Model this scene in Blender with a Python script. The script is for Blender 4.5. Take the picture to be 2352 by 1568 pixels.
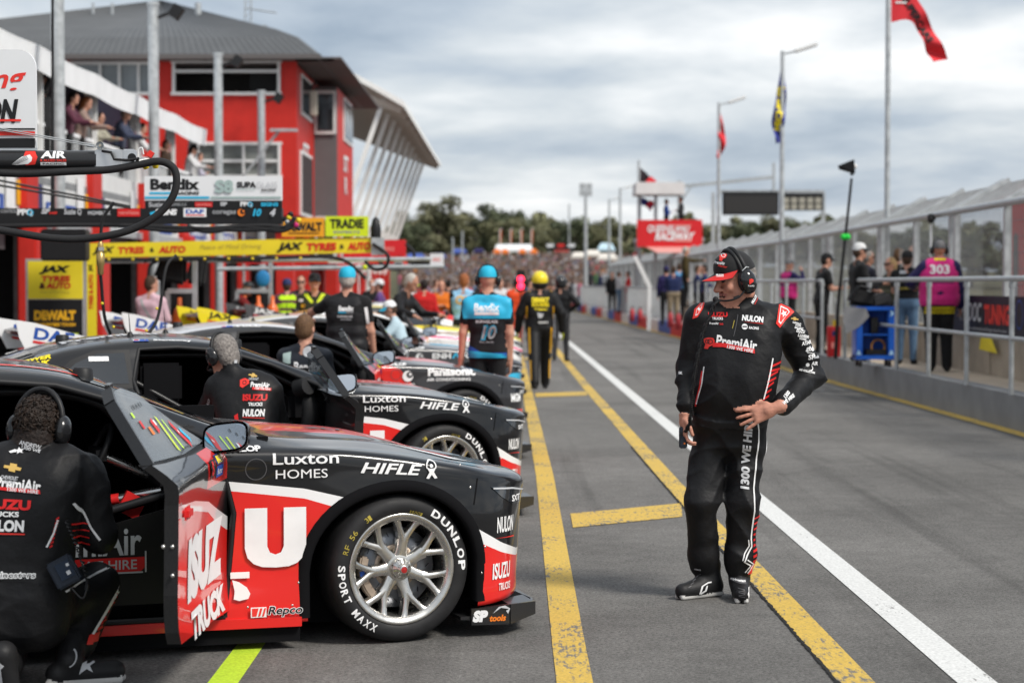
import bpy, bmesh, math, random
import numpy as np
from mathutils import Vector, Matrix
from mathutils.bvhtree import BVHTree
R = math.radians
random.seed(7); rng = np.random.default_rng(7)
for o in list(bpy.data.objects): bpy.data.objects.remove(o)
scene = bpy.context.scene
COL = scene.collection

# ---------------------------------------------------------------- camera
CAMZ = 1.64; F = 4573.0; PITCH = math.atan(132 / F)          # 70 mm on a 36 mm sensor, measured on a 2352 px wide picture
cam = bpy.data.objects.new('camera', bpy.data.cameras.new('camera')); COL.objects.link(cam)
cam.location = (0, 0, CAMZ); cam.rotation_euler = (R(90) - PITCH, 0, 0)
cam.data.sensor_width = 36; cam.data.lens = 70; cam.data.clip_end = 3000; cam.data.clip_start = 0.1
cam.data.dof.use_dof = True; cam.data.dof.focus_distance = 9.9; cam.data.dof.aperture_fstop = 2.8
scene.camera = cam

# ---------------------------------------------------------------- sky, sun, exposure
SUN_DIR = Vector((0.66, -0.52, 0.88)).normalized()           # towards the sun: high, behind the camera's right shoulder
SUN_EL = math.asin(SUN_DIR.z); SUN_ROT = math.atan2(SUN_DIR.x, SUN_DIR.y)
w = bpy.data.worlds.new('World'); scene.world = w; w.use_nodes = True
nt = w.node_tree; nt.nodes.clear()
def _n(t, k, **kw):
    n = t.nodes.new(k)
    for a, b in kw.items(): setattr(n, a, b)
    return n
wo = _n(nt, 'ShaderNodeOutputWorld'); bg = _n(nt, 'ShaderNodeBackground')
sky = _n(nt, 'ShaderNodeTexSky', sky_type='NISHITA', sun_disc=False, sun_elevation=SUN_EL, sun_rotation=SUN_ROT, air_density=1.2, dust_density=1.5)
tc = _n(nt, 'ShaderNodeTexCoord'); sp = _n(nt, 'ShaderNodeSeparateXYZ'); nt.links.new(tc.outputs['Generated'], sp.inputs[0])
def wm(op, a, b=None, clamp=False):
    n = _n(nt, 'ShaderNodeMath', operation=op, use_clamp=clamp)
    for i, v in enumerate((a, b)):
        if v is None: continue
        if isinstance(v, (int, float)): n.inputs[i].default_value = v
        else: nt.links.new(v, n.inputs[i])
    return n.outputs[0]
zc = wm('ADD', wm('MAXIMUM', sp.outputs[2], 0.0), 0.13)
cb = _n(nt, 'ShaderNodeCombineXYZ')                           # the cloud deck is a flat layer seen from below
nt.links.new(wm('DIVIDE', sp.outputs[0], zc), cb.inputs[0]); nt.links.new(wm('DIVIDE', sp.outputs[1], zc), cb.inputs[1])
def wnoise(scale, det, off, rough=0.55, dist=0.0):
    mp = _n(nt, 'ShaderNodeMapping'); mp.inputs['Location'].default_value = off; mp.inputs['Scale'].default_value = (1.0, 0.8, 1)
    nz = _n(nt, 'ShaderNodeTexNoise'); nz.inputs['Scale'].default_value = scale; nz.inputs['Detail'].default_value = det
    nz.inputs['Roughness'].default_value = rough; nz.inputs['Distortion'].default_value = dist
    nt.links.new(cb.outputs[0], mp.inputs[0]); nt.links.new(mp.outputs[0], nz.inputs[0]); return nz.outputs[0]
n1 = wnoise(1.15, 8, (3.1, 1.7, 0), 0.55, 0.1); n2 = wnoise(0.36, 3, (0.35, 4.4, 0))
mixn = wm('ADD', wm('MULTIPLY', n1, 0.80), wm('MULTIPLY', n2, 0.50))
ramp = _n(nt, 'ShaderNodeValToRGB'); nt.links.new(mixn, ramp.inputs[0])
el = ramp.color_ramp.elements
el[0].position = 0.49; el[0].color = (0.31, 0.385, 0.49, 1); el[1].position = 0.79; el[1].color = (1.0, 1.01, 1.02, 1)
e = el.new(0.59); e.color = (0.48, 0.55, 0.64, 1); e = el.new(0.67); e.color = (0.66, 0.71, 0.76, 1)
gain = _n(nt, 'ShaderNodeVectorMath', operation='SCALE'); nt.links.new(ramp.outputs[0], gain.inputs[0]); gain.inputs['Scale'].default_value = 8.2
mx = _n(nt, 'ShaderNodeMix', data_type='RGBA'); mx.inputs[0].default_value = 0.9
nt.links.new(sky.outputs[0], mx.inputs[6]); nt.links.new(gain.outputs[0], mx.inputs[7])
nt.links.new(mx.outputs[2], bg.inputs[0]); bg.inputs[1].default_value = 0.1
nt.links.new(bg.outputs[0], wo.inputs[0])
sl = bpy.data.lights.new('sun', 'SUN'); sl.energy = 2.7; sl.angle = R(14); sl.color = (1.0, 0.95, 0.88)
so = bpy.data.objects.new('sun', sl); COL.objects.link(so); so.rotation_euler = (-SUN_DIR).to_track_quat('-Z', 'Y').to_euler(); so.location = (0, 0, 40)
scene.view_settings.view_transform = 'Standard'; scene.view_settings.look = 'None'
scene.view_settings.exposure = 0.42; scene.view_settings.gamma = 1.0
scene.cycles.max_bounces = 6; scene.cycles.glossy_bounces = 3; scene.cycles.transparent_max_bounces = 12

# ---------------------------------------------------------------- geometry of the picture: where a seen point stands at a known distance
def P(px, py, Y):
    ry = (784.0 - py) / F
    c, s = math.cos(PITCH), math.sin(PITCH)
    d = Vector(((px - 1176.0) / F, c + ry * s, -s + ry * c))
    return Vector((0, 0, CAMZ)) + d * (Y / d.y)
def G(px, py, z=0.0):
    ry = (784.0 - py) / F
    c, s = math.cos(PITCH), math.sin(PITCH)
    d = Vector(((px - 1176.0) / F, c + ry * s, -s + ry * c))
    return Vector((0, 0, CAMZ)) + d * ((z - CAMZ) / d.z)

# ---------------------------------------------------------------- materials
MATS = {}
def mat(name, col, rough=0.6, metal=0.0, noise=0.0, nscale=30.0, bump=0.0, bscale=60.0, coat=0.0, sheen=0.0, trans=0.0, spec=0.28, backdark=False, emit=None, stretch=None, rvar=0.0):
    if name in MATS: return MATS[name]
    m = bpy.data.materials.new(name); m.use_nodes = True; t = m.node_tree
    b = t.nodes['Principled BSDF']; L = t.links
    col4 = (*col, 1)
    b.inputs['Base Color'].default_value = col4; b.inputs['Roughness'].default_value = rough; b.inputs['Metallic'].default_value = metal
    b.inputs['Coat Weight'].default_value = coat; b.inputs['Coat Roughness'].default_value = 0.04
    b.inputs['Sheen Weight'].default_value = sheen; b.inputs['Transmission Weight'].default_value = trans
    b.inputs['Specular IOR Level'].default_value = spec
    if emit: b.inputs['Emission Color'].default_value = (*emit[0], 1); b.inputs['Emission Strength'].default_value = emit[1]
    tcn = None
    def coord():
        tcn = t.nodes.new('ShaderNodeTexCoord')
        if stretch:
            mp = t.nodes.new('ShaderNodeMapping'); mp.inputs['Scale'].default_value = stretch
            L.new(tcn.outputs['Object'], mp.inputs[0]); return mp.outputs[0]
        return tcn.outputs['Object']
    last = None
    if noise:
        nz = t.nodes.new('ShaderNodeTexNoise'); nz.inputs['Scale'].default_value = nscale; nz.inputs['Detail'].default_value = 6
        L.new(coord(), nz.inputs[0])
        mr = t.nodes.new('ShaderNodeMapRange'); mr.inputs[1].default_value = 0.3; mr.inputs[2].default_value = 0.7
        mr.inputs[3].default_value = 1 - noise; mr.inputs[4].default_value = 1 + noise
        L.new(nz.outputs[0], mr.inputs[0])
        vm = t.nodes.new('ShaderNodeVectorMath'); vm.operation = 'SCALE'; vm.inputs[0].default_value = col
        L.new(mr.outputs[0], vm.inputs['Scale']); last = vm.outputs[0]; L.new(last, b.inputs['Base Color'])
        if rvar:
            mr2 = t.nodes.new('ShaderNodeMapRange'); mr2.inputs[1].default_value = 0.3; mr2.inputs[2].default_value = 0.7
            mr2.inputs[3].default_value = max(0.02, rough - rvar); mr2.inputs[4].default_value = rough + rvar
            L.new(nz.outputs[0], mr2.inputs[0]); L.new(mr2.outputs[0], b.inputs['Roughness'])
    if bump:
        nz = t.nodes.new('ShaderNodeTexNoise'); nz.inputs['Scale'].default_value = bscale; nz.inputs['Detail'].default_value = 4
        L.new(coord(), nz.inputs[0])
        bp = t.nodes.new('ShaderNodeBump'); bp.inputs['Strength'].default_value = bump; bp.inputs['Distance'].default_value = 0.01
        L.new(nz.outputs[0], bp.inputs['Height']); L.new(bp.outputs[0], b.inputs['Normal'])
    if backdark:
        dk = t.nodes.new('ShaderNodeBsdfDiffuse'); dk.inputs[0].default_value = (0.012, 0.012, 0.013, 1)
        ge = t.nodes.new('ShaderNodeNewGeometry'); ms = t.nodes.new('ShaderNodeMixShader')
        L.new(ge.outputs['Backfacing'], ms.inputs[0]); L.new(b.outputs[0], ms.inputs[1]); L.new(dk.outputs[0], ms.inputs[2])
        L.new(ms.outputs[0], t.nodes['Material Output'].inputs[0])
    MATS[name] = m; return m

PRINTS = dict(white=(.80, .80, .80), black=(.012, .012, .013), red=(.62, .018, .018), yellow=(.82, .66, .02), orange=(.80, .20, .02), blue=(.02, .08, .36),
              cyan=(.03, .42, .66), grey=(.30, .31, .32), lime=(.62, .78, .02), amber=(.80, .42, .02), pink=(.62, .03, .20), silver=(.52, .53, .55),
              gold=(.55, .36, .10), teal=(.35, .45, .43), navy=(.02, .025, .12), brightred=(.74, .04, .03), dullyellow=(.45, .36, .06), skyblue=(.42, .66, .86), darkgrey=(.08, .08, .085), palered=(.78, .25, .22), neon=(.60, .95, .03))
def pm(c): return mat(c + '_print', PRINTS[c], 0.45, noise=0.05, nscale=9)

# ---------------------------------------------------------------- mesh builder
class MB:
    def __init__(s): s.v = []; s.f = []; s.m = []; s.mats = []; s.smooth = []
    def mi(s, m):
        if m not in s.mats: s.mats.append(m)
        return s.mats.index(m)
    def add(s, vs, fs, m, smooth=False):
        b = len(s.v); i = s.mi(m)
        s.v += [tuple(v) for v in vs]
        for f in fs: s.f.append(tuple(b + k for k in f)); s.m.append(i); s.smooth.append(smooth)
        return s
    def box(s, c, size, m, rot=None, taper=1.0, bevel=0.0):
        hx, hy, hz = size[0] / 2, size[1] / 2, size[2] / 2
        if bevel <= 0:
            vs = [Vector((x * hx * (taper if z > 0 else 1), y * hy * (taper if z > 0 else 1), z * hz)) for z in (-1, 1) for y in (-1, 1) for x in (-1, 1)]
            fs = [(0, 2, 3, 1), (4, 5, 7, 6), (0, 1, 5, 4), (2, 6, 7, 3), (0, 4, 6, 2), (1, 3, 7, 5)]
        else:
            bm = bmesh.new(); bmesh.ops.create_cube(bm, size=1)
            for v in bm.verts:
                k = taper if v.co.z > 0 else 1
                v.co = Vector((v.co.x * size[0] * k, v.co.y * size[1] * k, v.co.z * size[2]))
            bmesh.ops.bevel(bm, geom=bm.edges[:], offset=bevel, segments=2, affect='EDGES')
            bm.verts.index_update(); vs = [v.co.copy() for v in bm.verts]; fs = [[v.index for v in f.verts] for f in bm.faces]; bm.free()
        M = rot if rot is not None else Matrix.Identity(3)
        return s.add([Vector(c) + M @ v for v in vs], fs, m)
    def bar(s, a, b, w, h, m, up=(0, 0, 1)):
        a, b = Vector(a), Vector(b); d = (b - a); L = d.length; d.normalize(); up = Vector(up)
        if abs(d.dot(up)) > .95: up = Vector((0, 1, 0))
        x = d.cross(up).normalized(); z = x.cross(d)
        return s.box((a + b) / 2, (w, L, h), m, Matrix((x, d, z)).transposed())
    def tube(s, pts, r, m, seg=10, caps=True, smooth=True):
        pts = [Vector(p) for p in pts]; n = len(pts)
        rs = r if isinstance(r, (list, tuple)) else [r] * n
        vs = []; ref = None
        for i, p in enumerate(pts):
            d = (pts[min(i + 1, n - 1)] - pts[max(i - 1, 0)]).normalized()
            if ref is None:
                ref = Vector((0, 0, 1)) if abs(d.z) < .9 else Vector((1, 0, 0))
            x = (ref - d * ref.dot(d)).normalized(); y = d.cross(x); ref = x
            for k in range(seg):
                a = 2 * math.pi * k / seg; vs.append(p + (x * math.cos(a) + y * math.sin(a)) * rs[i])
        fs = [(i * seg + k, i * seg + (k + 1) % seg, (i + 1) * seg + (k + 1) % seg, (i + 1) * seg + k) for i in range(n - 1) for k in range(seg)]
        s.add(vs, fs, m, smooth)
        if caps:
            s.add(vs[:seg], [tuple(range(seg))[::-1]], m); s.add(vs[-seg:], [tuple(range(seg))], m)
        return s
    def lathe(s, prof, m, origin=(0, 0, 0), axis=(0, 0, 1), seg=24, smooth=True, a0=0.0, a1=2 * math.pi):
        ax = Vector(axis).normalized(); ref = Vector((0, 0, 1)) if abs(ax.z) < .9 else Vector((1, 0, 0))
        x = (ref - ax * ref.dot(ax)).normalized(); y = ax.cross(x); o = Vector(origin); n = len(prof); full = abs(a1 - a0 - 2 * math.pi) < 1e-6
        cnt = seg if full else seg + 1; vs = []
        for k in range(cnt):
            a = a0 + (a1 - a0) * k / seg; u = x * math.cos(a) + y * math.sin(a)
            for (r_, h) in prof: vs.append(o + u * r_ + ax * h)
        fs = []
        for k in range(seg):
            k2 = (k + 1) % cnt
            for i in range(n - 1): fs.append((k * n + i, k2 * n + i, k2 * n + i + 1, k * n + i + 1))
        return s.add(vs, fs, m, smooth)
    def quad(s, a, b, c, d, m): return s.add([a, b, c, d], [(0, 1, 2, 3)], m)
    def prism(s, pts2, h0, h1, m, frame=None):
        # extrude a 2-D outline; frame=(origin,u,v,n)
        o, u, v, n = frame or (Vector((0, 0, 0)), Vector((1, 0, 0)), Vector((0, 1, 0)), Vector((0, 0, 1)))
        k = len(pts2); A = [o + u * p[0] + v * p[1] + n * h0 for p in pts2]; B = [o + u * p[0] + v * p[1] + n * h1 for p in pts2]
        fs = [tuple(range(k))[::-1], tuple(range(k, 2 * k))] + [(i, (i + 1) % k, k + (i + 1) % k, k + i) for i in range(k)]
        return s.add(A + B, fs, m)
    def ball(s, c, r, m, seg=12, sc=(1, 1, 1), rot=None):
        vs = []; fs = []; n = seg // 2; M = rot or Matrix.Identity(3)
        for i in range(n + 1):
            t = math.pi * i / n
            for k in range(seg):
                a = 2 * math.pi * k / seg
                vs.append(Vector(c) + M @ Vector((r * sc[0] * math.sin(t) * math.cos(a), r * sc[1] * math.sin(t) * math.sin(a), r * sc[2] * math.cos(t))))
        for i in range(n):
            for k in range(seg): fs.append((i * seg + k, (i + 1) * seg + k, (i + 1) * seg + (k + 1) % seg, i * seg + (k + 1) % seg))
        return s.add(vs, fs, m, True)
    def build(s, name, parent=None, loc=None, recalc=False):
        me = bpy.data.meshes.new(name); me.from_pydata([tuple(v) for v in s.v], [], s.f)
        for m in s.mats: me.materials.append(m)
        me.polygons.foreach_set('material_index', s.m); me.polygons.foreach_set('use_smooth', s.smooth)
        if recalc:
            bm = bmesh.new(); bm.from_mesh(me); bmesh.ops.recalc_face_normals(bm, faces=bm.faces[:]); bm.to_mesh(me); bm.free()
        me.update()
        o = bpy.data.objects.new(name, me); COL.objects.link(o)
        if parent: o.parent = parent
        if loc is not None: o.location = loc
        return o

def tag(o, label=None, cat=None, group=None, kind=None):
    if label: o['label'] = label
    if cat: o['category'] = cat
    if group: o['group'] = group
    if kind: o['kind'] = kind
    return o
def thing(name, label, cat, loc=(0, 0, 0), rz=0.0, group=None):
    o = bpy.data.objects.new(name, None); COL.objects.link(o); o.location = loc; o.rotation_euler = (0, 0, rz); o.empty_display_size = .2
    return tag(o, label, cat, group)
def copy_tree(o, parent=None):
    c = o.copy(); COL.objects.link(c)
    if parent: c.parent = parent
    for ch in o.children: copy_tree(ch, c)
    return c

# ---------------------------------------------------------------- flat artwork: text, rectangles, outlines
_TC = {}
def text2d(body, bold=0.0, shear=0.0):
    key = (body, bold, shear)
    if key in _TC: return _TC[key]
    c = bpy.data.curves.new('lettering', 'FONT'); c.body = body; c.size = 1; c.offset = bold; c.shear = shear; c.resolution_u = 3; c.align_x = 'LEFT'
    o = bpy.data.objects.new('lettering', c); COL.objects.link(o)
    dg = bpy.context.evaluated_depsgraph_get(); me = bpy.data.meshes.new_from_object(o.evaluated_get(dg))
    co = np.array([v.co[:2] for v in me.vertices]); fs = [tuple(p.vertices) for p in me.polygons]
    bpy.data.objects.remove(o); bpy.data.curves.remove(c); bpy.data.meshes.remove(me)
    fs = [f for f in fs if all(-.6 < co[i][1] < 1.4 for i in f)]; us = co[sorted({i for f in fs for i in f})]
    lo = us.min(0); hi = us.max(0); co = (co - (lo + hi) / 2) / np.maximum(hi - lo, 1e-6)
    _TC[key] = (co, fs); return _TC[key]
def shape2d(it):
    """it: ('t',text,cx,cy,w,h,col,bold,shear,rot) ('r',cx,cy,w,h,col,rot) ('p',pts,col) ('c',cx,cy,r,col) ('o',cx,cy,r,width,col)"""
    k = it[0]
    if k == 't':
        _, s_, cx, cy, w_, h_, col = it[:7]; bold = it[7] if len(it) > 7 else .02; sh = it[8] if len(it) > 8 else 0; rot = it[9] if len(it) > 9 else 0
        co, fs = text2d(s_, bold, sh); co = co * (w_, h_)
    elif k == 'r':
        _, cx, cy, w_, h_, col = it[:6]; rot = it[6] if len(it) > 6 else 0
        co = np.array([(-.5, -.5), (.5, -.5), (.5, .5), (-.5, .5)]) * (w_, h_); fs = [(0, 1, 2, 3)]
    elif k == 'p':
        return np.array(it[1], float), [tuple(range(len(it[1])))], it[2]
    elif k == 'c':
        _, cx, cy, r_, col = it[:5]; rot = 0; co = np.array([(r_ * math.cos(a), r_ * math.sin(a)) for a in np.linspace(0, 2 * math.pi, 20, endpoint=False)]); fs = [tuple(range(20))]
    elif k == 'o':
        _, cx, cy, r_, wd, col = it[:6]; rot = 0; n = 24; a0, a1 = (it[6], it[7]) if len(it) > 6 else (0, 2 * math.pi)
        an = np.linspace(a0, a1, n + 1); co = np.array([(rr * math.cos(a), rr * math.sin(a)) for a in an for rr in (r_ - wd / 2, r_ + wd / 2)])
        fs = [(2 * i, 2 * i + 1, 2 * i + 3, 2 * i + 2) for i in range(n)]
    if rot:
        c_, s__ = math.cos(rot), math.sin(rot); co = co @ np.array([(c_, s__), (-s__, c_)])
    return co + (cx, cy), fs, col
def art(mb, items, o, u, v, s=1.0, off=0.003, step=0.0012):
    """flat artwork on a plane: origin o, right u, up v"""
    o, u, v = Vector(o), Vector(u), Vector(v); n = u.cross(v).normalized()
    for i, it in enumerate(items):
        co, fs, col = shape2d(it)
        mb.add([o + u * (p[0] * s) + v * (p[1] * s) + n * (off + step * i) for p in co], fs, pm(col))
    return mb
def subdiv2d(co, fs, L):
    bm = bmesh.new(); vs = [bm.verts.new((p[0], p[1], 0)) for p in co]
    for f in fs:
        try: bm.faces.new([vs[i] for i in f])
        except ValueError: pass
    bmesh.ops.triangulate(bm, faces=bm.faces[:])
    for _ in range(7):
        es = [e for e in bm.edges if e.calc_length() > L]
        if not es: break
        bmesh.ops.subdivide_edges(bm, edges=es, cuts=1); bmesh.ops.triangulate(bm, faces=bm.faces[:])
    bm.verts.index_update(); out = np.array([v.co[:2] for v in bm.verts]), [tuple(v.index for v in f.verts) for f in bm.faces]; bm.free(); return out
def decal(mb, bvh, items, o, u, v, s=1.0, off=0.003, step=0.0008, L=0.05, mats=None, back=1.0, reach=3.0):
    """artwork pressed onto a surface along the frame's normal"""
    o, u, v = Vector(o), Vector(u), Vector(v); n = u.cross(v).normalized()
    for i, it in enumerate(items):
        co, fs, col = shape2d(it); co, fs = subdiv2d(co * s, fs, L); out = []; ok = []
        for p in co:
            q = o + u * p[0] + v * p[1]; h = bvh.ray_cast(q + n * back, -n, reach)
            if h[0] is None: out.append(q); ok.append(False)
            else: out.append(h[0] + (n * .6 + (h[1] if h[1].dot(n) > 0 else -h[1]) * .4).normalized() * (off + step * i)); ok.append(True)
        fs = [f for f in fs if all(ok[k] for k in f)]
        mb.add(out, fs, (mats or {}).get(col) or pm(col), True)
    return mb
def bvh_of(o):
    me = o.data; return BVHTree.FromPolygons([v.co for v in me.vertices], [tuple(p.vertices) for p in me.polygons])
def catmull(pts, n):
    pts = [Vector(p) for p in pts]; out = []; q = [pts[0] * 2 - pts[1]] + pts + [pts[-1] * 2 - pts[-2]]
    for i in range(1, len(q) - 2):
        for k in range(n):
            t = k / n; a, b, c, d = q[i - 1], q[i], q[i + 1], q[i + 2]
            out.append(0.5 * ((2 * b) + (c - a) * t + (2 * a - 5 * b + 4 * c - d) * t * t + (3 * b - a - 3 * c + d) * t ** 3))
    return out + [pts[-1]]
# ================================================================ the setting: ground, lines, buildings, fences, trees
def V(*a): return Vector(a)
X3, Y3, Z3 = V(1, 0, 0), V(0, 1, 0), V(0, 0, 1)
def asphalt_mat():
    m = bpy.data.materials.new('asphalt'); m.use_nodes = True; t = m.node_tree; b = t.nodes['Principled BSDF']; L = t.links
    tcn = t.nodes.new('ShaderNodeTexCoord')
    def nz(scale, det, stretch=None, rough=.6):
        n = t.nodes.new('ShaderNodeTexNoise'); n.inputs['Scale'].default_value = scale; n.inputs['Detail'].default_value = det; n.inputs['Roughness'].default_value = rough
        src = tcn.outputs['Object']
        if stretch:
            mp = t.nodes.new('ShaderNodeMapping'); mp.inputs['Scale'].default_value = stretch; L.new(src, mp.inputs[0]); src = mp.outputs[0]
        L.new(src, n.inputs[0]); return n.outputs[0]
    def mr(s_, a, b_, c, d):
        n = t.nodes.new('ShaderNodeMapRange'); n.inputs[1].default_value = a; n.inputs[2].default_value = b_; n.inputs[3].default_value = c; n.inputs[4].default_value = d
        L.new(s_, n.inputs[0]); return n.outputs[0]
    def mul(a, b_):
        n = t.nodes.new('ShaderNodeMath'); n.operation = 'MULTIPLY'; L.new(a, n.inputs[0]); L.new(b_, n.inputs[1]); return n.outputs[0]
    agg = mr(nz(52, 5, None, .85), .32, .68, .30, 1.75)       # chippings
    mid = mr(nz(7, 5), .3, .7, .86, 1.13)
    big = mr(nz(.45, 5), .35, .68, .74, 1.16)
    skid = mr(nz(1.0, 4, (1.9, .045, 1)), .54, .68, 1.0, .66)   # faint rubbered streaks along the lane
    vor = t.nodes.new('ShaderNodeTexVoronoi'); vor.inputs['Scale'].default_value = 60; L.new(tcn.outputs['Object'], vor.inputs[0])
    spk = t.nodes.new('ShaderNodeMath'); spk.operation = 'LESS_THAN'; spk.inputs[1].default_value = .07; L.new(vor.outputs['Distance'], spk.inputs[0])
    sp2 = mr(spk.outputs[0], 0, 1, 1.0, 2.1)
    stain = mr(nz(.9, 3), .60, .70, 1.0, .80)
    f = mul(mul(mul(mul(agg, mid), mul(big, skid)), sp2), stain)
    vm = t.nodes.new('ShaderNodeVectorMath'); vm.operation = 'SCALE'; vm.inputs[0].default_value = (.165, .159, .150); L.new(f, vm.inputs['Scale'])
    L.new(vm.outputs[0], b.inputs['Base Color']); b.inputs['Roughness'].default_value = .93; b.inputs['Specular IOR Level'].default_value = .3
    bp = t.nodes.new('ShaderNodeBump'); bp.inputs['Strength'].default_value = .6; bp.inputs['Distance'].default_value = .006; L.new(agg, bp.inputs['Height']); L.new(bp.outputs[0], b.inputs['Normal'])
    return m
ASPH = asphalt_mat()
def worn_mat(name, col, thr, asp=(.14, .134, .125), nscale=26, stretch=(1.6, .42, 1)):
    m = bpy.data.materials.new(name); m.use_nodes = True; t = m.node_tree; b = t.nodes['Principled BSDF']; L = t.links
    tcn = t.nodes.new('ShaderNodeTexCoord'); mp = t.nodes.new('ShaderNodeMapping'); mp.inputs['Scale'].default_value = stretch; L.new(tcn.outputs['Object'], mp.inputs[0])
    n = t.nodes.new('ShaderNodeTexNoise'); n.inputs['Scale'].default_value = nscale; n.inputs['Detail'].default_value = 9; n.inputs['Roughness'].default_value = .72; L.new(mp.outputs[0], n.inputs[0])
    n2 = t.nodes.new('ShaderNodeTexNoise'); n2.inputs['Scale'].default_value = 1.3; n2.inputs['Detail'].default_value = 3; L.new(tcn.outputs['Object'], n2.inputs[0])
    ad = t.nodes.new('ShaderNodeMath'); ad.operation = 'MULTIPLY_ADD'; L.new(n2.outputs[0], ad.inputs[0]); ad.inputs[1].default_value = .5; L.new(n.outputs[0], ad.inputs[2])
    mr = t.nodes.new('ShaderNodeMapRange'); mr.inputs[1].default_value = thr; mr.inputs[2].default_value = thr + .09; L.new(ad.outputs[0], mr.inputs[0])
    fine = t.nodes.new('ShaderNodeTexNoise'); fine.inputs['Scale'].default_value = 70; fine.inputs['Detail'].default_value = 3; L.new(tcn.outputs['Object'], fine.inputs[0])
    mf = t.nodes.new('ShaderNodeMapRange'); mf.inputs[1].default_value = .3; mf.inputs[2].default_value = .7; mf.inputs[3].default_value = .8; mf.inputs[4].default_value = 1.15; L.new(fine.outputs[0], mf.inputs[0])
    vm = t.nodes.new('ShaderNodeVectorMath'); vm.operation = 'SCALE'; vm.inputs[0].default_value = col; L.new(mf.outputs[0], vm.inputs['Scale'])
    mx = t.nodes.new('ShaderNodeMix'); mx.data_type = 'RGBA'; L.new(mr.outputs[0], mx.inputs[0]); mx.inputs[6].default_value = (*asp, 1); L.new(vm.outputs[0], mx.inputs[7])
    L.new(mx.outputs[2], b.inputs['Base Color']); b.inputs['Roughness'].default_value = .75
    bp = t.nodes.new('ShaderNodeBump'); bp.inputs['Strength'].default_value = .35; bp.inputs['Distance'].default_value = .005; L.new(fine.outputs[0], bp.inputs['Height']); L.new(bp.outputs[0], b.inputs['Normal'])
    return m
YEL = worn_mat('worn_yellow_paint', (.58, .385, .065), .63); WHT = worn_mat('worn_white_paint', (.64, .64, .62), .545)
LIM = worn_mat('lime_tape', (.46, .66, .03), .2)
# ground
mb = MB(); mb.add([(-400, -60, 0), (400, -60, 0), (400, 900, 0), (-400, 900, 0)], [(0, 1, 2, 3)], ASPH)
tag(mb.build('ground'), kind='structure')
def strip(name, pts, wd, z, m, jag=0.0, steps=40):
    pts = [V(*p) for p in pts]; L_, R_ = [], []
    for i in range(len(pts) - 1):
        n = max(1, int((pts[i + 1] - pts[i]).length / .4)) if jag == 0 else max(1, int((pts[i + 1] - pts[i]).length / .03))
        n = min(n, 900)
        for k in range(n + (i == len(pts) - 2)):
            p = pts[i].lerp(pts[i + 1], k / n); d = (pts[i + 1] - pts[i]).normalized(); q = V(d.y, -d.x, 0) * wd / 2
            j = jag * (rng.random() - .5); j2 = jag * (rng.random() - .5)
            L_.append(p - q * (1 + j)); R_.append(p + q * (1 + j2))
    mbx = MB(); n = len(L_)
    mbx.add([(p.x, p.y, z) for p in L_ + R_], [(i, n + i, n + i + 1, i + 1) for i in range(n - 1)], m)
    return tag(mbx.build(name), kind='structure')
strip('yellow_line', [(.262, 3, 0), (.258, 9, 0), (.28, 17, 0), (.20, 40, 0), (.05, 75, 0), (-.2, 120, 0)], .150, .004, YEL)
strip('yellow_line', [(1.48, 3, 0), (1.402, 9.6, 0), (1.318, 16.4, 0), (1.19, 32, 0), (1.05, 60, 0), (.8, 110, 0)], .150, .004, YEL)
strip('white_line', [(1.945, 3, 0), (1.905, 9.5, 0), (1.80, 25, 0), (1.62, 52, 0), (1.2, 110, 0)], .165, .004, WHT)
strip('yellow_line', [(5.72, 15, 0), (5.52, 28, 0), (5.33, 36, 0), (5.12, 61, 0), (4.3, 100, 0), (3.66, 125, 0)], .28, .004, YEL)
def bar_line(*px):
    q = [G(*p) for p in px]; tag(MB().add([(p.x, p.y, .0045) for p in q], [(0, 1, 2, 3)], YEL).build('yellow_line'), kind='structure')
bar_line((1316, 1212), (1567, 1187), (1565, 1156), (1310, 1180)); bar_line((1231, 912), (1349, 908), (1347, 899), (1229, 903)); bar_line((1205, 826), (1268, 824), (1267, 820), (1204, 822))
a = G(508, 1575); b = G(590, 1462); strip('lime_tape_line', [(a.x, a.y, 0), (b.x, b.y, 0), (b.x + .12, b.y + .6, 0)], .125, .005, LIM)
TAR = mat('tar_crack', (.015, .014, .013), .8, noise=.3)
strip('tar_crack', [(1.40, 3, 0), (1.322, 9.6, 0), (1.238, 16.4, 0), (1.2, 20, 0)], .015, .006, TAR, jag=1.4)

# ---------------------------------------------------------------- shared setting materials
RED = mat('red_render', (.54, .026, .018), .6, noise=.08, nscale=3); REDP = mat('red_paint_post', (.66, .03, .025), .45, noise=.06, nscale=6)
WHITE = mat('white_wall', (.68, .68, .67), .6, noise=.06, nscale=2); FRAME = mat('white_frame', (.72, .72, .71), .5)
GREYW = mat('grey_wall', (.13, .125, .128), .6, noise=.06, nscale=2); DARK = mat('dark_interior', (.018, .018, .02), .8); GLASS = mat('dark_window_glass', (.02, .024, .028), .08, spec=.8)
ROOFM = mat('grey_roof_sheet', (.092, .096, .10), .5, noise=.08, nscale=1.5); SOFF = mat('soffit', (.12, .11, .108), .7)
STEEL = mat('galvanised_steel', (.44, .46, .47), .45, .35, noise=.18, nscale=9, rvar=.12); ALU = mat('aluminium', (.62, .63, .64), .35, .8, noise=.1, nscale=12)
BLK = mat('black_powdercoat', (.014, .014, .015), .45, noise=.15); RUB = mat('black_hose_rubber', (.016, .016, .017), .6, bump=.3, bscale=120)
FAB = mat('white_marquee_fabric', (.88, .89, .90), .7, noise=.05, nscale=2); CONC = mat('grey_concrete', (.235, .24, .245), .75, noise=.14, nscale=2.2, bump=.2, bscale=14)
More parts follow.
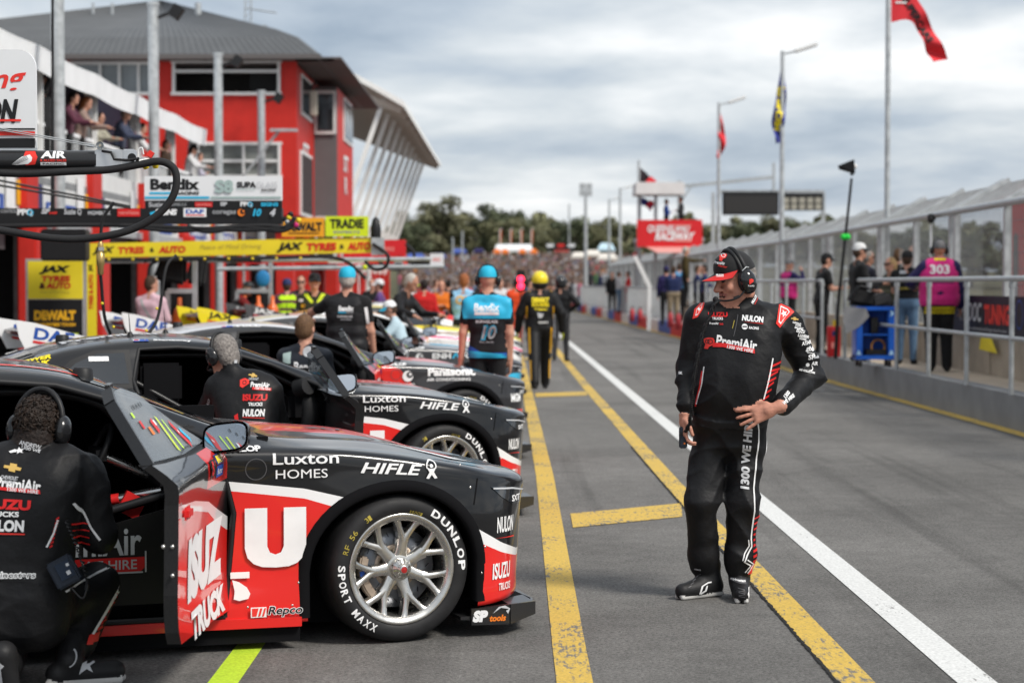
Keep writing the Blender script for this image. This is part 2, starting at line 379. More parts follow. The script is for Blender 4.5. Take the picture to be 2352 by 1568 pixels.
BEIGE = mat('beige_paving', (.48, .40, .31), .8, noise=.1, nscale=3); BEIGEW = mat('beige_block_wall', (.36, .305, .24), .85, noise=.14, nscale=3)

# ---------------------------------------------------------------- pit garages
GX = -8.0
t = thing('pit_garage_building', 'long low white pit garage building with red columns and dark open doorways', 'building', (GX, 30, 0))
mw = MB(); mp_ = MB()
cols = [32.75 + 5.15 * k for k in range(-3, 19)]
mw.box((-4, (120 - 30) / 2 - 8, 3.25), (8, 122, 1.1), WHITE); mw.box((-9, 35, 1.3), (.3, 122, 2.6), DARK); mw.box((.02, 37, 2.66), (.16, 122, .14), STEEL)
mw.build('wall', t)
for yc in cols:
    y = yc - 30; c = MB(); c.box((.12, y, 1.4), (.32, .80, 2.8), RED, bevel=.03); c.box((.06, y, 3.3), (.14, .80, .98), RED); c.build('column', t)
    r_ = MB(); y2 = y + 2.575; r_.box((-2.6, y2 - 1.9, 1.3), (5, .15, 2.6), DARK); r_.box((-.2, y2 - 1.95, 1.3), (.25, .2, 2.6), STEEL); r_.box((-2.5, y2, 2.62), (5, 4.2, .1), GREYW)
    r_.box((-.25, y2, 2.4), (.12, 4.0, .4), GREYW); r_.build('doorway', t)
    if 25 < yc < 75:
        pbl = MB()
        art(pbl, [('r', 0, -.1, 2.3, .26, 'blue'), ('r', -.8, -.1, .3, .14, 'white'), ('r', -.3, -.1, .3, .14, 'white'), ('r', .2, -.1, .3, .14, 'white'), ('r', .7, -.1, .3, .14, 'white'),
                  ('r', 1.55, .2, .6, .75, 'white'), ('r', -1.6, .05, .35, .5, 'navy'), ('r', 2.05, .1, .25, .4, 'amber')], (.0, y2, 3.02), (0, 1, 0), (0, 0, 1), off=.02)
        pbl.build('poster', t)
# balcony
PALEST = mat('pale_painted_steel', (.56, .58, .59), .5)
t = thing('balcony_railing', 'grey steel balcony railing with close balusters above the pit garages', 'railing', (GX, 25, 3.4))
m = MB(); L_ = 27.5
m.bar((-.2, 0, 1.02), (-.2, L_, 1.02), .06, .06, FAB); m.bar((-.2, 0, .1), (-.2, L_, .1), .05, .05, FAB); m.build('handrail', t)
m = MB()
for k in range(int(L_ / .125)): m.bar((-.2, k * .125, .1), (-.2, k * .125, 1.0), .018, .018, PALEST)
tag(m.build('baluster', t), kind='stuff')
m = MB(); m.box((-4, 12, 0), (8.02, 56, .12), CONC); o = m.build('balcony_deck', None, (GX, 25, 3.40)); tag(o, 'concrete balcony deck above the pit garages', 'balcony')
t = thing('marquee', 'long white fabric marquee roof with scalloped valance over the balcony', 'marquee', (GX, 20, 3.46))
m = MB(); L_ = 31.7; n = 64; zs = []
for k in range(n + 1):
    y = L_ * k / n; sag = .05 * math.sin(math.pi * ((y % 4.5) / 4.5)); zs.append((y, 2.14 - sag))
m.add([(.1, y, z + .03) for y, z in zs] + [(.06, y, z - .38) for y, z in zs], [(i, i + 1, n + 2 + i, n + 1 + i) for i in range(n)], FAB); m.build('valance', t)
m = MB(); m.add([(.1, y, z) for y, z in zs] + [(-3.5, y, z + 1.25) for y, z in zs], [(i + 1, i, n + 1 + i, n + 2 + i) for i in range(n)], FAB); m.add([(.05, y, z - .06) for y, z in zs] + [(-3.45, y, z + 1.12) for y, z in zs], [(i, i + 1, n + 2 + i, n + 1 + i) for i in range(n)], mat('navy_backdrop', (.012, .014, .03), .8)); m.build('canopy', t)
for y in [1, 5.5, 10, 14.5, 19, 23.5, 28, 31.4]:
    m = MB(); m.bar((-.15, y, 0), (-.15, y, 2.1), .09, .09, FRAME); m.build('post', t)
    m = MB(); pts = []; nn = 16
    for i in range(nn + 1):
        u_ = i / nn; wd = .55 * (1 - .5 * math.sin(u_ * 3.0)); pts.append((u_ * 2.05, wd))
    vs = []; 
    for z, wd in pts:
        for k in range(7): vs.append((-.3 + .07 * math.sin(k * 2.1 + z * 2), y - .05 + wd * k / 6, z + .05))
    m.add(vs, [(i * 7 + k, i * 7 + k + 1, (i + 1) * 7 + k + 1, (i + 1) * 7 + k) for i in range(nn) for k in range(6)], FAB, True); m.build('curtain', t)
m = MB(); m.box((-2.9, 15, 1.7), (.1, 44, 3.4), mat('navy_backdrop', (.012, .014, .03), .8)); m.build('back_wall', t)

# flood light poles
for i, (yp, lab) in enumerate([(33, 'tall grey steel pole rising past the balcony, thickest and nearest of the four'), (41.8, 'grey steel pole with spotlight at its top in front of the roof ridge'), (51, 'grey steel pole with dark lamp before the open upper window'), (56.7, 'shortest looking grey pole, farthest of the four by the red wall')]):
    xp, hp_ = (-7.5, 7.5) if yp < 55 else (-7.12, 7.1)
    t = thing('light_pole', lab, 'pole', (xp, yp, 0), group='steel light poles along the garages')
    m = MB(); m.tube([(0, 0, 0), (0, 0, hp_)], .11, STEEL, 16); m.tube([(0, 0, hp_ - .05), (0, 0, hp_ + .02)], .13, STEEL, 16); m.build('shaft', t)
    m = MB(); m.bar((.1, 0, hp_ - .3), (.42, -.1, hp_ - .2), .06, .06, BLK); m.box((.5, -.1, hp_ - .2), (.22, .3, .28), BLK, Matrix.Rotation(R(35), 3, 'Y')); m.build('lamp', t)
t = thing('street_lamp', 'thin leaning arm lamp with flat grey head against the red wall', 'street lamp', (P(560, 652, 56).x, 56, 0))
m = MB(); p0 = P(556, 405, 56); p1 = P(637, 302, 56); m.tube([(0, 0, 0), V(0, 0, p0.z), (p1.x - p0.x, 0, p1.z)], .04, STEEL); m.build('shaft', t)
m = MB(); m.box((p1.x - p0.x + .15, 0, p1.z + .03), (.75, .3, .07), STEEL); m.build('lamp_head', t)

# ---------------------------------------------------------------- control building
BY = 57.5
t = thing('control_building', 'tall red rendered building with grey hipped roof and wide upper windows', 'building', (-6.2, BY, 0))
def wall_holes(mbx, x0, x1, z0, z1, holes, m, th=.25, y=0.0):
    xs = sorted({x0, x1, *[h[0] for h in holes], *[h[1] for h in holes]}); zs = sorted({z0, z1, *[h[2] for h in holes], *[h[3] for h in holes]})
    for i in range(len(xs) - 1):
        for j in range(len(zs) - 1):
            cx, cz = (xs[i] + xs[i + 1]) / 2, (zs[j] + zs[j + 1]) / 2
            if any(h[0] < cx < h[1] and h[2] < cz < h[3] for h in holes): continue
            mbx.box((cx, y + th / 2, cz), (xs[i + 1] - xs[i], th, zs[j + 1] - zs[j]), m)
def L2(px, py, Y=BY): p = P(px, py, Y); return p.x + 6.2, p.z
w1 = [*L2(400, 216), *L2(641, 142)]; w1 = (w1[0], w1[2], w1[1], w1[3])
w2 = [*L2(170, 216), *L2(346, 146)]; w2 = (w2[0], w2[2], w2[1], w2[3])
w3 = [*L2(455, 405), *L2(642, 330)]; w3 = (w3[0], w3[2], w3[1], w3[3])
m = MB(); wall_holes(m, -13, 0, 3.5, 8.05, [w1, w2, w3], RED)
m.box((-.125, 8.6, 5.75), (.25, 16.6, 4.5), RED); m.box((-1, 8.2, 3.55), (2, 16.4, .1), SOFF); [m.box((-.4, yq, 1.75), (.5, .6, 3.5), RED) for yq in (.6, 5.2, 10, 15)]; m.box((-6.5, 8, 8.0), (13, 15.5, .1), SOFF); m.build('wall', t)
m = MB(); m.box((-6.5, 3.2, 5.8), (12.4, .1, 4.4), mat('room_wall', (.09, .088, .085), .8)); m.box((-6.5, 1.6, 5.9), (12.4, 3, .12), GREYW); m.build('room', t)
def win_frame(parent, h, muls, rails, glassed, y=-.03):
    f = MB(); x0, x1, z0, z1 = h; wd = .08
    f.box(((x0 + x1) / 2, y, z0), (x1 - x0 + 2 * wd, .16, wd), FRAME); f.box(((x0 + x1) / 2, y, z1), (x1 - x0 + 2 * wd, .16, wd), FRAME)
    f.box((x0, y, (z0 + z1) / 2), (wd, .15, z1 - z0 - wd), FRAME); f.box((x1, y, (z0 + z1) / 2), (wd, .15, z1 - z0 - wd), FRAME)
    for x in muls: f.box((x, y, (z0 + z1) / 2), (wd * .8, .12, z1 - z0 - wd), FRAME)
    for z in rails: f.box(((x0 + x1) / 2, y, z), (x1 - x0 - wd, .11, wd), FRAME)
    o = f.build('window', parent)
    if glassed:
        g = MB(); g.box(((x0 + x1) / 2, y + .08, (z0 + z1) / 2), (x1 - x0 - .02, .02, z1 - z0 - .02), glassed); g.build('pane', o)
    return o
win_frame(t, w1, [], [w1[3] - .28], None)
PALEGL = mat('pale_curtained_glass', (.14, .16, .17), .12, spec=.7, noise=.35, nscale=.8)
win_frame(t, w2, [L2(231, 180)[0], L2(275, 180)[0], L2(319, 180)[0]], [], PALEGL)
win_frame(t, w3, [L2(498, 370)[0], L2(560, 370)[0]], [L2(500, 370)[1]], mat('grey_lower_glass', (.16, .17, .16), .12, spec=.7, noise=.4, nscale=.9))
m = MB(); pz = L2(610, 180); m.box((pz[0], 1.5, w1[2] + .5), (1.3, .1, 1.0), BLK); m.build('screen', t)
# hipped roof with rolled eave: corrugated sheets
m = MB(); ex0, ex1, ey0, ey1 = -13.6, .75, -.7, 16; ez = 8.12; rz_ = 10.95; px_, py_ = -5.4, 8.5
def roof_face(a, b, c, d, ncor):
    # a,b eave ends; c,d ridge ends; corrugations run up the slope
    vs = []; fs = []; n = ncor * 2; rows = 8
    nrm = (Vector(b) - Vector(a)).cross(Vector(c) - Vector(a)).normalized()
    if nrm.z < 0: nrm = -nrm
    for j in range(rows + 1):
        tt = j / rows; e = Vector(a).lerp(Vector(d), tt); f_ = Vector(b).lerp(Vector(c), tt)
        drop = -.42 * max(0, 1 - tt * 4.5) ** 2
        for i in range(n + 1):
            p = e.lerp(f_, i / n) + nrm * (.035 if i % 2 else 0) + V(0, 0, drop); vs.append(p)
    for j in range(rows):
        for i in range(n): fs.append((j * (n + 1) + i, j * (n + 1) + i + 1, (j + 1) * (n + 1) + i + 1, (j + 1) * (n + 1) + i))
    m.add(vs, fs, ROOFM)
ez2 = ez + .42
roof_face((ex0, ey0, ez2), (ex1, ey0, ez2), (px_ + .05, py_, rz_), (px_ - .05, py_, rz_), 70)
roof_face((ex1, ey0, ez2), (ex1, ey1, ez2), (px_, py_ + 4, rz_), (px_, py_, rz_), 60)
roof_face((ex0, ey1, ez2), (ex0, ey0, ez2), (px_, py_, rz_), (px_, py_ + 4, rz_), 30)
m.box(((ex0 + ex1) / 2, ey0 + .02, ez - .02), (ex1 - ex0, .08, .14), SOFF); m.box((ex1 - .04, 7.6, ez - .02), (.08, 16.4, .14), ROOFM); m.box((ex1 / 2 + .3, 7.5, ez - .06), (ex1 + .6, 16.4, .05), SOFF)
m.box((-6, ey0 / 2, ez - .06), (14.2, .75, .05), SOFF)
m.build('roof', t)
# side bay
m = MB(); m.box((.36, 8.2, 5.0), (.7, 6.2, 5.6), RED); m.box((.36, 5.08, 5.0), (.72, .1, 5.6), GREYW); m.build('bay', t)
for zc_, hh in ((7.0, 1.35), (3.05, 1.4)):
    f = MB(); f.box((.36, 5.0, zc_), (.66, .12, hh), FRAME); f.box((.36, 4.95, zc_), (.50, .06, hh - .2), GLASS); f.build('window', t)
for zc_, yy, hh in ((7.0, 9.0, 1.4), (3.1, 8.0, 1.4), (4.6, 2.4, 1.9), (7.2, 2.6, 1.2)):
    f = MB(); xx = .73 if yy > 6 else .02; f.box((xx, yy, zc_), (.06, 3.2, hh), FRAME)
    for q in (-1, 0, 1): f.box((xx + .02, yy + q * 1.02, zc_), (.06, .9, hh - .2), GLASS)
    f.build('window', t)
sg = MB()
for xx, yy in ((.012, 2.4), (.725, 8.2)):
    art(sg, [('t', 'ST', 0, .32, 1.7, .55, 'white', .03), ('t', 'R', 0, -.38, 1.0, .55, 'white', .03)], (xx, yy, 5.25), (0, 1, 0), (0, 0, 1), off=.012)
sg.build('lettering', t)
m = MB(); m.box((.3, 1.9, 7.0), (.22, .22, .75), mat('cream_speaker', (.6, .56, .47), .5), bevel=.04); m.bar((.1, 1.9, 7.4), (.35, 1.9, 7.6), .05, .05, BLK); m.build('speaker', t)
for px, py0, py1 in ((455, 30, 0), (214, 44, 0), (258, 35, 0)):
    a = P(px, py0, BY + 5); b = P(px, py1, BY + 5); o = MB().tube([(0, 0, 0), (0, 0, max(.6, b.z - a.z + .2))], .1 if px == 455 else .04, STEEL).build('roof_vent', None, (a.x, a.y, a.z - .3))
    tag(o, {455: 'thick grey vent pipe on the right slope of the grey roof', 214: 'thin grey mast on the left slope of the grey roof', 258: 'slim grey rod standing nearest the roof peak on its left'}[px], 'vent')
t = thing('roof_aerial', 'spindly lattice aerial standing above the right slope of the grey roof', 'aerial', P(570, 70, BY + 6))
m = MB()
for dx in (-.1, .1): m.tube([(dx, 0, -.6), (dx, 0, 1.2)], .02, STEEL, 6)
for k in range(8): m.tube([(-.1, 0, -.4 + k * .2), (.1, 0, -.2 + k * .2)], .012, STEEL, 5)
m.tube([(-.1, 0, .7), (.9, 0, .55)], .02, STEEL, 6); m.tube([(-.2, 0, .1), (.6, 0, .15)], .02, STEEL, 6)
for k in range(6): m.tube([(.15 + k * .13, -.2, .66 - k * .02), (.15 + k * .13, .2, .66 - k * .02)], .012, STEEL, 5)
m.build('mast', t)

# ---------------------------------------------------------------- grandstand with raking white struts
t = thing('grandstand', 'open grandstand with tilted white roof on a row of raking white struts', 'grandstand', (-6.5, 78, 0))
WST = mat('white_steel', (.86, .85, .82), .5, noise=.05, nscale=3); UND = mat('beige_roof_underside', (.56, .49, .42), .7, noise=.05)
m = MB(); prof = [(-4, 11.3), (-2, 10.95), (-.5, 10.3), (1.0, 9.5), (2.3, 8.75)]
for y0, y1 in ((0, 40),):
    n = len(prof)
    m.add([(x, y0, z) for x, z in prof] + [(x, y1, z) for x, z in prof], [(i, i + 1, n + i + 1, n + i) for i in range(n - 1)], WST)
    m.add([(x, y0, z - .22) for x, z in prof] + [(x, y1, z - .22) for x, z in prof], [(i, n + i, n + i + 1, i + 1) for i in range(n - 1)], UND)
    m.add([(x, y0, z) for x, z in prof] + [(x, y0, z - .22) for x, z in prof], [(i, n + i, n + i + 1, i + 1) for i in range(n - 1)], WST)
    m.quad((2.3, 0, 8.75), (2.3, 0, 8.53), (2.3, 40, 8.53), (2.3, 40, 8.75), WST)
m.build('roof', t)
for k in range(13):
    y = .4 + k * 3.2; m = MB(); m.bar((-3.5, y, 10.6), (2.15, y, 8.45), .12, .26, UND); m.build('rafter', t)
for k in range(10):
    y = .6 + k * 4.1; m = MB(); m.bar((-.9, y, 2.2), (1.45, y, 8.9), .17, .17, WST, up=(0, 1, 0)); m.bar((-.2, y, 4.3), (-1.4, y, 4.3), .15, .2, WST); m.build('strut', t)
m = MB()
for k in range(7): m.box((-5.5 + k * .6, 20, 5.2 - k * .3), (.6, 38, .3), DARK)
m.box((-1.8, 20, 4.2), (.12, 38, .9), mat('stand_glass', (.05, .06, .065), .3)); m.box((-2.2, 20, 3.0), (1.5, 39, .9), RED); m.box((-7, 20, 5), (.3, 39, 9), DARK); m.box((-4, 20, 3.5), (3.5, 39, .3), GREYW)
for k in range(9): m.box((-1.4, 2 + k * 4.1, 1.5), (.3, 1.4, 3.0), WST if k % 2 else REDP)
m.build('terrace', t)

# ---------------------------------------------------------------- pit wall on the other side: kerb wall, platform, railing, fence
def wx(y):                                                    # face of the pit wall along the lane
    ys = [10, 22, 34, 61, 100, 125]; xs = [5.78, 5.66, 5.42, 5.18, 4.36, 3.74]
    return float(np.interp(y, ys, xs))
m = MB(); ys = [12, 18, 24, 30, 36, 42, 48, 54, 60]; H_ = .40
BLU = mat('blue_kerb_paint', (.07, .13, .44), .6, noise=.15, nscale=5); REDK = mat('red_kerb_paint', (.68, .05, .04), .6, noise=.15, nscale=5); WHK = mat('white_kerb_paint', (.80, .75, .72), .6, noise=.12, nscale=5); 
while ys[-1] < 124: ys.append(ys[-1] + 4.2)
for i in range(len(ys) - 1):
    y0, y1 = ys[i], ys[i + 1]; mm = CONC if y0 < 60 else [REDK, BLU, WHK][(i + 1) % 3]
    x0, x1 = wx(y0), wx(y1); g = .0
    m.add([(x0, y0, 0), (x1, y1, 0), (x1, y1, H_), (x0, y0, H_)], [(0, 1, 2, 3)][::-1], mm)
    m.add([(x0, y0, H_), (x1, y1, H_), (x1 + .25, y1, H_), (x0 + .25, y0, H_)], [(0, 1, 2, 3)][::-1], CONC if y0 < 60 else mm)
tag(m.build('pit_wall'), 'low pit wall, plain grey concrete nearby, painted red white and blue farther on', 'wall')
m = MB(); n = 12
for i in range(n):
    y0, y1 = 12 + i * 10, 22 + i * 10; m.quad((wx(y0) + .25, y0, H_), (wx(y0) + 3, y0, H_), (wx(y1) + 3, y1, H_), (wx(y1) + .25, y1, H_), BEIGE)
tag(m.build('pit_wall_platform'), kind='structure')
FXO = .95                                                     # fence stands this far behind the wall face
def fx(y): return float(np.interp(y, [10, 26, 52, 90, 125], [6.62, 6.60, 6.95, 6.6, 5.6]))
m = MB(); n = 22
for i in range(n):
    y0, y1 = 12 + i * 5, 16.94 + i * 5; d = V(fx(y1) - fx(y0), y1 - y0, 0)
    m.box(((fx(y0) + fx(y1)) / 2 - .02, (y0 + y1) / 2, H_ + .30), (.22, 4.94, .60), BEIGEW, Matrix.Rotation(math.atan2(-d.x, d.y), 3, 'Z'))
tag(m.build('block_wall'), 'low beige block wall at the foot of the debris fence', 'wall')
# railing
t = thing('pit_wall_railing', 'grey tubular two rail railing along the edge of the pit wall platform', 'railing', (0, 0, 0))
ypost = [13.7 + 2.15 * k for k in range(22)]
segs = [[y for y in ypost if y < 34], [y for y in ypost if 34 < y < 61]]
RX = 5.62
def rx(y): return wx(y) + .07 if y > 34 else float(np.interp(y, [12, 22, 34], [5.66, 5.60, 5.52]))
for sgm in segs:
    m = MB(); 
    for zz, r_ in ((1.70, .032), (1.03, .026)): m.tube([(rx(y), y, zz) for y in sgm], r_, STEEL, 10)
    m.build('rail', t)
    for y in sgm: m = MB(); m.tube([(rx(y), y, .40), (rx(y), y, 1.68)], .03, STEEL, 10); m.tube([(rx(y), y, 1.6), (rx(y), y, 1.66)], .04, STEEL, 8); m.build('post', t)
t = thing('far_railing', 'close barred grey barrier railing behind the painted kerb', 'railing', (0, 0, 0))
m = MB(); yy = 61.5
while yy < 118:
    x = wx(yy) + .12; m.bar((x, yy, .4), (x, yy, 1.5), .03, .03, STEEL); yy += .32
tag(m.build('baluster', t), kind='stuff')
m = MB(); pts = [(wx(y) + .12, y, 1.5) for y in range(61, 120, 6)]; m.tube(pts, .03, STEEL, 8); m.tube([(p[0], p[1], .5) for p in pts], .025, STEEL, 8); m.build('rail', t)

# debris fence
t = thing('debris_fence', 'tall grey steel debris fence with mesh panels and angled top brackets', 'fence', (0, 0, 0))
FZ0, FZ1 = .9, 2.72
WIRE = mat('fence_wire', (.24, .25, .255), .5, .2)
fy = 17.0; PIT_ = 3.2
def fence_panel():
    mbx = MB(); L_ = PIT_ - .30
    nw = int(L_ / .08)
    for k in range(nw + 1): mbx.bar((0, k * .08, FZ0), (0, k * .08, FZ1), .007, .007, WIRE)
    for k in range(9): mbx.bar((.006, 0, FZ0 + .1 + k * .21), (.006, L_, FZ0 + .1 + k * .21), .006, .006, WIRE)
    nv = int(L_ / .08)
    for k in range(nv + 1): mbx.bar((.02, k * .08, FZ1 + .04), (.72, k * .08, FZ1 + .42), .007, .007, STEEL)
    for k in range(8): mbx.bar((.05 + k * .09, 0, FZ1 + .055 + k * .05), (.05 + k * .09, L_, FZ1 + .055 + k * .05), .007, .007, STEEL)
    return mbx
pan = None
for k in range(32):
    y0 = fy + k * PIT_; y1 = y0 + PIT_; x0, x1 = fx(y0), fx(y1); ang = math.atan2(-(x1 - x0), y1 - y0)
    if pan is None: pan = fence_panel().build('mesh_panel', t); o = pan
    else: o = pan.copy(); COL.objects.link(o)
    o.parent = t; o.location = (x0, y0 + .15, 0); o.rotation_euler = (0, 0, ang)
    for q, yq in enumerate((y0, y0 + .34) if k % 2 == 0 else (y0,)):
        m = MB(); xx = fx(yq); m.box((xx, yq, (FZ0 + FZ1) / 2 - .2), (.09, .12, FZ1 - FZ0 + .4), STEEL); m.build('post', t)
        m = MB(); m.bar((xx - .02, yq, FZ1 + .0), (xx + .78, yq, FZ1 + .46), .10, .13, STEEL, up=(0, 1, 0)); m.build('bracket', t)
m = MB(); m.tube([(fx(y) - .03, y, FZ1) for y in np.arange(fy, fy + 32 * PIT_, 3.2)], .05, STEEL, 8); m.tube([(fx(y) - .03, y, FZ0 + .05) for y in np.arange(fy, fy + 32 * PIT_, 3.2)], .045, STEEL, 8); m.build('rail', t)
# ================================================================ race cars
# car-local metres: x forward from the front axle, y to the car's left, z up
def interp(x, xs, ys): return float(np.interp(x, xs, ys))
def smooth_tab(tab, n=None):
    xs = np.array([t[0] for t in tab], float); ys = np.array([t[1] for t in tab], float)
    # monotone-ish cubic (Catmull-Rom on uneven knots)
    d = np.zeros(len(xs)); d[1:-1] = (ys[2:] - ys[:-2]) / (xs[2:] - xs[:-2]); d[0] = (ys[1] - ys[0]) / (xs[1] - xs[0]); d[-1] = (ys[-1] - ys[-2]) / (xs[-1] - xs[-2])
    def f(x):
        i = int(np.clip(np.searchsorted(xs, x) - 1, 0, len(xs) - 2)); h = xs[i + 1] - xs[i]; t = (x - xs[i]) / h
        return ((2 * t**3 - 3 * t**2 + 1) * ys[i] + (t**3 - 2 * t**2 + t) * h * d[i] + (-2 * t**3 + 3 * t**2) * ys[i + 1] + (t**3 - t**2) * h * d[i + 1])
    return f
T = dict(
 zb=[(-3.9, .30), (-3.5, .18), (-3.2, .13), (-.5, .12), (.3, .14), (.7, .16), (.98, .19)],
 yl=[(-3.9, .80), (-3.5, .90), (-2.82, .955), (-2.2, .925), (-1.5, .915), (-.8, .925), (-.3, .955), (0, .965), (.35, .955), (.58, .90), (.76, .76), (.90, .52), (.98, .25)],   # sill / lower side
 ym=[(-3.9, .82), (-3.5, .93), (-2.82, .985), (-2.2, .93), (-1.5, .90), (-.8, .91), (-.3, .955), (0, .97), (.35, .955), (.58, .90), (.76, .78), (.90, .58), (.98, .30)],     # mid side z~.5
 ysh=[(-3.9, .80), (-3.5, .90), (-2.82, .955), (-2.2, .93), (-1.5, .915), (-.8, .918), (-.3, .932), (0, .938), (.35, .92), (.58, .855), (.76, .765), (.90, .63), (.98, .40)],
 zsh=[(-3.9, .90), (-3.4, .93), (-2.82, .90), (-2, .88), (-.8, .885), (-.3, .880), (0, .846), (.2, .812), (.35, .787), (.58, .748), (.76, .72), (.90, .69), (.98, .655)],
 ybe=[(-3.9, .72), (-3.4, .78), (-2.9, .80), (-2.2, .835), (-1.2, .845), (-.8, .84), (-.3, .83), (0, .80), (.35, .75), (.58, .70), (.76, .645), (.90, .545), (.98, .36)],
 zbe=[(-3.9, .98), (-3.4, 1.0), (-2.9, .98), (-2.2, .955), (-1.2, .945), (-.8, .940), (-.3, .898), (0, .866), (.2, .828), (.35, .800), (.58, .768), (.76, .747), (.90, .722), (.98, .69)],
 yr=[(-3.9, .5), (-3.4, .56), (-2.9, .60), (-2.5, .62), (-2.0, .63), (-1.5, .62), (-1.15, .66), (-.80, .74), (-.58, .72), (-.3, .52), (0, .50), (.58, .42), (.98, .14)],
 zr=[(-3.9, 1.0), (-3.4, 1.02), (-2.9, 1.105), (-2.5, 1.205), (-2.0, 1.255), (-1.5, 1.225), (-1.15, 1.12), (-.80, .995), (-.58, .945), (-.3, .920), (0, .893), (.2, .848), (.44, .793), (.66, .760), (.9, .731), (.98, .70)],
 zt=[(-3.9, 1.01), (-3.4, 1.03), (-2.9, 1.13), (-2.5, 1.235), (-2.0, 1.295), (-1.5, 1.27), (-1.15, 1.155), (-.80, 1.02), (-.58, .957), (-.3, .940), (0, .912), (.2, .862), (.44, .803), (.66, .768), (.9, .738), (.98, .712)])
def cx_(x): return x if x < .30 else .30 + (x - .30) * .70          # the nose as this car has it: short overhang
T = {k: [(cx_(x), y) for x, y in v] for k, v in T.items()}
TF = {k: smooth_tab(v) for k, v in T.items()}
def half_section(x):
    g = {k: f(x) for k, f in TF.items()}
    p = [(g['yl'] - .10, g['zb']), (g['yl'], g['zb'] + .005), (g['yl'], g['zb'] + .07), (g['yl'] * .5 + g['ym'] * .5 - .006, .36), (g['ym'], .56), (g['ym'] * .45 + g['ysh'] * .55 + .003, g['zsh'] * .8 + .09), (g['ysh'], g['zsh']), (g['ybe'], g['zbe']),
         (g['yr'] * .62 + g['ybe'] * .38, g['zr'] * .60 + g['zbe'] * .40 + .008), (g['yr'], g['zr']), (g['yr'] * .5, g['zr'] * .25 + g['zt'] * .75), (0, g['zt'])]
    return p
SEGN = [2, 3, 4, 5, 5, 4, 4, 4, 4, 4, 4]
def dense_section(x):
    p = [Vector((a, b)) for a, b in half_section(x)]; out = []
    q = [p[0] * 2 - p[1]] + p + [Vector((-p[-2].x, p[-2].y))]
    for i in range(1, len(q) - 2):
        a, b, c, d = q[i - 1], q[i], q[i + 1], q[i + 2]; n = SEGN[i - 1]
        m0 = (c - a) * .5; m1 = (d - b) * .5; L_ = (c - b).length
        m0 = m0.normalized() * L_ * .85 if m0.length > 1e-9 else m0; m1 = m1.normalized() * L_ * .85 if m1.length > 1e-9 else m1
        if i in (1, 2): m0 = m1 = (c - b)
        for k in range(n):
            t = k / n; out.append((2 * t**3 - 3 * t**2 + 1) * b + (t**3 - 2 * t**2 + t) * m0 + (-2 * t**3 + 3 * t**2) * c + (t**3 - t**2) * m1)
    out.append(p[-1]); return out
XS = list(np.arange(-3.9, .46, .045)) + list(np.arange(.46, .772, .018)) + [cx_(.98)]
def car_grid():
    secs = [dense_section(x) for x in XS]; nj = len(secs[0])
    pts = []
    for x, s_ in zip(XS, secs):
        row = [(x, -p.x, p.y) for p in s_] + [(x, p.x, p.y) for p in s_[-2::-1]]; pts.append(row)
    return pts
GRID = car_grid()
def grid_mesh():
    n, k = len(GRID), len(GRID[0]); vs = [v for r in GRID for v in r]
    fs = [(i * k + j, (i + 1) * k + j, (i + 1) * k + j + 1, i * k + j + 1) for i in range(n - 1) for j in range(k - 1)]
    fs.append(tuple((n - 1) * k + j for j in range(k))); fs.append(tuple(j for j in range(k))[::-1])
    return vs, fs
_vs, _fs = grid_mesh(); SHELL = BVHTree.FromPolygons(_vs, _fs)          # the uncut closed shell, for pressing panels and artwork onto
AX, AZ, AA, AB, AF = -.005, .34, .425, .366, .385                                 # wheel arch ellipse
def in_arch(x, z, ax):
    return ((x - ax) / (AA if x < ax else AF)) ** 2 + (max(z - AZ, 0) / AB) ** 2 < 1
DOOR = [(-.80, .16), (-.77, .45), (-.755, .62), (-.80, .80), (-.86, .95), (-1.16, 1.09), (-1.50, 1.19), (-1.80, 1.215), (-2.06, 1.205), (-2.12, 1.0), (-2.08, .80), (-2.04, .40), (-2.02, .16)]
def in_poly(x, z, poly):
    c = False; n = len(poly)
    for i in range(n):
        x0, z0 = poly[i]; x1, z1 = poly[(i + 1) % n]
        if (z0 > z) != (z1 > z) and x < (x1 - x0) * (z - z0) / (z1 - z0) + x0: c = not c
    return c
def near_poly(x, z, poly):
    best = None
    for i in range(len(poly)):
        a = Vector(poly[i]); b = Vector(poly[(i + 1) % len(poly)]); p = Vector((x, z)); t = max(0, min(1, (p - a).dot(b - a) / (b - a).length_squared)); q = a.lerp(b, t)
        if best is None or (q - p).length < (best - p).length: best = q
    return best
